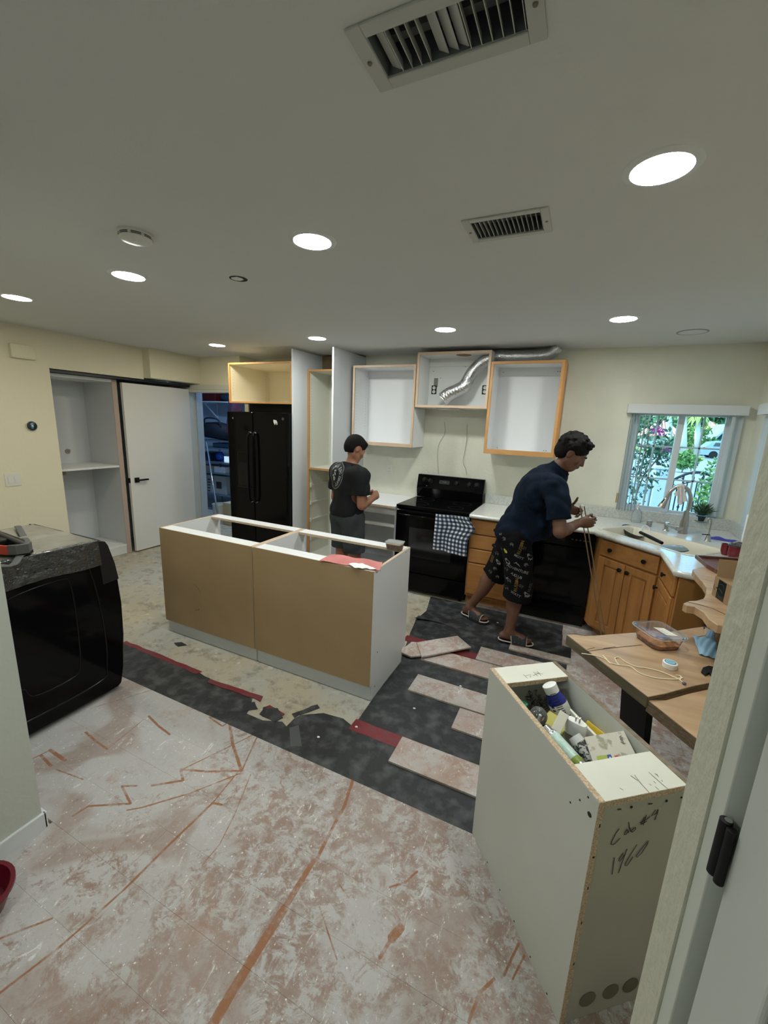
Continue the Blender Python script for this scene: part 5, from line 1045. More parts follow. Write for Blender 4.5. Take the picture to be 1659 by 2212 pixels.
# mossy-print carton
def on3(u, v, n, p0):
    d = Vector(RM.T @ np.array([(u - CX) / FPX, (v - CY) / FPX, 1.0])); o = Vector((0, 0, HC)); return o + d * ((p0 - o).dot(n) / d.dot(n))
nrm = (Vector((-.10, -.55, 1))).normalized(); p0 = P(1300, 1630, .745)
q = [on3(u, v, nrm, p0) for u, v in ((1262, 1592), (1347, 1578), (1384, 1650), (1290, 1672))]
Xc = (q[1] - q[0]).normalized(); Yc = nrm.cross(Xc)
t3 = thing('printed_carton', 'cream carton with yellow, blue and red print tilted in the box', 'carton', p0)
cb = part('carton_body', MB().pprism([q[0], q[1], q[1] + (q[2] - q[1]) * 1.25, q[0] + (q[3] - q[0]) * 1.25], nrm * -.045), mat('carton_cream', (.62, .59, .50), .6, col2=(.36, .34, .24), ns=38, nr=(.56, .66), detail=6), t3, bevel=.001)
def quadp(pts, m, mm, par, nm): 
    mb_ = MB(); mb_.add([on3(u, v, nrm, p0) + nrm * .0008 for u, v in pts], [(0, 1, 2, 3)]); part(nm, mb_, m, par)
def c7(*p): return [(1090 + u / 5.7207, 1450 + v / 5.7207) for u, v in p]
quadp(c7((1135, 1050), (1260, 1035), (1300, 1150), (1165, 1175)), mat('lime_print', (.38, .46, .06), .5), 0, cb, 'lime_square'); quadp(c7((1262, 1035), (1310, 1028), (1365, 1140), (1300, 1150)), mat('blue_print', (.012, .06, .28), .5), 0, cb, 'blue_band'); quadp(c7((1355, 1045), (1395, 1038), (1440, 1125), (1395, 1135)), mat('red_print', (.55, .06, .02), .5), 0, cb, 'red_band')
m = MB(); ce = on3(*c7((1235, 1165))[0], nrm, p0) + nrm * .0014
for r0, r1_, mm, nm in ((.0135, .0095, mat('logo_blue', (.02, .05, .22), .5), 'logo_arc'), (.0085, .0, mat('logo_yellow', (.65, .38, .02), .5), 'logo_disc')):
    m = MB(); ks = np.linspace(.2, 2.9, 14); vs = [ce + Xc * math.cos(q_) * rr - Yc * math.sin(q_) * rr * -1 for rr in (r0, r1_ + .0001) for q_ in ks]; m.add(vs, [(i, i + 1, i + 15, i + 14) for i in range(13)]); part(nm, m, mm, cb)
def ctext(txt, u, v, size, mm, xd, yd, nm): m = MB(); lay_text(m, txt, size, on3(*c7((u, v))[0], nrm, p0), xd, yd, lift=.0016, bold=.0002); part(nm, m, mm, cb)
dn = (on3(*c7((1340, 1130))[0], nrm, p0) - on3(*c7((1280, 1040))[0], nrm, p0)).normalized()
ctext('nics', 1312, 1088, .0085, mat('print_white', (.85, .85, .85), .5), -dn, nrm.cross(-dn), 'band_lettering'); ctext('ner', 1398, 1085, .007, MT['print_white'], -dn, nrm.cross(-dn), 'band_lettering')
dn2 = (on3(*c7((1500, 930))[0], nrm, p0) - on3(*c7((1410, 760))[0], nrm, p0)).normalized()
ctext('Vinyl', 1450, 850, .013, MT['print_dark'], dn2, nrm.cross(dn2), 'title_lettering')
m = MB()
for i in range(8):
    m.add([on3(*c7((1430 + i * 9, 1000 + i * 2))[0], nrm, p0) + nrm * .001, on3(*c7((1434 + i * 9, 1000 + i * 2))[0], nrm, p0) + nrm * .001, on3(*c7((1480 + i * 9, 1105))[0], nrm, p0) + nrm * .001, on3(*c7((1476 + i * 9, 1105))[0], nrm, p0) + nrm * .001], [(0, 1, 2, 3)])
part('small_print', m, mat('print_tan', (.38, .33, .26), .6), cb)

# ------------------------------------------------------------------ live-edge table
def taper(pts, amp, step=.04, seed=3):
    out = []; n = len(pts)
    for i in range(n - 1):
        A_, B_ = Vector(pts[i]), Vector(pts[i + 1]); m_ = max(1, int((B_ - A_).length / step))
        for k_ in range(m_): p = A_.lerp(B_, k_ / m_); q = mnoise.noise(Vector((p.x * 9, p.y * 9, seed))) * amp; out.append((p.x + q, p.y + q))
    return out + [tuple(pts[-1][:2])]
TT, TH = .755, .045
def tp_(u, v, z=TT): p = at(u, v, 2, z); return (p.x, p.y)
far_live = taper([tp_(1545, 1351), tp_(1500, 1356), tp_(1440, 1366), tp_(1372, 1366), tp_(1310, 1371), tp_(1262, 1374), tp_(1240, 1370), tp_(1225, 1371)], .006)
LE = tp_(1225, 1372); CN = tp_(1400, 1505)
slabA = far_live + [CN] + taper([CN, tp_(1440, 1497), tp_(1490, 1483), tp_(1545, 1472)], .004) + [(1.05, 1.95), (1.05, 2.62)]
t = thing('live_edge_table', 'live-edge wooden table with black steel leg at the right', 'table', (.6, 2.1, 0))
def slab(nm, outl, top, th, m=slab_m):
    s_ = part(nm, MB().prism(outl, top - th, top), m, t, bevel=.002); return s_
slab('upper_slab', slabA, TT, TH)
# second slab, a little lower, joining along the step
CN2 = tp_(1400, 1512, TT - .016); slabB = [CN2, tp_(1527, 1612, TT - .016), (.72, 1.34), (1.05, 1.34), (1.05, 1.945), tp_(1545, 1478, TT), tp_(1490, 1490, TT), tp_(1440, 1504, TT)]
slab('lower_slab', slabB, TT - .016, TH)
part('slab_edge', MB().pprism([(*LE, TT - TH), (*CN, TT - TH), (*CN, TT - .001), (*LE, TT - .001)], Vector((-.55, -.6, 0)).normalized() * .003), mat('sawn_edge', (.085, .070, .040), .6, col2=(.14, .115, .07), ns=7, stretch=(1, 1, 8)), t)
e1 = Vector((*CN2, 0)); e2_ = Vector((*tp_(1527, 1612, TT - .016), 0)); part('slab_edge', MB().pprism([(e1.x, e1.y, TT - .016 - TH), (e2_.x, e2_.y, TT - .016 - TH), (e2_.x, e2_.y, TT - .017), (e1.x, e1.y, TT - .017)], Vector((-.5, -.6, 0)).normalized() * .003), MT['live_edge_bark'], t)
# darker bark and sawn faces along the visible rims
def edge_strip(nm, pts, z0, z1, m, par, ctr, off=.002):
    mb_ = MB()
    for i in range(len(pts) - 1):
        a_, b__ = Vector((*pts[i][:2], 0)), Vector((*pts[i + 1][:2], 0)); n_ = Vector(((b__ - a_).y, -(b__ - a_).x, 0))
        if n_.length < 1e-6: continue
        n_.normalize(); n_ = n_ if ctr > 0 else -n_; q_ = [a_ + n_ * off, b__ + n_ * off]
        mb_.add([(q_[0].x, q_[0].y, z0), (q_[1].x, q_[1].y, z0), (q_[1].x, q_[1].y, z1), (q_[0].x, q_[0].y, z1), (a_.x, a_.y, z0), (b__.x, b__.y, z0), (b__.x, b__.y, z1), (a_.x, a_.y, z1)], [(0, 1, 2, 3), (3, 2, 6, 7), (1, 0, 4, 5)])
    part(nm, mb_, m, par)
edge_strip('bark_edge', [CN] + taper([CN, tp_(1440, 1497), tp_(1490, 1483), tp_(1545, 1472)], .004), TT - .017, TT - .001, MT['live_edge_bark'], t, 1)
# cracks in the wood
m = MB()
def zst(pts, w, z=TT): stroke(m, [tp_(u, v, z) for u, v in pts], w, Vector((0, 0, z)), (1, 0, 0), (0, 1, 0), .0006)
for s_, w in (([(1265, 1408), (1290, 1404), (1330, 1399), (1370, 1395), (1388, 1393)], .004), ([(1268, 1403), (1285, 1399)], .003), ([(1303, 1401), (1330, 1397)], .003), ([(1500, 1376), (1536, 1372)], .003)): zst(s_, w)
part('wood_cracks', m, mat('crack_dark', (.07, .04, .02), .9), t)
lg = [at(1338, 1484, 2, .70), at(1384, 1516, 2, .70)]
lx, ly = .40, 1.90
part('table_leg', MB().add([(x + dx, y + dy, z) for z, x0, wv in ((.705, .335, .055), (.0125, .405, .050)) for x, y, dx, dy in [(x0, 1.86 if z > .5 else 1.96, a_ * wv, b__ * wv) for a_, b__ in ((-.8, .9), (.8, -.9), (1.3, -.5), (-.3, 1.3))]], [(0, 1, 2, 3)[::-1], (4, 5, 6, 7), (0, 1, 5, 4), (1, 2, 6, 5), (2, 3, 7, 6), (3, 0, 4, 7)]), blackmat_m, t, bevel=.002)
part('table_leg', MB().box(.90, .98, 2.2, 2.3, .0125, .705), blackmat_m, t); part('leg_brace', MB().box(.34, .95, 2.02, 2.08, .66, .705), blackmat_m, t)
# big slab lying on the worktop end, reaching toward the viewer
ZS2 = .965
def s2(u, v): p = at(u, v, 2, ZS2); return (p.x, p.y)
o2 = taper([s2(1496, 1230), s2(1502, 1240), s2(1511, 1250), s2(1519, 1258), s2(1526, 1270), s2(1526, 1283), s2(1519, 1293), s2(1505, 1297), s2(1488, 1298), s2(1476, 1303), s2(1484, 1308), s2(1502, 1311), s2(1520, 1322), s2(1532, 1338), s2(1550, 1350)], .003, .03)
t4 = thing('live_edge_slab', 'wide live-edge slab with a bay cut, laid over the worktop end', 'slab', (.9, 2.5, .93))
part('slab_board', MB().prism(o2 + [(.80, 1.98), (1.255, 1.98), (1.255, 3.05), (.90, 3.06)], ZS2 - .036, ZS2), slab_m, t4, bevel=.003)
edge_strip('bark_edge', o2, ZS2 - .035, ZS2 - .004, MT['live_edge_bark'], t4, -1)
m = MB(); 
for s_, w in (([(1484, 1300), (1510, 1306), (1540, 1315), (1568, 1328)], .006), ([(1516, 1251), (1540, 1256)], .003)): stroke(m, [s2(u, v) for u, v in s_], w, Vector((0, 0, ZS2)), (1, 0, 0), (0, 1, 0), .0006)
part('wood_cracks', m, MT['crack_dark'], t4)
tag(part('slab_support', MB().box(1.10, 1.255, 2.05, 2.80, .0125, ZS2 - .0365), blackmat_m), 'dark support under the far side of the wide slab', 'support')
# table-top things
c = Vector((*tp_(1432, 1362, TT + .05), 0)); qs = [at(u, v, 2, TT + .062) for u, v in ((1362, 1340), (1442, 1340), (1495, 1385), (1400, 1390))]
ce = sum((q_ for q_ in qs), Vector()) / 4; yw = math.atan2((qs[1] - qs[0]).y + (qs[2] - qs[3]).y, (qs[1] - qs[0]).x + (qs[2] - qs[3]).x)
ww, dd2 = .150, .165
t = thing('salad_box', 'clear clamshell box with brown food on the wooden table', 'container', (ce.x, ce.y, TT))
part('brown_food', loft([rrect(ce.x, ce.y, ww * .80, dd2 * .80, .03, TT + .003, 6, yw), rrect(ce.x, ce.y, ww * .88, dd2 * .88, .03, TT + .022, 6, yw), rrect(ce.x, ce.y, ww * .5, dd2 * .5, .02, TT + .034, 6, yw)]), mat('brown_food', (.20, .07, .02), .6, col2=(.48, .20, .07), ns=45, bump=(55, 1.0)), t, smooth=True)
part('box_base', loft([rrect(ce.x, ce.y, ww * .84, dd2 * .84, .03, TT + .0012, 6, yw), rrect(ce.x, ce.y, ww, dd2, .035, TT + .058, 6, yw), rrect(ce.x, ce.y, ww + .016, dd2 + .016, .04, TT + .060, 6, yw)], False), clearp, t, smooth=True)
part('box_lid', loft([rrect(ce.x, ce.y, ww + .018, dd2 + .018, .04, TT + .061, 6, yw), rrect(ce.x, ce.y, ww + .010, dd2 + .010, .038, TT + .067, 6, yw), rrect(ce.x, ce.y, ww - .010, dd2 - .010, .035, TT + .064, 6, yw)], True, False), clearp, t, smooth=True)
part('rim_bead', MB().tube([*[Vector(p) for p in rrect(ce.x, ce.y, ww + .018, dd2 + .018, .04, TT + .0625, 6, yw)], Vector(rrect(ce.x, ce.y, ww + .018, dd2 + .018, .04, TT + .0625, 6, yw)[0])], .0022, 6, caps=False), sheet_glass('rim_plastic', (.9, .94, .97), .4, .05, .35), t, smooth='full')
lq = [at(u, v, 2, TT + .0655) for u, v in ((1411, 1355), (1434, 1357), (1465, 1374), (1440, 1372))]; m = MB().add(lq, [(0, 1, 2, 3)]); st_ = part('price_sticker', m, mat('sticker', (.80, .78, .68), .6), t)
m = MB(); xd = (lq[1] - lq[0]).normalized()
for k_ in range(4): c0 = lq[0].lerp(lq[3], .2 + .18 * k_); stroke(m, [(0, 0), (.014 + .003 * (k_ % 2), 0)], .0018, c0 + xd * .004, xd, Vector((-xd.y, xd.x, 0)), .0006)
part('sticker_print', m, MT['print_dark'], st_)
c = at(1447, 1436, 2, TT + .012); t = thing('round_tin', 'small white round tin with a pale blue label on the table', 'tin', (c.x, c.y, TT))
part('tin_base', MB().lathe([(.025, .0005), (.0265, .002), (.0265, .014), (.027, .0145), (.027, .023), (.025, .0245), (.001, .0245)], (c.x, c.y, TT), n=40, caps=False), mat('tin_white', (.82, .82, .80), .35), t, smooth=True)
part('label_ring', MB().lathe([(.0205, .0246), (.0205, .0249), (.001, .0249)], (c.x, c.y, TT), n=36, caps=False), mat('ring_blue', (.04, .12, .18), .4), t); lb_ = part('label_disc', MB().lathe([(.0175, .0250), (.0175, .0253), (.001, .0253)], (c.x, c.y, TT), n=36, caps=False), mat('label_blue', (.25, .55, .68), .4), t)
m = MB(); lay_text(m, 'Trio', .011, (c.x, c.y, TT + .0254), (1, .25, 0), (-.25, 1, 0)); part('label_lettering', m, mat('navy_print', (.03, .09, .16), .5), lb_)
def stri(pts, z=TT + .0022): return spline([at(u, v, 2, z) for u, v in pts], 6)
cord_m = mat('cream_cord', (.80, .72, .52), .8)
t = thing('shoe_lace', 'long cream lace looped across the table beside the tin', 'cord', at(1350, 1440, 2, TT))
def c88(*p): return [(1230 + u / 4.484, 1300 + v / 4.484) for u, v in p]
for pl in (c88((118, 500), (220, 515), (330, 545), (400, 590), (480, 612), (590, 625), (670, 685), (780, 725), (900, 745), (1040, 750), (1100, 735)), c88((320, 518), (350, 545), (375, 580), (400, 598)), c88((440, 545), (480, 538), (540, 580), (640, 625), (760, 645), (880, 675), (980, 715), (1060, 750), (1110, 790)), c88((440, 545), (455, 580), (480, 610)), c88((1030, 712), (1080, 720), (1070, 760))):
    part('lace_strand', MB().tube(stri(pl), .0023, 6), cord_m, t, smooth='full')
tag(part('cord_stopper', MB().ball(at(1478, 1476, 2, TT + .006), .0065, 10, 7, (1.2, 1, .9)), mat('stopper', (.16, .13, .15), .5), smooth=True), 'small grey cord stopper at the end of the lace', 'stopper')
# blue glove, black clip, steel cup
gm = mat('blue_nitrile', (.22, .40, .55), .55)
def glove(a_, b__):
    P0_ = at(1497, 1372, 2, TT + .01).lerp(at(1545, 1378, 2, TT + .01), a_); P1_ = at(1512, 1412, 2, TT + .01).lerp(at(1556, 1424, 2, TT + .01), a_); p = P0_.lerp(P1_, b__); p.z = TT + .004 + .016 * math.sin(math.pi * min(1, max(0, a_ * 1.0))) ** .5 * math.sin(math.pi * b__) + .006 * math.sin(9 * a_ + 7 * b__) ** 2; return p
tag(part('nitrile_glove', MB().grid(glove, 16, 12, .001), gm, smooth=True), 'crumpled pale blue glove on the table behind the tin', 'glove')
m = MB(); ps = [at(u, v, 2, TT + .004) for u, v in ((1514, 1452), (1518, 1444), (1530, 1440), (1548, 1444), (1550, 1466), (1536, 1462), (1532, 1455), (1524, 1460))]; m.prism([(p.x, p.y) for p in ps], TT + .0008, TT + .010)
tag(part('black_clip', m, blackmat_m, bevel=.002), 'black plastic clip at the right edge of the table', 'clip')
c = at(1538, 1352, 2, TT + .055); t = tag(part('steel_cup', MB().lathe([(.030, .001), (.036, .03), (.040, .058), (.046, .060), (.046, .062), (.037, .059), (.033, .03), (.027, .004), (.001, .004)], (c.x, c.y - .03, TT), n=36, caps=False), chrome_m, smooth=True), 'small steel cup at the right edge of the table', 'cup')
# cardboard box with black tape on the big slab
card = mat('cardboard', (.33, .215, .115), .8, col2=(.30, .19, .10), ns=3); 
bl, br_ = at(1537, 1284, 2, ZS2 + .001), at(1573, 1310, 2, ZS2 + .001); Dx = (br_ - bl); Dx.z = 0; Dx = Dx.normalized(); wB = .30; Dy = Vector((-Dx.y, Dx.x, 0)); 
if Dy.x < 0: Dy = -Dy
hB = .090; dB = .17
t = thing('shipping_carton', 'open brown cardboard box with black printed tape on the wide slab', 'carton', bl)
def cb_(x0, x1, y0, y1, z0, z1, m=None):
    m = m or MB(); c_ = bl + Dx * (x0 + x1) / 2 + Dy * (y0 + y1) / 2 + Vector((0, 0, (z0 + z1) / 2)); return m.obox(c_, (x1 - x0, y1 - y0, z1 - z0), Dx, Vector((0, 0, 1)).cross(Dx) * (1 if Vector((0, 0, 1)).cross(Dx).dot(Dy) > 0 else -1))
fp = part('front_wall', cb_(0, wB, 0, .003, 0, hB), card, t); part('back_wall', cb_(0, wB, dB - .003, dB, 0, hB), card, t)
part('side_wall', cb_(0, .003, .003, dB - .003, 0, hB), card, t); part('side_wall', cb_(wB - .003, wB, .003, dB - .003, 0, hB), card, t); part('box_floor', cb_(.003, wB - .003, .003, dB - .003, 0, .003), card, t)
fl_ = MB(); c0 = bl + Dy * dB + Vector((0, 0, hB)); fl_.pprism([bl + Vector((0, 0, hB)) + Dy * .004, bl + Dy * (dB) + Vector((0, 0, hB)), bl + Dy * dB + Dx * -.008 + Vector((0, 0, hB + .085)), bl + Dy * .004 + Dx * -.008 + Vector((0, 0, hB + .085))], Dx * .003); part('raised_flap', fl_, card, t)
part('top_flap', MB().pprism([bl + Vector((0, 0, hB)), bl + Dx * wB + Vector((0, 0, hB)), bl + Dx * wB + Dy * .09 + Vector((0, 0, hB - .006)), bl + Dy * .09 + Vector((0, 0, hB - .006))], (0, 0, .003)), card, t)
fN = -Dy; f0 = bl - Dy * .0006
tpm = part('black_tape', cb_(.036, .095, -.0016, -.0004, .001, hB), mat('tape_black', (.01, .014, .014), .35), fp)
def fs(pts, w, m): stroke(m, pts, w, bl - Dy * .0020, Dx, (0, 0, 1), 0.0)
m = MB(); fs([(.046 + .026 * math.cos(q_) + .02, .045 + .030 * math.sin(q_)) for q_ in np.linspace(.6, 2.3, 12)], .0012, m); fs([(.066 + .026 * math.cos(q_), .045 + .030 * math.sin(q_)) for q_ in np.linspace(3.7, 5.4, 12)], .0012, m); lay_text(m, 'prime', .014, bl - Dy * .0024 + Dx * .066 + Vector((0, 0, .045)), (Dx + Vector((0, 0, -.35))), (Dx * .35 + Vector((0, 0, 1))), lift=0)
part('tape_print', m, mat('tape_grey', (.16, .20, .20), .5), tpm)
m = MB(); fs([(.018 + .010 * math.cos(q_), .046 + .013 * math.sin(q_)) for q_ in np.linspace(2.4, 5.2, 12)], .0026, m); fs([(.022, .044), (.034, .046)], .003, m); fs([(.028, .050), (.036, .046)], .003, m); part('arrow_print', m, mat('print_card', (.04, .03, .02), .7), fp)
# dark bag on the floor under the table
tag(part('bin_bag', MB().grid(lambda a_, b__: (.47 + .45 * a_, 1.70 + .42 * b__ , .016 + .17 * (math.sin(math.pi * a_) * math.sin(math.pi * b__)) ** .6 + .012 * math.sin(17 * a_ + 5 * math.sin(9 * b__))), 30, 26, .002), mat('bin_bag_black', (.012, .012, .014), .18, bump=(30, .8)), smooth=True), 'crumpled shiny black bag on the floor under the table', 'bag')
# ------------------------------------------------------------------ kitchen window and blinds
glass = sheet_glass('window_glass', (.93, .97, .97), .10, .01)
vin = mat('window_vinyl', (.70, .73, .74), .4)
yw0, yw1 = 4.475, 4.515
def wbox(x0, x1, z0, z1, y0=yw0, y1=yw1, m=None): return (m or MB()).box(x0, x1, y0, y1, z0, z1)
w = struct('window_1', wbox(WX0, WX0 + .035, WZ0, WZ1).box(WX1 - .035, WX1, yw0, yw1, WZ0, WZ1).box(WX0 + .035, WX1 - .035, yw0, yw1, WZ0, WZ0 + .05).box(WX0 + .035, WX1 - .035, yw0, yw1, WZ1 - .035, WZ1), vin, bevel=.003)
xm = at(1462, 960, 1, 4.49).x
part('meeting_stile', wbox(xm - .024, xm + .024, WZ0 + .05, WZ1 - .035, 4.47, 4.512), vin, w, bevel=.003)
part('window_sash', wbox(WX0 + .035, WX0 + .065, WZ0 + .05, WZ1 - .035, 4.485, 4.505).box(WX0 + .065, xm - .024, 4.485, 4.505, WZ0 + .05, WZ0 + .085), vin, w, bevel=.002)
part('window_sash', wbox(WX1 - .058, WX1 - .035, WZ0 + .05, WZ1 - .035, 4.485, 4.505).box(xm + .024, WX1 - .058, 4.485, 4.505, WZ0 + .05, WZ0 + .07), vin, w, bevel=.002)
for x0, x1 in ((WX0 + .065, xm - .024), (xm + .024, WX1 - .058)):
    part('window_pane', MB().box(x0, x1, 4.494, 4.497, WZ0 + .06, WZ1 - .035), glass, w)
    part('muntin', MB().box((x0 + x1) / 2 - .007, (x0 + x1) / 2 + .007, 4.4975, 4.507, WZ0 + .07, WZ1 - .035), vin, w)
    for z in (at(1500, 968, 1, 4.50).z, at(1500, 1040, 1, 4.50).z): part('muntin', MB().box(x0, x1, 4.4975, 4.507, z - .007, z + .007), vin, w)
part('window_sill', MB().box(WX0 - .0, WX1 + .0, 4.372, 4.474, WZ0 - .0, WZ0 + .012), mat('sill_white', (.62, .66, .68), .4), w, bevel=.003)
va, vb = at(1358, 872, 1, 4.32), at(1618, 897, 1, 4.32)
t = thing('blind_valance', 'white valance box of the vertical blinds over the kitchen window', 'blind', ((va.x + vb.x) / 2, 4.36, va.z))
part('valance_board', MB().box(va.x, vb.x, 4.32, 4.332, vb.z - .004, va.z).box(va.x, va.x + .012, 4.332, 4.389, vb.z - .004, va.z).box(vb.x - .012, vb.x, 4.332, 4.389, vb.z - .004, va.z), white_m, t, bevel=.002)
part('valance_rail', MB().box(va.x + .012, vb.x - .012, 4.335, 4.385, va.z - .012, va.z), mat('brown_rail', (.18, .12, .08), .6), t)
blind_m = mat('blind_vinyl', (.70, .73, .73), .5); 
bn = blind_m.node_tree; tr_ = N(bn, 'ShaderNodeBsdfTranslucent'); tr_.inputs[0].default_value = (.60, .72, .74, 1); mxs = N(bn, 'ShaderNodeMixShader'); mxs.inputs[0].default_value = .28
bn.links.new(bn.nodes['Principled BSDF'].outputs[0], mxs.inputs[1]); bn.links.new(tr_.outputs[0], mxs.inputs[2]); bn.links.new(mxs.outputs[0], bn.nodes['Material Output'].inputs[0])
for k_ in range(7):
    x = WX0 - .015 + .0235 * k_; part('blind_slat', MB().grid(lambda a_, c__, x=x, k_=k_: (x + .014 * (1 if k_ % 2 else .4) * (a_ - .5) + .004 * math.sin(a_ * 3.1), 4.338 + .044 * a_, 1.0 + (vb.z - .012 - 1.0) * c__), 4, 2, .0012), blind_m, t, smooth=True)
for k_, x in enumerate((1.125, 1.165)): part('blind_slat', MB().grid(lambda a_, c__, x=x, k_=k_: (x + .042 * (a_ - .5) * (1 if k_ % 2 else .8), 4.36 + .018 * math.sin(a_ * 3.1) * (1 if k_ % 2 else -1), 1.03 + (vb.z - .012 - 1.03) * c__), 5, 2, .0012), blind_m, t, smooth=True)
tag(part('paint_sample', MB().box(.372, .395, 4.3875, 4.3895, 1.06, 1.15), mat('tan_patch', (.42, .30, .16), .8)), 'small tan patch on the wall left of the window', 'patch')
# second window in the right wall, with its blind drawn
w2 = struct('window_2', MB().box(XR + .07, XR + .11, RY0, RY0 + .04, WZ0, WZ1).box(XR + .07, XR + .11, RY1 - .04, RY1, WZ0, WZ1).box(XR + .07, XR + .11, RY0 + .04, RY1 - .04, WZ0, WZ0 + .05).box(XR + .07, XR + .11, RY0 + .04, RY1 - .04, WZ1 - .04, WZ1), vin, bevel=.003)
part('window_pane', MB().box(XR + .085, XR + .088, RY0 + .04, RY1 - .04, WZ0 + .05, WZ1 - .04), glass, w2); part('window_sill', MB().box(XR - .01, XR + .07, RY0, RY1, WZ0, WZ0 + .012), MT['sill_white'], w2)
t = thing('blind_valance', 'white valance of the drawn blinds on the right wall, cut by the near wall', 'blind', (XR - .04, 3.6, 1.9))
part('valance_board', MB().box(XR - .075, XR - .063, RY0 - .04, 4.13, vb.z - .004, va.z).box(XR - .063, XR - .001, 4.118, 4.13, vb.z - .004, va.z), white_m, t, bevel=.002)
for k_ in range(12): part('blind_slat', MB().grid(lambda a_, c__, k_=k_: (XR - .030 + .012 * math.sin(a_ * 3.1), RY1 - .01 - k_ * .085 - .088 * a_, 1.015 + (vb.z - .012 - 1.015) * c__), 4, 2, .0012), blind_m, t, smooth=True)

# ------------------------------------------------------------------ things round the sink
zt = .9145
def cnt(u, v, z=zt): return at(u, v, 2, z)
fb = cnt(1474, 1152); t = thing('kitchen_faucet', 'brushed steel pull-down faucet with a tissue tied on its arch', 'faucet', fb); yF = fb.y
def fpx(u, v, y=None): return at(u, v, 1, y or yF)
part('faucet_base', MB().lathe([(.034, 0), (.033, .01), (.030, .03), (.030, .075), (.026, .11), (.021, .16), (.018, .19)], fb, (0, 0, 1), n=28), steel_m, t, smooth=True)
top = [Vector((fb.x, fb.y, zt + .18))] + [fpx(u, v) for u, v in ((1489, 1095), (1492, 1075), (1486, 1058), (1474, 1050), (1461, 1052), (1448, 1062), (1439, 1078))]
part('spout_arch', MB().tube(spline(top, 6), .0145, 16), steel_m, t, smooth='full')
h0, h1 = fpx(1440, 1076), fpx(1427, 1097); d_ = (h1 - h0).normalized(); part('spray_head', MB().lathe([(.0155, 0), (.018, .02), (.026, .07), (.028, .085), (.024, .088), (.001, .088)], h0, d_, n=24), steel_m, t, smooth=True)
part('spray_button', MB().obox(h0 + d_ * .035 + Vector((-.012, -.014, .006)), (.045, .010, .006), d_, (0, 1, 0)), blackmat_m, t, bevel=.002)
hl = fpx(1466, 1143, yF - .02); part('lever_joint', MB().tube([Vector((fb.x, fb.y - .01, zt + .055)), hl, hl + Vector((-.02, -.005, .004))], [.018, .017, .014], 16), steel_m, t, smooth=True)
part('lever', MB().tube([hl + Vector((-.02, -.005, .004)), fpx(1444, 1136, yF - .03), fpx(1440, 1132, yF - .03)], [.010, .009, .007], 12), steel_m, t, smooth=True)
tis = mat('tissue_white', (.72, .68, .66), .85)
def tiss(a_, b__): p = fpx(1462 + 19 * a_ * (.7 + .5 * b__), 1050 + 36 * b__ + 4 * math.sin(a_ * 6)); p.y -= .018 + .008 * math.sin(a_ * 14 + b__ * 3); return p
t = thing('tied_tissue', 'white tissue tied round the arch of the faucet', 'tissue', fpx(1472, 1050)); part('tissue_tail', MB().grid(tiss, 14, 10, .0015), tis, t, smooth=True); part('tissue_tail', MB().grid(lambda a_, b__: fpx(1470 - 16 * b__ + 5 * a_, 1052 + 14 * b__ + 6 * a_) + Vector((0, -.017, 0)), 6, 6, .0015), tis, t, smooth=True)
part('tissue_knot', MB().tube([fpx(1464, 1050), fpx(1472, 1049), fpx(1479, 1053)], [.016, .0195, .017], 12), tis, t, smooth='full')
c = cnt(1401, 1137); t = tag(part('air_gap_cap', MB().lathe([(.022, 0), (.022, .050), (.020, .054), (.001, .055)], c, n=26, caps=False), steel_m, smooth=True), 'short steel cylinder at the back rim of the sink, left of the faucet', 'fitting')
c = cnt(1438, 1146); t = thing('soap_dispenser', 'steel soap pump with a horizontal spout by the faucet', 'soap pump', c); part('pump_body', MB().lathe([(.024, 0), (.022, .006), (.014, .012), (.014, .034), (.019, .038), (.019, .068), (.017, .071), (.001, .072)], c, n=24, caps=False), steel_m, t, smooth=True); part('pump_spout', MB().tube([c + Vector((-.015, 0, .060)), c + Vector((-.075, -.015, .066))], [.006, .004], 10), steel_m, t, smooth=True)
c = cnt(1528, 1169); t = thing('filter_tap', 'small slim curved filter tap right of the faucet', 'tap', c); part('tap_base', MB().lathe([(.023, 0), (.019, .008), (.015, .035), (.012, .05)], c, n=22), steel_m, t, smooth=True)
part('tap_neck', MB().tube(spline([c + Vector((0, 0, .045))] + [fpx(u, v, c.y) for u, v in ((1533, 1145), (1537, 1128), (1535, 1120), (1530, 1122), (1529, 1129))], 5), .0055, 10), steel_m, t, smooth='full'); part('tap_lever', MB().obox(c + Vector((-.018, -.004, .052)), (.05, .010, .006), (1, 0, .1), (0, 1, 0)), blackmat_m, t, bevel=.002)
c = cnt(1373, 1128); t = thing('clear_pump_bottle', 'clear empty pump bottle behind the left end of the sink', 'bottle', c); part('bottle_shell', loft([rrect(c.x, c.y, .075, .05, .015, zt + .0005), rrect(c.x, c.y, .082, .055, .018, zt + .06), rrect(c.x, c.y, .070, .05, .018, zt + .10), rrect(c.x, c.y, .026, .026, .012, zt + .125)]), sheet_glass('bottle_clear', (.93, .96, .99), .3, .03, .16), t, smooth=True); part('bottle_pump', MB().lathe([(.013, .125), (.013, .145), (.005, .147), (.005, .17), (.016, .171), (.016, .18), (.001, .181)], (c.x, c.y, zt), n=16, caps=False), mat('pump_pink', (.75, .66, .64), .4), t, smooth=True)
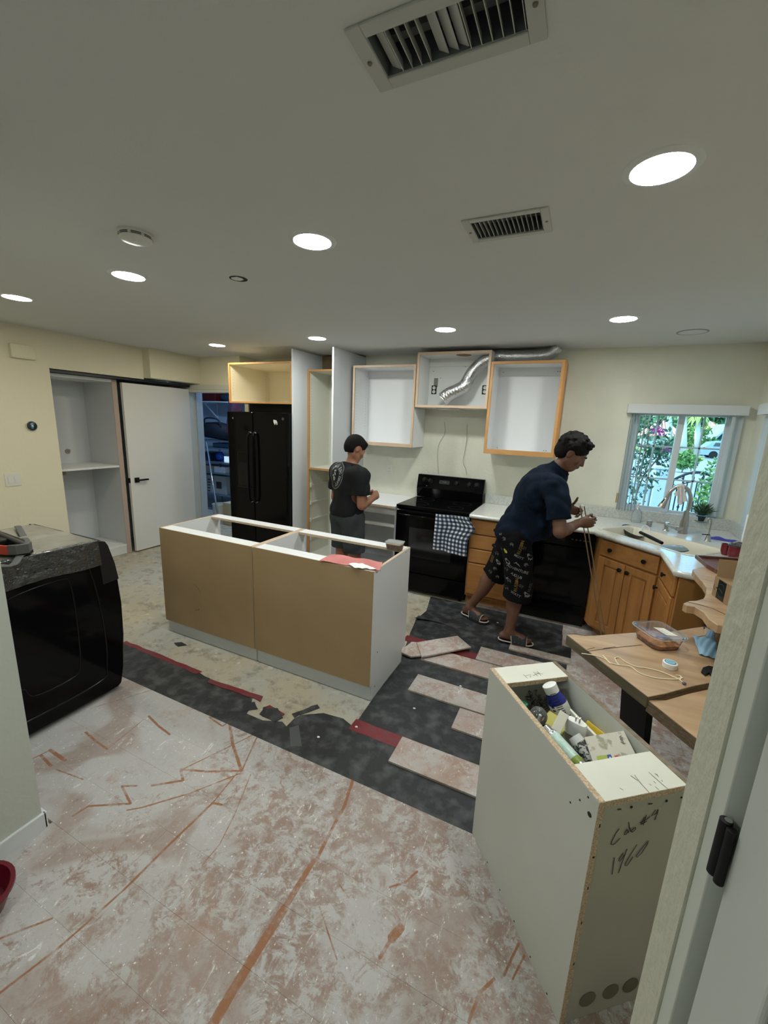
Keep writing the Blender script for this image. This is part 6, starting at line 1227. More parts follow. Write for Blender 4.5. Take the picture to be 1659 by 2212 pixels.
# potted plant on the sill
c = Vector((1.045, 4.412, WZ0 + .0125)); t = thing('potted_plant', 'small bushy plant in a dark pot on the window sill', 'plant', c)
part('saucer', MB().lathe([(.035, 0), (.052, .010), (.054, .013), (.045, .010), (.001, .006)], c - Vector((.0, .025, 0)), n=26, caps=False), mat('saucer_grey', (.20, .25, .25), .3), t, smooth=True)
c2 = c - Vector((0, .025, -.009)); part('pot', MB().lathe([(.028, 0), (.036, .045), (.038, .047), (.033, .044), (.001, .042)], c2, n=24, caps=False), mat('pot_dark', (.02, .03, .025), .4), t, smooth=True)
m = MB()
for k_ in range(190):
    b0 = c2 + Vector((rng.uniform(-.02, .02), rng.uniform(-.015, .015), .045)); d = Vector((rng.normal(.06, .45), rng.normal(-.1, .35), rng.uniform(.5, 1.25))).normalized(); ln = rng.uniform(.06, .16); mid = b0 + d * ln * .6; tip = b0 + d * ln + Vector((d.x * .02, d.y * .02, -.012)); s_ = d.cross(Vector((rng.normal(), rng.normal(), .2))).normalized() * .0035
    if tip.y > 4.46: continue
    m.add([b0, mid + s_, tip, mid - s_], [(0, 1, 2, 3)])
o = part('foliage', m, mat('plant_green', (.03, .075, .04), .5, col2=(.06, .13, .06), ns=30), t); o['kind'] = 'stuff'
# purple cloth, red pots, tray, roll
c = cnt(1562, 1166); tag(part('purple_cloth', MB().grid(lambda a_, b__: (c.x - .085 + .19 * a_, c.y - .035 + .09 * b__ - .03 * a_, zt + .002 + (.016 + .012 * math.sin(a_ * 8)) * math.sin(math.pi * a_) * math.sin(math.pi * b__)), 22, 12, .001), mat('purple_cloth', (.06, .045, .30), .8), smooth=True), 'folded purple cloth behind the red jars', 'cloth')
for (u, v), r, h, lb, lid in (((1566, 1196), .030, .075, 'small dark red cup beside the lidded jar', False), ((1586, 1205), .042, .085, 'red glass jar with a dark lid beside the cardboard box', True)):
    c = cnt(u, v + 2, zt); t = thing('red_jar', lb, 'jar', c); part('jar_body', MB().lathe([(r * .72, 0), (r, h * .35), (r, h), (r * .88, h), (r * .86, h * .4), (.001, h * .2)], c, n=26, caps=False), mat('red_glass', (.17, .008, .015), .2), t, smooth=True)
    if lid:
        part('dark_lid', MB().lathe([(r * 1.12, h), (r * 1.15, h + .010), (r * .9, h + .016), (.001, h + .018)], c, n=28, caps=False), mat('lid_dark', (.05, .04, .045), .25), t, smooth=True); part('lid_clamp', MB().tube([c + Vector((-.03, -.01, h + .02)), c + Vector((0, 0, h + .034)), c + Vector((.03, .008, h + .024))], .008, 8), steel_m, t, smooth=True)
tr = [cnt(1504, 1199, zt), cnt(1570, 1206, zt), cnt(1574, 1236, zt), cnt(1548, 1234, zt), cnt(1530, 1222, zt)]
for p in tr: p.z = .967
trp = [(p.x, p.y) for p in [at(u, v, 2, .985) for u, v in ((1502, 1199), (1600, 1206), (1590, 1240), (1546, 1231), (1527, 1220))]]
t = thing('wooden_tray', 'dark wooden tray behind the cardboard box at the worktop end', 'tray', (trp[0][0], trp[0][1], .967)); wal = mat('walnut_tray', (.10, .040, .028), .35, col2=(.16, .07, .05), ns=8, stretch=(1, 6, 1))
cxt = sum(p[0] for p in trp) / 5; cyt = sum(p[1] for p in trp) / 5
part('tray_base', MB().prism(trp, .9665, .972), wal, t); inn = [(cxt + (x - cxt) * .90, cyt + (y - cyt) * .90) for x, y in trp]; m = MB()
for i in range(5): j = (i + 1) % 5; m.add([(*trp[i], .972), (*trp[j], .972), (*inn[j], .972), (*inn[i], .972), (*trp[i], .988), (*trp[j], .988), (*inn[j], .988), (*inn[i], .988)], [(0, 1, 2, 3), (7, 6, 5, 4), (0, 4, 5, 1), (2, 6, 7, 3)])
part('tray_rim', m, wal, t)
c = Vector((1.13, 3.47, zt)); t = thing('paper_towel_roll', 'white paper towel roll on a bronze holder by the right wall', 'paper roll', c); part('roll', MB().lathe([(.058, .01), (.058, .285), (.02, .285), (.02, .01)], c, n=32), mat('paper_white', (.80, .84, .86), .9), t, smooth=True); part('holder', MB().lathe([(.07, 0), (.07, .008), (.01, .009), (.006, .3), (.006, .33), (.014, .336), (.014, .35), (.001, .36)], c, n=20, caps=False), mat('bronze', (.12, .05, .03), .4, .7), t, smooth=True)
# dishes in the sink: pan with black handle, towel, plate
t = thing('frying_pan', 'dark pan with a black handle lying in the sink', 'pan', sk(-.02, .28, .74))
hA, hB = at(1383, 1150, 2, .935), at(1430, 1173, 2, .925); pc = hA + Vector((-.02, .03, -.06)); 
part('pan_handle', MB().tube([hA, hA.lerp(hB, .5), hB], [.012, .014, .012], 12), blackmat_m, t, smooth=True)
ctr = at(1368, 1148, 2, .88); part('pan_bowl', MB().lathe([(.001, -.03), (.07, -.03), (.095, .01), (.098, .012), (.088, .008), (.066, -.024), (.001, -.024)], ctr, (.25, -.2, 1), n=32, caps=False), mat('pan_dark', (.05, .05, .05), .3, .6), t, smooth=True)
c3 = at(1452, 1182, 2, .905); t = thing('steel_colander', 'glass bowl with dark rim lying at the near right end of the sink', 'bowl', c3)
part('bowl_shell', MB().lathe([(.10, .0), (.095, .012), (.07, .028), (.001, .034)], c3 - Vector((0, 0, .02)), (-.15, .1, 1), n=32, caps=False), mat('bowl_glass', (.22, .27, .28), .15), t, smooth=True); part('bowl_rim', MB().lathe([(.098, -.003), (.104, .0), (.098, .004)], c3 - Vector((0, 0, .02)), (-.15, .1, 1), n=32, caps=False), mat('rim_black', (.02, .025, .03), .3), t, smooth=True)
ringc = [hA + Vector((.01, .02, .0)), at(1386, 1142, 2, .93), at(1392, 1135, 2, .945), at(1402, 1140, 2, .935), at(1404, 1158, 2, .91)]
tag(part('looped_wire', MB().tube(spline(ringc, 5), .003, 6), mat('cord_white', (.8, .8, .78), .6), smooth='full'), 'thin white wire looped over the sink rim', 'wire')

# ------------------------------------------------------------------ outside the windows
pav = mat('driveway_paving', (.30, .36, .40), .9, col2=(.26, .32, .36), ns=2); stucco = mat('white_stucco', (.50, .56, .58), .9, bump=(30, .3)); road = mat('asphalt', (.34, .38, .42), .9)
def st(nm, mb, m, **k_): return struct(nm, mb, m, **k_)
st('ground_driveway', MB().box(-8, 40, 4.62, 20, -.30, -.2), pav); st('ground_street', MB().box(-8, 60, 20, 48, -.30, -.2), road); st('ground_kerb', MB().box(-8, 60, 48, 49, -.3, -.12), stucco); st('ground_lawn', MB().box(-8, 90, 49, 110, -.3, -.16), mat('lawn', (.16, .26, .06), .95, col2=(.25, .33, .08), ns=1))
G = -.2; Yg = 9.0
def o(u, v, y=Yg): return at(u, v, 1, y)
t = thing('garden_wall', 'low white stucco wall with a pillar outside the window', 'wall', (1.2, 9.05, G))
p0, p1 = o(1416, 1012), o(1449, 1012); part('wall_pillar', MB().box(p0.x, p1.x, 8.9, 9.25, G, p0.z).box(p0.x - .03, p1.x + .03, 8.87, 9.28, p0.z, p0.z + .05), stucco, t, bevel=.01)
p0 = o(1400, 1046); part('wall_panel', MB().box(-1.0, o(1416, 1012).x - .03, 8.98, 9.12, G, p0.z).box(-1.0, o(1416, 1012).x - .03, 8.95, 9.15, p0.z, p0.z + .05), stucco, t, bevel=.01)
gi_ = mat('black_iron', (.012, .014, .018), .5); ga, gb = o(1455, 1040), o(1560, 1040); gm_ = (ga.x + gb.x) / 2; gw_ = (gb.x - ga.x) / 2; gz = o(1505, 1020).z
t = thing('iron_gate', 'black wrought iron gate with an arched top outside', 'gate', (gm_, 9.0, G))
def arch(x, drop=.0): return gz - .17 * ((x - gm_) / gw_) ** 2 - drop
part('arched_rail', MB().tube([(ga.x + (gb.x - ga.x) * k_ / 14, 9.0, arch(ga.x + (gb.x - ga.x) * k_ / 14)) for k_ in range(15)], .022, 8), gi_, t, smooth='full'); part('lower_rail', MB().tube([(ga.x + (gb.x - ga.x) * k_ / 14, 9.0, arch(ga.x + (gb.x - ga.x) * k_ / 14, .17)) for k_ in range(15)], .010, 6), gi_, t, smooth='full')
part('foot_rail', MB().box(ga.x, gb.x, 8.985, 9.015, G + .05, G + .08), gi_, t)
for k_ in range(11):
    x = ga.x + (gb.x - ga.x) * k_ / 10; z = arch(x, .17 if k_ % 2 else .0); b0 = part('picket', MB().box(x - .009, x + .009, 8.991, 9.009, G + .05, z), gi_, t)
    if k_ % 2 == 0 and 0 < k_ < 10: part('collar', MB().lathe([(.010, -.03), (.024, 0), (.010, .03)], (x, 9.0, G + .62), n=8), gi_, b0)
for k_ in range(5): x = ga.x + (gb.x - ga.x) * (k_ + .5) / 5; part('scroll', MB().tube([(x + .09 * math.cos(q_), 9.0, arch(x, .085) + .075 * math.sin(q_)) for q_ in np.linspace(0, 2 * math.pi, 17)], .006, 5, caps=False), gi_, t)
def leaves(n, c, r, size, seed, flat=1.0):
    g_ = np.random.default_rng(seed); m = MB()
    for _ in range(n):
        v = g_.normal(size=3); v /= np.linalg.norm(v) + 1e-6; v *= g_.uniform(.35, 1) ** .6; p = Vector((c[0] + v[0] * r[0], c[1] + v[1] * r[1], c[2] + v[2] * r[2])); a_ = Vector(g_.normal(size=3)).normalized(); b__ = a_.cross(Vector(g_.normal(size=3))).normalized(); s_ = size * g_.uniform(.6, 1.3)
        m.add([p - a_ * s_, p + b__ * s_ * .5, p + a_ * s_, p - b__ * s_ * .5], [(0, 1, 2, 3)])
    return m
mat('bark', (.20, .15, .10), .9)
leafd = mat('dark_leaf', (.030, .085, .045), .6, col2=(.05, .13, .06), ns=5); leafm = mat('mid_leaf', (.08, .20, .07), .6, col2=(.16, .30, .07), ns=3); leafl = mat('light_leaf', (.22, .36, .08), .6, col2=(.36, .46, .12), ns=2); leafb = mat('far_leaf', (.09, .22, .12), .7, col2=(.16, .30, .16), ns=.6)
def bush(nm, lb, c, r, n, size, m, seed, trunk=None, cat_='bush', extra=None):
    t = thing(nm, lb, cat_, (c[0], c[1], G)); f = part('foliage', leaves(n, c, r, size, seed), m, t); f['kind'] = 'stuff'
    part('stem', MB().tube([(c[0], c[1], G), (c[0] + .03, c[1], c[2])], trunk or .03, 8), mat('bark', (.20, .15, .10), .9), t)
    return t
c = o(1412, 925, 6.4); t = thing('bougainvillea', 'bougainvillea with pink blooms outside the left half of the window', 'bush', (c.x, 6.4, G))
lf = MB()
for i, ((u, v), rr, n) in enumerate((((1428, 893), .22, 34), ((1400, 905), .2, 50), ((1395, 945), .24, 90), ((1425, 955), .20, 60), ((1385, 990), .24, 110), ((1410, 1005), .24, 110), ((1378, 1040), .2, 70), ((1365, 1080), .16, 60), ((1432, 975), .15, 40), ((1402, 1050), .14, 30))):
    c1 = o(u, v, 6.4); l_ = leaves(n, (c1.x, 6.4, c1.z), (rr, .2, rr), .034, 40 + i); lf.add(l_.v, l_.f)
f = part('foliage', lf, leafd, t); f['kind'] = 'stuff'
for pl in (((1352, 1290), (1360, 1110), (1385, 1040), (1410, 980), (1420, 920), (1448, 890)), ((1360, 1180), (1375, 1060), (1400, 950), (1405, 890)), ((1388, 1030), (1425, 985), (1440, 950))): part('stem', MB().tube([o(u, v, 6.42) for u, v in pl], .009, 6), MT['bark'], t, smooth='full')
pb = MB()
for (u, v), n in (((1423, 934), 26), ((1438, 970), 16), ((1416, 928), 12)): c1 = o(u, v, 6.3); l_ = leaves(n, (c1.x, 6.3, c1.z), (.07, .05, .05), .028, n); pb.add(l_.v, l_.f)
f = part('pink_blooms', pb, mat('magenta_bloom', (.55, .04, .32), .6), t); f['kind'] = 'stuff'
c = o(1548, 1040, 7.6); bush('hedge_shrub', 'tall green shrub growing over the right end of the gate', (c.x + .05, 7.6, .75), (.30, .3, .72), 900, .045, leafm, 11)
for u, v, y, r_, n, m, lb, sd_ in ((1478, 995, 26, (.66, .4, .42), 500, leafm, 'clipped hedge by the street, left of the car', 12), (1497, 991, 27.6, (.40, .3, .14), 200, leafl, 'light green low plants at the end of the hedge', 13), (1530, 950, 56, (3.2, 1, 1.6), 900, leafl, 'yellow green shrub in front of the tiled house', 14), (1500, 962, 49.0, (2.0, .9, 1.7), 700, leafm, 'green bushes between the palm trunks', 16), (1438, 985, 40, (1.0, .5, 1.5), 400, leafd, 'dark shrub in front of the left house', 15)):
    c = o(u, v, y); bush('street_shrub', lb, (c.x, y, c.z), r_, n, .10 + .0022 * y, m, sd_)
for u, v, y, r_, n, m, lb, sd_ in ((1545, 915, 70, (5.5, 3, 4.6), 2200, leafb, 'big blue-green tree behind the tiled roof', 21), (1500, 920, 77, (5.5, 3, 4.8), 1800, leafb, 'broad tree behind the palm', 22), (1440, 905, 84, (6, 3, 6.0), 1800, leafb, 'tree behind the left house', 23), (1600, 905, 91, (8, 3, 8), 1500, leafb, 'tree at the right behind the blue house', 24), (1395, 910, 98, (9, 3, 9), 1500, leafb, 'tree at the far left through the window', 25)):
    c = o(u, v, y); bush('tree', lb, (c.x, y, c.z), r_, n, .55, m, sd_, .25, 'tree')
def palm(u, vt, vb_, y, lb, sd_):
    a_, b__ = o(u, vt, y), o(u - 3, vb_, y); t = thing('palm_tree', lb, 'palm tree', (b__.x, y, G)); part('trunk', MB().tube([(b__.x, y, G), (a_.x, y, a_.z)], [.30, .20], 10), mat('palm_trunk', (.60, .58, .50), .8), t, smooth='full'); g_ = np.random.default_rng(sd_)
    for k_ in range(12):
        an = k_ * math.pi * 2 / 12 + g_.uniform(-.2, .2); L_ = g_.uniform(.9, 1.4); m = MB(); prev = None
        for s_ in range(7):
            f_ = s_ / 6; p = Vector((a_.x + math.cos(an) * L_ * f_, y + math.sin(an) * L_ * f_, a_.z + .5 * math.sin(f_ * 2.6) - 1.0 * f_ ** 2)); w_ = Vector((-math.sin(an), math.cos(an), -.35)) * (.22 * math.sin(math.pi * min(1, f_ * .9 + .1)))
            w2_ = Vector((math.sin(an), -math.cos(an), -.35)) * (.22 * math.sin(math.pi * min(1, f_ * .9 + .1)))
            cur = (p, p + w_, p + w2_)
            if prev: m.add([prev[0], cur[0], cur[1], prev[1]], [(0, 1, 2, 3)]); m.add([prev[0], prev[2], cur[2], cur[0]], [(0, 1, 2, 3)])
            prev = cur
        part('frond', m, leafl, t)
palm(1508, 905, 985, 48.3, 'pale palm trunk in the middle of the window', 31); palm(1478, 888, 990, 42, 'palm just right of the window mullion', 32); palm(1447, 880, 985, 49.5, 'palm behind the bougainvillea', 33)
tile = mat('roof_tile', (.48, .26, .20), .8)
def house(lb, x0, x1, y0, y1, z1, zr, m, hip=True):
    t = thing('house', lb, 'house', ((x0 + x1) / 2, y0, G)); part('house_wall', MB().box(x0, x1, y0, y1, G, z1), m, t)
    rf = part('roof', MB().add([(x0 - .4, y0 - .4, z1), (x1 + .4, y0 - .4, z1), (x1 + .4, y1, z1), (x0 - .4, y1, z1), (x0 + (1.4 if hip else -.4), (y0 + y1) / 2, zr), (x1 - (1.4 if hip else -.4), (y0 + y1) / 2, zr)], [(0, 1, 5, 4), (1, 2, 5), (2, 3, 4, 5), (3, 0, 4), (3, 2, 1, 0)]), tile, t)
    m_ = MB(); nT = int((x1 - x0 + .8) / .35)
    for k_ in range(nT): x = x0 - .4 + (k_ + .5) * (x1 - x0 + .8) / nT; xt = min(max(x, x0 + (1.4 if hip else -.4)), x1 - (1.4 if hip else -.4)); m_.tube([(x, y0 - .42, z1 + .03), (xt, (y0 + y1) / 2, zr + .05)], .09, 6)
    part('tile_rows', m_, mat('roof_tile_light', (.62, .40, .33), .8), t)['kind'] = 'stuff'
    return t
a_, b__ = o(1416, 942, 58.5), o(1462, 942, 58.5); t = house('white house with a tiled roof seen left of the mullion', a_.x - 1, b__.x + .5, 58.5, 65, a_.z, a_.z + 1.8, stucco); w_ = o(1443, 955, 58.4); part('window', MB().box(w_.x - .35, w_.x + .35, 58.45, 58.5, w_.z - .7, w_.z + .4), mat('far_window', (.30, .40, .42), .3), t)
a_, b__ = o(1520, 948, 59.5), o(1552, 948, 59.5); house('house with a pinkish tiled roof left of the blue gable', a_.x, b__.x + 1, 59.5, 66, a_.z, a_.z + 2.0, stucco)
t = thing('gabled_house', 'house with a pale blue gable at the right of the window view', 'house', (o(1570, 960, 50.5).x, 50.5, G)); gA, gB, gC = o(1546, 950, 50.5), o(1576, 918, 50.5), o(1610, 950, 50.5); bl_m = mat('blue_siding', (.16, .36, .48), .8)
part('gable_wall', MB().pprism([(gA.x + .4, 50.5, G), (gC.x + 1, 50.5, G), (gC.x + 1, 50.5, gA.z), (gB.x, 50.5, gB.z - .25), (gA.x + .4, 50.5, gA.z)], (0, 4, 0)), bl_m, t); part('gable_roof', MB().pprism([(gA.x - .2, 50.2, gA.z - .15), (gB.x, 50.2, gB.z - .15), (gB.x, 50.2, gB.z + .1), (gA.x - .2, 50.2, gA.z + .1)], (0, 4.5, 0)).pprism([(gC.x + 1.5, 50.2, gA.z - .15), (gB.x, 50.2, gB.z - .15), (gB.x, 50.2, gB.z + .1), (gC.x + 1.5, 50.2, gA.z + .1)], (0, 4.5, 0)), mat('slate_roof', (.35, .42, .50), .7), t)
# parked car
c = o(1528, 975, 45.8); t = thing('parked_car', 'pale blue car parked in the street', 'car', (c.x, 45.8, G)); cm_ = mat('car_paint', (.26, .36, .46), .3, coat=.4); x0 = o(1511, 975, 45.8).x; z0_ = -.185
part('car_body', MB().pprism([(x0, 45.0, z0_ + .30), (x0 - .05, 45.0, z0_ + .75), (x0 + .15, 45.0, z0_ + 1.0), (x0 + .55, 45.0, z0_ + 1.42), (x0 + 1.2, 45.0, z0_ + 1.52), (x0 + 2.6, 45.0, z0_ + 1.48), (x0 + 3.3, 45.0, z0_ + 1.02), (x0 + 4.3, 45.0, z0_ + .88), (x0 + 4.5, 45.0, z0_ + .4), (x0 + 4.4, 45.0, z0_ + .25), (x0 + .1, 45.0, z0_ + .25)], (0, 1.7, 0)), cm_, t, bevel=.06)
part('car_window', MB().pprism([(x0 + .72, 44.98, z0_ + 1.05), (x0 + .85, 44.98, z0_ + 1.36), (x0 + 2.5, 44.98, z0_ + 1.38), (x0 + 3.05, 44.98, z0_ + 1.04)], (0, 1.74, 0)), mat('car_glass', (.04, .06, .08), .1), t)
part('tail_light', MB().box(x0 + .02, x0 + .20, 44.97, 45.04, z0_ + .84, z0_ + .93), mat('tail_red', (.55, .02, .03), .3), t)
for x in (x0 + .85, x0 + 3.6):
    for y in (44.99, 46.52): part('wheel', MB().cyl((x, y, z0_ + .325), (x, y + .2, z0_ + .325), .32, 22), blackmat_m, t, smooth=True)
# ------------------------------------------------------------------ people, grown from distance fields
import openvdb as vdb
class Field:
    def __init__(s, lo, hi, h):
        s.lo = np.array(lo, float); s.h = h; s.n = np.ceil((np.array(hi) - s.lo) / h).astype(int) + 1; s.a = np.full(s.n, 0.06, np.float32)
    def like(s): f = Field.__new__(Field); f.lo, f.h, f.n = s.lo, s.h, s.n; f.a = np.full(s.n, 0.06, np.float32); return f
    def sub(s, lo, hi, pad):
        i0 = np.clip(((np.array(lo) - pad - s.lo) / s.h).astype(int), 0, s.n - 1); i1 = np.clip(((np.array(hi) + pad - s.lo) / s.h).astype(int) + 2, 1, s.n)
        sl = tuple(slice(a, b) for a, b in zip(i0, i1)); X = [(np.arange(a, b) * s.h + l).astype(np.float32) for a, b, l in zip(i0, i1, s.lo)]
        return sl, X[0][:, None, None], X[1][None, :, None], X[2][None, None, :]
    def put(s, sl, d, k, op='u'):
        c = s.a[sl]
        if op == 'u':
            if k > 0: h = np.maximum(k - np.abs(c - d), 0) / k; s.a[sl] = np.minimum(c, d) - h * h * k * .25
            else: s.a[sl] = np.minimum(c, d)
        else:
            if k > 0: h = np.maximum(k - np.abs(c + d), 0) / k; s.a[sl] = np.maximum(c, -d) + h * h * k * .25
            else: s.a[sl] = np.maximum(c, -d)
    def cone(s, a, b, ra, rb, k=.02, op='u', sq=None):
        a, b = np.array(a, np.float32), np.array(b, np.float32); r = max(ra, rb) * (1 / min(sq[1], 1) if sq else 1); sl, x, y, z = s.sub(np.minimum(a, b) - r, np.maximum(a, b) + r, k + .02)
        d = b - a; L = float(d @ d) + 1e-9; t = np.clip(((x - a[0]) * d[0] + (y - a[1]) * d[1] + (z - a[2]) * d[2]) / L, 0, 1); vx, vy, vz = x - a[0] - t * d[0], y - a[1] - t * d[1], z - a[2] - t * d[2]
        if sq:   # squash along an axis: sq = (unit axis, factor)
            u = np.array(sq[0], np.float32); u = u / np.linalg.norm(u); q = (vx * u[0] + vy * u[1] + vz * u[2]) * (1 / sq[1] - 1); vx, vy, vz = vx + q * u[0], vy + q * u[1], vz + q * u[2]
        s.put(sl, np.sqrt(vx * vx + vy * vy + vz * vz) - (ra + (rb - ra) * t), k, op)
    def ell(s, c, r, R=None, k=.02, op='u'):
        c = np.array(c, np.float32); r = np.array(r, np.float32); m = float(r.max()); sl, x, y, z = s.sub(c - m, c + m, k + .02); x, y, z = x - c[0], y - c[1], z - c[2]
        if R is not None: x, y, z = (R[i][0] * x + R[i][1] * y + R[i][2] * z for i in range(3))
        k0 = np.sqrt((x / r[0]) ** 2 + (y / r[1]) ** 2 + (z / r[2]) ** 2); k1 = np.sqrt((x / r[0] ** 2) ** 2 + (y / r[1] ** 2) ** 2 + (z / r[2] ** 2) ** 2) + 1e-6
        s.put(sl, k0 * (k0 - 1) / k1, k, op)
    def cut(s, p, n):
        """keep only the side of the plane that n points away from"""
        p, n = np.array(p, np.float32), np.array(n, np.float32); n = n / np.linalg.norm(n); sl, x, y, z = s.sub(s.lo, s.lo + s.n * s.h, 0); s.a = np.maximum(s.a, (x - p[0]) * n[0] + (y - p[1]) * n[1] + (z - p[2]) * n[2])
    def minus(s, o, off=0.0): s.a = np.maximum(s.a, -(o.a - off))
    def wrinkle(s, amp, f, seed=0, band=.02):
        g = np.random.default_rng(seed); X = [(np.arange(n) * s.h + l).astype(np.float32) for n, l in zip(s.n, s.lo)]; x, y, z = X[0][:, None, None], X[1][None, :, None], X[2][None, None, :]; w = 0
        for i in range(5):
            d = g.normal(size=3); d = d / np.linalg.norm(d) * f * g.uniform(.6, 1.5); e = g.normal(size=3) * f * .35; w = w + (1 - np.abs(np.sin(d[0] * x + d[1] * y + d[2] * z + 1.3 * np.sin(e[0] * x + e[1] * y + e[2] * z) + i)) * 2)
        s.a += (w * amp / 5).astype(np.float32)
    def mesh(s, smooth=2):
        g = vdb.FloatGrid(0.06); g.copyFromArray(np.ascontiguousarray(np.clip(s.a, -.06, .06))); v, q = g.convertToQuads(isovalue=0.0); v = v * s.h + s.lo; q = q[:, ::-1]
        n = len(v); E_ = np.concatenate([q[:, [0, 1]], q[:, [1, 2]], q[:, [2, 3]], q[:, [3, 0]]])
        for _ in range(smooth):
            acc = np.zeros_like(v); cn = np.zeros(n)
            for c in range(3): acc[:, c] = np.bincount(E_[:, 0], v[E_[:, 1], c], n) + np.bincount(E_[:, 1], v[E_[:, 0], c], n)
            cn = np.bincount(E_[:, 0], minlength=n) + np.bincount(E_[:, 1], minlength=n); v = v * .5 + .5 * acc / cn[:, None]
        return v, q
def V3(*a): return np.array(a, float)
def unit(v): v = np.array(v, float); return v / np.linalg.norm(v)
def orth(f, u): f = unit(f); u = np.array(u, float); u = unit(u - f * (u @ f)); return np.array([np.cross(f, u), f, u])   # rows: right, forward, up

def head(F, c, f, u, k=.018, hs=1.0):
    """skull, jaw, nose, lips, brow, ears round the centre c, looking along f"""
    R = orth(f, u); r, f, u = R
    P = lambda x, y, z: c + (r * x + f * y + u * z) * hs
    F.ell(P(0, -.012, .028), V3(.076, .098, .092) * hs, R, .0); F.ell(P(0, .030, -.030), V3(.060, .066, .080) * hs, R, .03); F.ell(P(0, .048, -.082), V3(.034, .034, .030) * hs, R, .03)
    F.cone(P(-.045, .0, -.055), P(-.02, .055, -.088), .024 * hs, .020 * hs, .025); F.cone(P(.045, .0, -.055), P(.02, .055, -.088), .024 * hs, .020 * hs, .025)
    F.cone(P(-.034, .078, .018), P(.034, .078, .018), .014 * hs, .014 * hs, .012)           # brow
    F.cone(P(0, .090, .006), P(0, .106, -.030), .0085 * hs, .0120 * hs, .010); F.ell(P(.012, .097, -.034), V3(.009, .010, .008) * hs, R, .006); F.ell(P(-.012, .097, -.034), V3(.009, .010, .008) * hs, R, .006)
    for s in (-1, 1):
        F.ell(P(.043 * s, .066, -.020), V3(.020, .018, .020) * hs, R, .02)
        F.ell(P(.030 * s, .098, .004), V3(.015, .012, .009) * hs, R, .008, 's'); F.ell(P(.030 * s, .082, .003), V3(.013, .012, .010) * hs, R, .004)
        F.ell(P(.076 * s, -.008, -.006), V3(.010, .020, .032) * hs, R, .006); F.ell(P(.085 * s, -.004, -.003), V3(.006, .010, .019) * hs, R, .003, 's')
    F.ell(P(0, .093, -.053), V3(.024, .010, .006) * hs, R, .004); F.ell(P(0, .091, -.064), V3(.020, .010, .007) * hs, R, .004)
    return P, R
def hand(F, w, d, pn, ts, curl, thumb, spread=.0, sc=1.0):
    """palm and five fingers. w wrist, d the way the fingers point, pn palm normal (fingers curl towards it), ts thumb side; curl per finger in degrees per joint"""
    d = unit(d); pn = unit(np.array(pn) - d * (np.array(pn) @ d)); ts = unit(np.array(ts) - d * (np.array(ts) @ d) - pn * (np.array(ts) @ pn))
    c = w + d * .050 * sc; R = np.array([ts, d, pn]); F.ell(c, V3(.041, .052, .017) * sc, R, .015); F.cone(w - d * .02, w + d * .03 * sc, .024 * sc, .026 * sc, .02, sq=(pn, .72))
    F.ell(w + d * .035 * sc + ts * .026 * sc + pn * .010, V3(.017, .030, .016) * sc, R, .012)
    for i, (off, L, r0) in enumerate(((.030, .076, .0088), (.010, .084, .0090), (-.010, .078, .0086), (-.029, .062, .0078))):
        p = w + (d * (.092 - .004 * abs(i - 1)) + ts * off) * sc; a = math.radians(curl[i] * .6); dirn = d + ts * spread * off * 12; dirn = unit(dirn); r = r0 * sc; F.cone(w + (d * .06 + ts * off * .85) * sc, p, r * 1.15, r * 1.08, .008)
        for j, fr in enumerate((.46, .30, .24)):
            ca, sa = math.cos(a), math.sin(a); q = p + (dirn * ca + pn * sa) * L * fr * sc; F.cone(p, q, r * (1 - .07 * j), r * (.93 - .07 * j), .003); p = q; a += math.radians(curl[i])
    p = w + (d * .028 + ts * .030) * sc; r = .0105 * sc
    for j, (t_, L) in enumerate(zip(thumb, (.040, .032, .026))): q = p + unit(d * t_[0] + ts * t_[1] + pn * t_[2]) * L * sc; F.cone(p, q, r * (1 - .06 * j), r * (.94 - .06 * j), .006); p = q
def foot(F, ank, f, sole):
    f = unit((f[0], f[1], 0)); s = V3(-f[1], f[0], 0); z0 = sole
    F.cone(ank, V3(ank[0], ank[1], z0 + .05) - f * .012, .038, .036, .02); F.cone(V3(ank[0], ank[1], z0 + .030) - f * .045, V3(ank[0], ank[1], z0 + .03) + f * .10, .031, .034, .02, sq=((0, 0, 1), .85)); F.cone(V3(ank[0], ank[1], z0 + .062) + f * .01, V3(ank[0], ank[1], z0 + .030) + f * .11, .034, .028, .02)
    F.cone(V3(ank[0], ank[1], z0 + .022) + f * .10 - s * .022, V3(ank[0], ank[1], z0 + .022) + f * .10 + s * .022, .022, .022, .015, sq=((0, 0, 1), .8))
    for i, (o, L, r) in enumerate(((.030, .172, .0125), (.010, .168, .0095), (-.007, .160, .009), (-.022, .150, .0085), (-.034, .138, .008))): F.cone(V3(ank[0], ank[1], z0 + .018) + f * .10 + s * o * .8, V3(ank[0], ank[1], z0 + .013) + f * L + s * o, r * 1.05, r, .004)
skinm = mat('tan_skin', (.30, .14, .085), .5, sss=.08, col2=(.30, .135, .075), ns=12); skinb = mat('brown_skin', (.17, .078, .048), .5, sss=.05, col2=(.14, .062, .038), ns=12)
hairm = mat('black_hair', (.006, .005, .005), .75, spec=.15, bump=(90, .8), stretch=(1, 1, .4)); eye_w = mat('eye_white', (.6, .58, .55), .3); iris = mat('eye_dark', (.02, .012, .008), .1)
def bvh(vq): return BVHTree.FromPolygons([tuple(p) for p in vq[0]], [tuple(map(int, q)) for q in vq[1]])
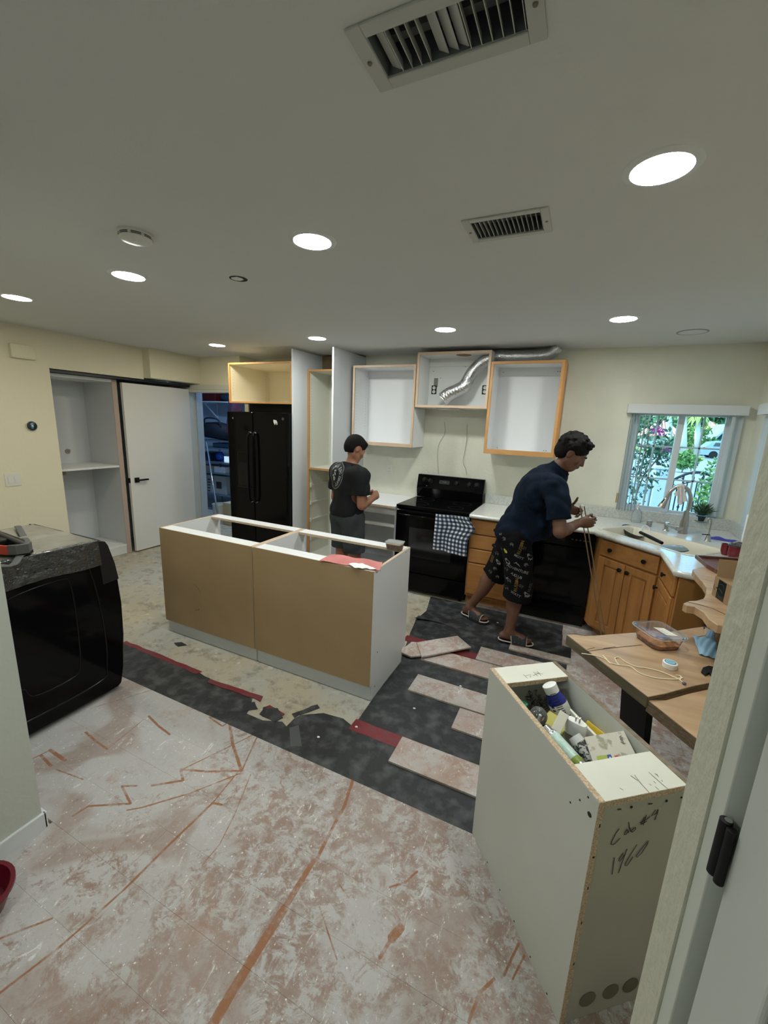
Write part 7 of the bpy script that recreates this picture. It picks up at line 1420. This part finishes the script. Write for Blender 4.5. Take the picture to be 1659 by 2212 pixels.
def drape(m, tree, V, Fc, c, X, Y, D, lift=.0016):
    """lay a flat figure on a surface by casting each point along D"""
    X, Y, D = Vector(X).normalized(), Vector(Y).normalized(), Vector(D).normalized(); out = []; ok = []
    for x, y, *_ in V:
        o_ = Vector(c) + X * x + Y * y - D * .15; h = tree.ray_cast(o_, D, .4); ok.append(h[0] is not None and abs((h[0] - o_).length - .15) < .12); out.append((h[0] - D * lift) if h[0] else o_)
    m.add(out, []); n = len(m.v) - len(out)
    for f_ in Fc:
        if all(ok[i] for i in f_): m.f.append(tuple(n + i for i in f_))
def refine(V, Fc, step):
    """split long edges of flat lettering by triangulating into small pieces"""
    from mathutils.geometry import tessellate_polygon
    return V, Fc

# ---------------- man in the black T-shirt, facing the back wall
fA = unit((.42, .91, 0)); rA = V3(fA[1], -fA[0], 0); uA = V3(0, 0, 1); base = V3(-1.865, 3.26, 0)
def A(x, y, z): return base + rA * x + fA * y + uA * z
F = Field((-2.3, 2.95, -.01), (-1.40, 3.72, 1.66), .006)
hpA, nkA = .86, 1.315
knees = []
for s in (-1, 1):
    hp, kn, an = A(.088 * s, -.01, .84), A(.105 * s, .01, .455), A(.11 * s, -.02, .095); F.cone(hp, kn, .083, .056, .03); F.cone(kn, an, .054, .036, .02); F.ell(kn * .62 + an * .38 - fA * .018, V3(.046, .05, .09), None, .03); foot(F, an, unit(fA + rA * .15 * s), .018); knees.append((hp, kn, an))
F.ell(A(0, -.015, .88), V3(.165, .115, .12), orth(fA, uA), .05); F.cone(A(0, -.01, .93), A(0, .0, 1.16), .115, .125, .06, sq=(fA, .78)); F.ell(A(0, .0, 1.17), V3(.165, .105, .15), orth(fA, uA), .05); F.cone(A(-.13, -.01, 1.255), A(.13, -.01, 1.255), .062, .062, .06)
F.cone(A(0, -.01, 1.27), A(.012, .045, 1.385), .062, .052, .03)
fh = unit(fA * .80 + rA * .16 - uA * .50); hc_ = A(.014, .052, 1.465); P_, Rh = head(F, hc_, fh, (0, 0, 1), hs=.96)
shR, elR, wrR = A(.185, .0, 1.235), A(.215, -.005, .985), A(.155, .185, 1.035); F.cone(shR, elR, .055, .043, .03); F.cone(elR, wrR, .043, .028, .015); F.ell(elR * .65 + wrR * .35, V3(.04, .05, .04), None, .02)
shL, elL, wrL = A(-.185, .0, 1.235), A(-.225, .01, .985), A(-.08, .215, 1.035); F.cone(shL, elL, .055, .043, .03); F.cone(elL, wrL, .043, .028, .015)
hand(F, wrR, fA * .75 - rA * .45 + uA * .1, -rA - uA * .2, uA + rA * .2, (48, 50, 52, 54), ((.6, .5, .6), (.8, .1, .5), (.9, 0, .4)), sc=.95)
hand(F, wrL, fA * .55 + rA * .6 + uA * .05, rA * .4 - fA * .3 - uA * .4, uA, (50, 52, 54, 55), ((.6, .6, .5), (.8, .1, .4), (.9, 0, .3)), sc=.95)
T = F.like()
T.ell(A(0, -.018, .90), V3(.176, .130, .14), orth(fA, uA), .05); T.cone(A(0, -.012, .90), A(0, .0, 1.17), .140, .142, .06, sq=(fA, .82)); T.ell(A(0, -.002, 1.175), V3(.182, .124, .155), orth(fA, uA), .05); T.cone(A(-.145, -.008, 1.252), A(.145, -.008, 1.252), .074, .074, .06); T.cone(A(0, -.01, 1.25), A(.004, .005, 1.33), .085, .068, .04)
for sh, el in ((shR, elR), (shL, elL)): T.cone(sh + uA * .004, sh * .28 + el * .72, .074, .072, .035)
T.wrinkle(.014, 22, 3); T.cut(A(0, 0, .865), (0, 0, -1)); T.cut(A(.006, .01, 1.335), unit(uA + fA * .25))
for sh, el in ((shR, elR), (shL, elL)):
    q = F.like(); q.cone(sh * .35 + el * .65, sh * .0 + el * 1.1, .10, .10, 0); q.cut(sh * .34 + el * .66, sh - el); T.a = np.maximum(T.a, -q.a)
T.minus(F, .004)
Sh = F.like()
Sh.ell(A(0, -.018, .86), V3(.166, .120, .13), orth(fA, uA), .05)
for hp, kn, an in knees: Sh.cone(hp, kn, .108, .094, .035); Sh.cone(kn, kn * .9 + an * .1, .094, .095, .02)
Sh.wrinkle(.009, 20, 5); Sh.cut(A(0, 0, .945), (0, 0, 1)); Sh.cut(A(0, 0, .525), (0, 0, -1)); Sh.minus(F, .004)
Hh = F.like(); R = Rh
Hh.ell(P_(0, -.014, .034), V3(.080, .102, .092), R, 0); Hh.ell(P_(0, -.035, -.01), V3(.072, .074, .070), R, .02); Hh.ell(P_(0, .058, .084), V3(.056, .028, .022), R, .02)
Hh.wrinkle(.0022, 190, 8)
q = F.like(); q.ell(P_(0, .115, -.02), V3(.075, .070, .083), R, 0); q.ell(P_(0, .03, -.11), V3(.11, .10, .075), R, .02); q.ell(P_(.085, .008, -.020), V3(.036, .045, .050), R, .006); q.ell(P_(-.085, .008, -.020), V3(.036, .045, .050), R, .006); Hh.a = np.maximum(Hh.a, -q.a); Hh.minus(F, -.001)
pA = thing('person', 'man in black T-shirt and grey shorts facing the back wall behind the island', 'person', tuple(base))
part('body', F.mesh(2), skinm, pA, smooth='full')
tsh = T.mesh(2); to = part('t_shirt', tsh, mat('black_cotton', (.011, .012, .013), .9, spec=.2), pA, smooth='full'); part('shorts', Sh.mesh(2), mat('grey_cotton', (.050, .057, .062), .9, spec=.15, col2=(.040, .046, .050), ns=10), pA, smooth='full'); part('hair', Hh.mesh(1), hairm, pA, smooth='full')
for s in (-1, 1):
    e_ = P_(.030 * s, .079, .003); ey = part('eye', MB().ball(e_, .0105, 12, 8), eye_w, pA, smooth='full'); part('iris', MB().ball(e_ + Rh[1] * .0068, .0048, 8, 6), iris, ey, smooth='full')
for hp, kn, an in knees:
    s_ = Field(an - .25, an + .25, .006); f = unit(fA + rA * (.15 if (an - base) @ rA > 0 else -.15)); f = unit((f[0], f[1], 0)); s_.cone(V3(an[0], an[1], .045) - f * .04, V3(an[0], an[1], .04) + f * .13, .048, .050, .03); s_.cone(V3(an[0], an[1], .09), V3(an[0], an[1], .05) + f * .05, .050, .05, .03); s_.cut((0, 0, .0035), (0, 0, -1)); s_.cut((0, 0, .105), (0, 0, 1)); part('shoe', s_.mesh(1), mat('dark_shoe', (.03, .03, .035), .6), pA, smooth='full')
# round emblem on the back of the T-shirt
tb = bvh(tsh); em = MB(); wt = mat('print_pale', (.30, .31, .31), .8); wt2 = mat('print_faded', (.13, .135, .135), .85)
ec = Vector(at(736, 1017, 1, 3.16)); D_ = Vector(fA) * 1.0; Xe = Vector(rA); Ye = Vector((0, 0, 1)); ec = ec - D_ * .0
ec = Vector(A(-.045, -.13, 0)); ec.z = 1.225
def ring_flat(r0, r1, n=72): 
    vs = [(r * math.cos(2 * math.pi * k_ / n), r * math.sin(2 * math.pi * k_ / n)) for r in (r0, (r0 + r1) / 2, r1) for k_ in range(n)]; return vs, [(i * n + k_, i * n + (k_ + 1) % n, (i + 1) * n + (k_ + 1) % n, (i + 1) * n + k_) for i in (0, 1) for k_ in range(n)]
for r0, r1_, mm in ((.118, .122, wt), (.100, .1025, wt2), (.062, .064, wt2)): q = MB(); drape(q, tb, *ring_flat(r0, r1_), ec, Xe, Ye, D_); part('emblem_ring', q, mm, to)
def arc_text(txt, R0, size, a0, a1, mm, nm, bold=0):
    q = MB(); n = len(txt)
    for i, ch in enumerate(txt):
        if ch == ' ': continue
        a = math.radians(a0 + (a1 - a0) * i / max(1, n - 1)); V_, F_ = text_mesh(ch, size, 1, bold); ca, sa = math.cos(a - math.pi / 2), math.sin(a - math.pi / 2); drape(q, tb, [(R0 * math.cos(a) + x * ca - y * sa, R0 * math.sin(a) + x * sa + y * ca) for x, y, z in V_], F_, ec, Xe, Ye, D_)
    part(nm, q, mm, to)
arc_text('IN HUMAN ESC DRAFT', .081, .038, 190, -70, wt, 'emblem_lettering', .0012); arc_text('EST MADE WITH PRIDE ORIGINAL QUALITY GOODS', .110, .015, 200, -150, wt2, 'emblem_small_lettering')
q = MB()
def blob(pts): 
    from mathutils.geometry import tessellate_polygon
    P2 = [Vector((x, y, 0)) for x, y in pts]; return [(x, y) for x, y in pts], [tuple(t_) for t_ in tessellate_polygon([P2])]
for pts_ in (((-.010, .050), (.018, .052), (.020, .036), (-.008, .034)), ((.0, .030), (.020, .025), (.024, .005), (.016, -.002), (.008, .014), (-.004, .020)), ((-.020, .010), (.004, .008), (-.002, -.006), (-.026, -.010)), ((-.012, -.012), (.010, -.006), (.022, -.022), (.012, -.044), (-.006, -.050), (-.014, -.030))): drape(q, tb, *blob(pts_), ec, Xe, Ye, D_)
part('emblem_figure', q, wt, to)

# ---------------- man in navy, bent forward, measuring with two sticks
F = Field((-1.0, 2.85, -.01), (.34, 3.80, 1.72), .0055); ux, uz = V3(1, 0, 0), V3(0, 0, 1)
anR, anL = V3(-.325, 3.215, .105), V3(-.715, 3.505, .105); fR, fL = unit((1, .10, 0)), unit((1, -.38, 0))
hipR, hipL = V3(-.355, 3.255, .865), V3(-.385, 3.425, .865); knR, knL = V3(-.29, 3.225, .485), V3(-.505, 3.47, .49)
legs = ((hipR, knR, anR, fR), (hipL, knL, anL, fL))
for hp, kn, an, f in legs: F.cone(hp, kn, .088, .058, .03); F.cone(kn, an, .056, .036, .02); F.ell(kn * .64 + an * .36 - f * .02, V3(.048, .046, .10), None, .03); foot(F, an, f, .028)
pel = V3(-.375, 3.34, .90); ch = V3(-.245, 3.33, 1.245); ts = unit(ch - pel); nb = V3(-.135, 3.325, 1.395); yv = V3(0, 1, 0); fwd = unit(np.cross(yv, ts) * -1) if np.cross(yv, ts)[0] < 0 else unit(np.cross(yv, ts)); Rt = np.array([-yv, fwd, ts])
F.ell(pel, V3(.160, .118, .12), Rt, .05); F.cone(pel, ch, .118, .128, .06, sq=(fwd, .85)); F.ell(ch, V3(.170, .115, .155), Rt, .05); F.cone(V3(-.175, 3.19, 1.335), V3(-.175, 3.46, 1.345), .062, .062, .06); F.cone(V3(-.175, 3.325, 1.35), V3(-.085, 3.32, 1.475), .064, .055, .03)
hB_ = V3(-.040, 3.31, 1.545); fhB = unit((.83, -.03, -.52)); PB, RB = head(F, hB_, fhB, (0, 0, 1), hs=1.03)
shR, elR, wrR = V3(-.115, 3.135, 1.315), V3(-.045, 3.055, 1.010), V3(*at(1251, 1130, 1, 3.265)); F.cone(shR, elR, .056, .045, .03); F.cone(elR, wrR, .045, .028, .015); F.ell(elR * .7 + wrR * .3, V3(.046, .050, .040), None, .02)
shL, elL, wrL = V3(-.130, 3.51, 1.325), V3(-.105, 3.58, 1.07), V3(*at(1224, 1098, 1, 3.42)); F.cone(shL, elL, .056, .045, .03); F.cone(elL, wrL, .045, .028, .015)
hand(F, wrR, (.95, .25, .12), (-.20, 1, .10), (0, 0, 1), (62, 66, 68, 70), ((.75, .35, .4), (.8, .1, .6), (.7, -.1, .8)), sc=1.0)
hand(F, wrL, (.90, -.35, -.12), (-.1, -1, -.25), (.1, -.2, 1), (30, 42, 55, 62), ((.6, .8, .1), (.5, 1, .0), (.2, 1, -.1)), .2, sc=.95)
T = F.like()
T.ell(pel + uz * .01, V3(.176, .135, .145), Rt, .05); T.cone(pel, ch, .146, .150, .06, sq=(fwd, .88)); T.ell(ch, V3(.190, .136, .165), Rt, .05); T.cone(V3(-.18, 3.185, 1.330), V3(-.18, 3.465, 1.340), .077, .077, .06); T.cone(V3(-.19, 3.325, 1.33), V3(-.115, 3.322, 1.420), .095, .070, .04)
T.ell(V3(-.27, 3.33, 1.00), V3(.155, .17, .17), Rt, .05); T.ell(V3(-.285, 3.33, .90), V3(.15, .155, .12), Rt, .05)
for sh, el in ((shR, elR), (shL, elL)): T.cone(sh, sh * .25 + el * .75, .077, .078, .035)
T.wrinkle(.018, 20, 13)
T.cut(V3(-.36, 3.3, .825), unit((.30, 0, -1))); T.cut(V3(-.105, 3.32, 1.432), unit((.6, 0, 1)))
for sh, el in ((shR, elR), (shL, elL)):
    q = F.like(); q.cone(sh * .34 + el * .66, sh * -.1 + el * 1.1, .11, .11, 0); q.cut(sh * .26 + el * .74, sh - el); T.a = np.maximum(T.a, -q.a)
C = F.like(); C.cone(V3(-.150, 3.325, 1.385), V3(-.105, 3.322, 1.440), .080, .070, .01); C.cut(V3(-.10, 3.32, 1.443), unit((.75, 0, 1))); C.cut(V3(-.155, 3.32, 1.40), unit((-.5, 0, -1))); T.a = np.minimum(T.a, C.a); T.minus(F, .004)
Sh = F.like(); Sh.ell(pel - uz * .02, V3(.180, .142, .14), orth((1, 0, 0), uz), .05)
for hp, kn, an, f in legs: Sh.cone(hp, kn, .118, .100, .035); Sh.cone(kn, kn * .72 + an * .28, .100, .104, .02)
Sh.wrinkle(.013, 20, 15); Sh.cut(V3(0, 0, .97), uz)
q = F.like(); q.cone(anR - uz * .1, knR * .66 + anR * .34, .20, .14, 0); q.cut(knR * .75 + anR * .25, knR - anR); Sh.a = np.maximum(Sh.a, -q.a)
q = F.like(); q.cone(anL - uz * .1, knL * .66 + anL * .34, .17, .14, 0); q.cut(knL * .92 + anL * .08, knL - anL); Sh.a = np.maximum(Sh.a, -q.a)
Sh.minus(F, .004)
Hh = F.like(); Hh.ell(PB(0, -.018, .038), V3(.088, .106, .096) * 1.03, RB, 0); Hh.ell(PB(0, -.045, -.005), V3(.080, .080, .085), RB, .02)
for i in range(90):
    a_, b__ = rng.uniform(0, 2 * math.pi), rng.uniform(-.25, 1); x, y = math.cos(a_) * math.sqrt(1 - max(0, b__) ** 2), math.sin(a_) * math.sqrt(1 - max(0, b__) ** 2)
    if y > .2 and b__ < .55: continue
    Hh.ell(PB(x * .084, -.018 + y * .102, .045 + max(b__, -.2) * .088), V3(1, 1, 1) * rng.uniform(.011, .019), None, .006)
for i in range(26): Hh.ell(PB(rng.uniform(-.05, .05), rng.uniform(.035, .080), rng.uniform(.088, .118)), V3(1, 1, 1) * rng.uniform(.009, .016), None, .006)
Hh.wrinkle(.0035, 150, 18)
q = F.like(); q.ell(PB(0, .118, -.022), V3(.078, .066, .082), RB, 0); q.ell(PB(0, .03, -.11), V3(.11, .105, .078), RB, .02); q.ell(PB(.088, .002, -.022), V3(.034, .034, .046), RB, .006); q.ell(PB(-.088, .002, -.022), V3(.034, .034, .046), RB, .006); q.ell(PB(.08, .05, -.04), V3(.03, .03, .05), RB, .01); q.ell(PB(-.08, .05, -.04), V3(.03, .03, .05), RB, .01); Hh.a = np.maximum(Hh.a, -q.a); Hh.minus(F, -.001)
pB = thing('person', 'man in navy shirt and black printed shorts bending over the worktop', 'person', (-.37, 3.34, 0))
part('body', F.mesh(2), skinb, pB, smooth='full')
part('shirt', T.mesh(2), mat('navy_cotton', (.0045, .009, .020), .85, spec=.12, col2=(.010, .018, .038), ns=16, nr=(.5, .75), detail=8), pB, smooth='full')
shm = Sh.mesh(2); so = part('shorts', shm, mat('black_print_cotton', (.004, .004, .005), .85, spec=.15), pB, smooth='full'); part('hair', Hh.mesh(1), hairm, pB, smooth='full')
for s in (-1, 1):
    e_ = PB(.030 * s, .080, .003); ey = part('eye', MB().ball(e_, .0105, 12, 8), eye_w, pB, smooth='full'); part('iris', MB().ball(e_ + RB[1] * .0068, .0048, 8, 6), iris, ey, smooth='full')
    part('eyebrow', MB().tube([PB(.014 * s, .0965, .021), PB(.030 * s, .096, .027), PB(.048 * s, .082, .022)], [.003, .0042, .002], 8), hairm, pB, smooth='full')
# prints on the shorts
sb = bvh(shm); pw = mat('print_white_cloth', (.22, .22, .21), .85); pg = mat('print_grey_cloth', (.09, .092, .09), .85); py_ = mat('print_mustard', (.20, .12, .015), .85); pr_ = mat('print_rust', (.24, .10, .02), .85)
def on_shorts(q, u, v, Vf, Ff, ang):
    y0 = 3.12; c = at(u, v, 1, y0); d = (c - Vector((0, 0, HC))).normalized(); h = sb.ray_cast(Vector((0, 0, HC)), d, 6)
    if h[0] is None: return
    c = h[0]; Dr = Vector((d.x, d.y, 0)).normalized(); Dr.z = -.05; X0 = Vector((Dr.y, -Dr.x, 0)).normalized(); ca, sa = math.cos(math.radians(ang)), math.sin(math.radians(ang)); X = X0 * ca + Vector((0, 0, sa)); Y = Vector((0, 0, ca)) - X0 * sa; drape(q, sb, Vf, Ff, c, X, Y, Dr)
def sc_(u, v): return 1045 + u / 12.289, 1130 + v / 12.289
def words(lst, mm, nm):
    for txt, u, v, sz, ang in lst:
        q = MB(); V_, F_ = text_mesh(txt, sz * .82, 1.0, .0003); on_shorts(q, *sc_(u, v), V_, F_, ang)
        if q.f: part(nm, q, mm, so)
words([('MOTT', 930, 905, .033, -24), ('MOTT', 1330, 930, .033, -6), ('CLUB', 905, 1415, .032, -18), ('A.A.', 790, 1370, .030, -30), ('CLUB', 1310, 1420, .028, 0), ('ADVENTURE', 895, 1240, .036, -15), ('VENTURE', 1310, 1275, .030, -2), ('WATT', 845, 1890, .034, -22), ('MOTT', 1220, 1930, .032, -4)], pw, 'print_lettering')
words([('RUSSIN', 985, 650, .042, 78), ('RUSSIN', 865, 1640, .042, 88), ('GOSS', 225, 950, .032, 80)], py_, 'mustard_lettering'); words([('NO', 1010, 560, .030, 84), ('NO', 880, 1560, .028, 88)], pr_, 'rust_lettering'); words([('21', 1085, 670, .036, -20), ('GT', 985, 1680, .034, -30), ('RUSSIN', 1245, 1660, .034, 80)], pg, 'grey_lettering')
animal = [(-.022, .018), (-.012, .026), (-.004, .018), (.010, .012), (.022, .002), (.026, -.018), (.018, -.012), (.014, -.024), (.006, -.010), (-.002, -.022), (-.006, -.006), (-.016, .004)]
hills = [(-.030, -.008), (-.012, .014), (-.004, .002), (.004, .006), (.030, -.012), (.004, -.004), (-.012, .002)]
scrib = [(-.018, .004), (-.006, .018), (.006, .014), (.016, .002), (.010, -.002), (.012, -.018), (.004, -.006), (-.004, .002), (-.010, -.016), (-.012, -.002)]
for u, v in ((395, 210), (375, 1040), (620, 1020), (1210, 905), (1130, 1905), (570, 1385)): q = MB(); on_shorts(q, *sc_(u, v), *blob(animal), -10); part('animal_print', q, pw, so)
for u, v, a_ in ((895, 1090, -22), (1310, 1110, -12)): q = MB(); on_shorts(q, *sc_(u, v), *blob(hills), a_); part('hill_print', q, pw, so)
for u, v, a_ in ((745, 575, 0), (1130, 1110, 40), (340, 420, 20), (290, 560, -20), (450, 640, 10), (300, 1210, 30), (600, 1220, -20), (365, 1430, 0), (675, 1530, 10), (530, 420, -60), (350, 810, 0), (170, 1290, -40), (605, 1720, 20), (1450, 700, 0), (1380, 780, 0)): q = MB(); on_shorts(q, *sc_(u, v), *blob(scrib), a_); part('figure_print', q, pg, so)
q = MB(); on_shorts(q, *sc_(570, 740), *blob([(x * .6, y * .7) for x, y in animal]), 0); part('yellow_print', q, mat('print_yellow', (.45, .42, .02), .85), so)
# slides
soleM = mat('slide_sole_black', (.02, .022, .024), .6); bandM = mat('slide_strap_grey', (.022, .025, .027), .7); rimM = mat('slide_rim_cream', (.62, .55, .50), .6)
for (hp, kn, an, f), lb in ((legs[0], 'dark slide shoe with white tick on the near foot of the man in navy'), (legs[1], 'dark slide shoe with cream rim on the far foot of the man in navy')):
    s_ = V3(-f[1], f[0], 0); t = thing('slide_shoe', lb, 'shoe', (an[0], an[1], .0), 'slide shoes'); c = V3(an[0], an[1], 0) + f * .045
    out = [tuple((c + f * x + s_ * y)[:2]) for x, y in ((-.115, -.022), (-.122, 0), (-.115, .022), (-.09, .036), (-.03, .036), (.04, .043), (.09, .047), (.125, .040), (.145, .020), (.148, -.002), (.138, -.026), (.11, -.042), (.06, -.046), (-.02, -.038), (-.09, -.036))]
    zb_ = .0155 if 'tick' in lb else .0035
    part('sole', MB().prism(out, zb_, .026), soleM, t, bevel=.003)
    part('footbed_rim', MB().tube([Vector((*p, .0275)) for p in out + out[:1]], .0055, 6, caps=False), rimM, t, smooth='full')
    def strap(a_, b__, f=f, s_=s_, c=c):
        th = math.pi * b__; x = -.012 + .105 * a_ - .020 * math.sin(th) * (1 - a_) ; r0 = .050 - .003 * a_; hgt = .088 - .036 * a_; return tuple(c + f * x + s_ * (math.cos(th) * r0) + uz * (.022 + math.sin(th) * hgt))
    st_ = part('strap', MB().grid(strap, 10, 18, .004), bandM, t, smooth=True)
    part('strap_rim', MB().tube([strap(0, k_ / 16) for k_ in range(17)], .0045, 6), rimM, t, smooth='full'); part('strap_rim', MB().tube([strap(1, k_ / 16) for k_ in range(17)], .0045, 6), rimM, t, smooth='full')
    m = MB()
    for a_ in (.22, .48, .74):
        for b__ in (.10, .90):
            p = Vector(strap(a_, b__)); q_ = (p - Vector(c + uz * .02)); q_ = (q_ - Vector(f) * q_.dot(Vector(f))).normalized(); m.lathe([(.0035, .001), (.0065, .003), (.0065, .001)], p, q_, n=12)
    part('eyelets', m, rimM, st_)
    if 'tick' in lb:
        m = MB(); p = Vector(strap(.5, .72)); q_ = Vector((0, -.6, .8)).normalized(); X_ = Vector(f); Y_ = q_.cross(X_)
        m.add([p + q_ * .003 + X_ * x + Y_ * y for x, y in ((-.018, .008), (-.012, -.004), (.0, -.006), (.020, .014), (.002, .002), (-.008, .002))], [(0, 1, 2, 3, 4, 5)]); part('tick_mark', m, rimM, st_)
# two thin sticks held in the hands
stk = mat('folding_stick', (.22, .14, .08), .5)
for (u0, v0), (u1, v1), z0, lb in (((1253, 1093), (1299, 1372), .0135, 'left of two thin wooden sticks held upright by the man in navy'), ((1262, 1094), (1307, 1368), .0135, 'right of two thin wooden sticks held upright by the man in navy')):
    hp_ = at(u0, v0, 1, 3.300 + (.01 if u0 > 1255 else -.01)); d0 = at(u1, v1, 1, 3.30); b0 = Vector((d0.x - .01, 3.25 + (.02 if u0 > 1255 else -.02), .0140)); dr = (at(u1, v1, 1, 3.30) - hp_); lam = (z0 - hp_.z) / dr.z; e = hp_ + dr * lam; dv_ = (e - hp_)
    tag(part('thin_stick', MB().obox((hp_ + e) / 2, (dv_.length, .012, .008), dv_, (0, 1, 0)), stk), lb, 'stick', 'thin sticks')
tag(part('white_connector', MB().ball(at(1256, 1094, 1, 3.30), .012, 10, 8, (1, .8, 1.3)), mat('clear_white', (.8, .8, .78), .3), smooth=True), 'small white clip joining the tops of the two sticks', 'clip')
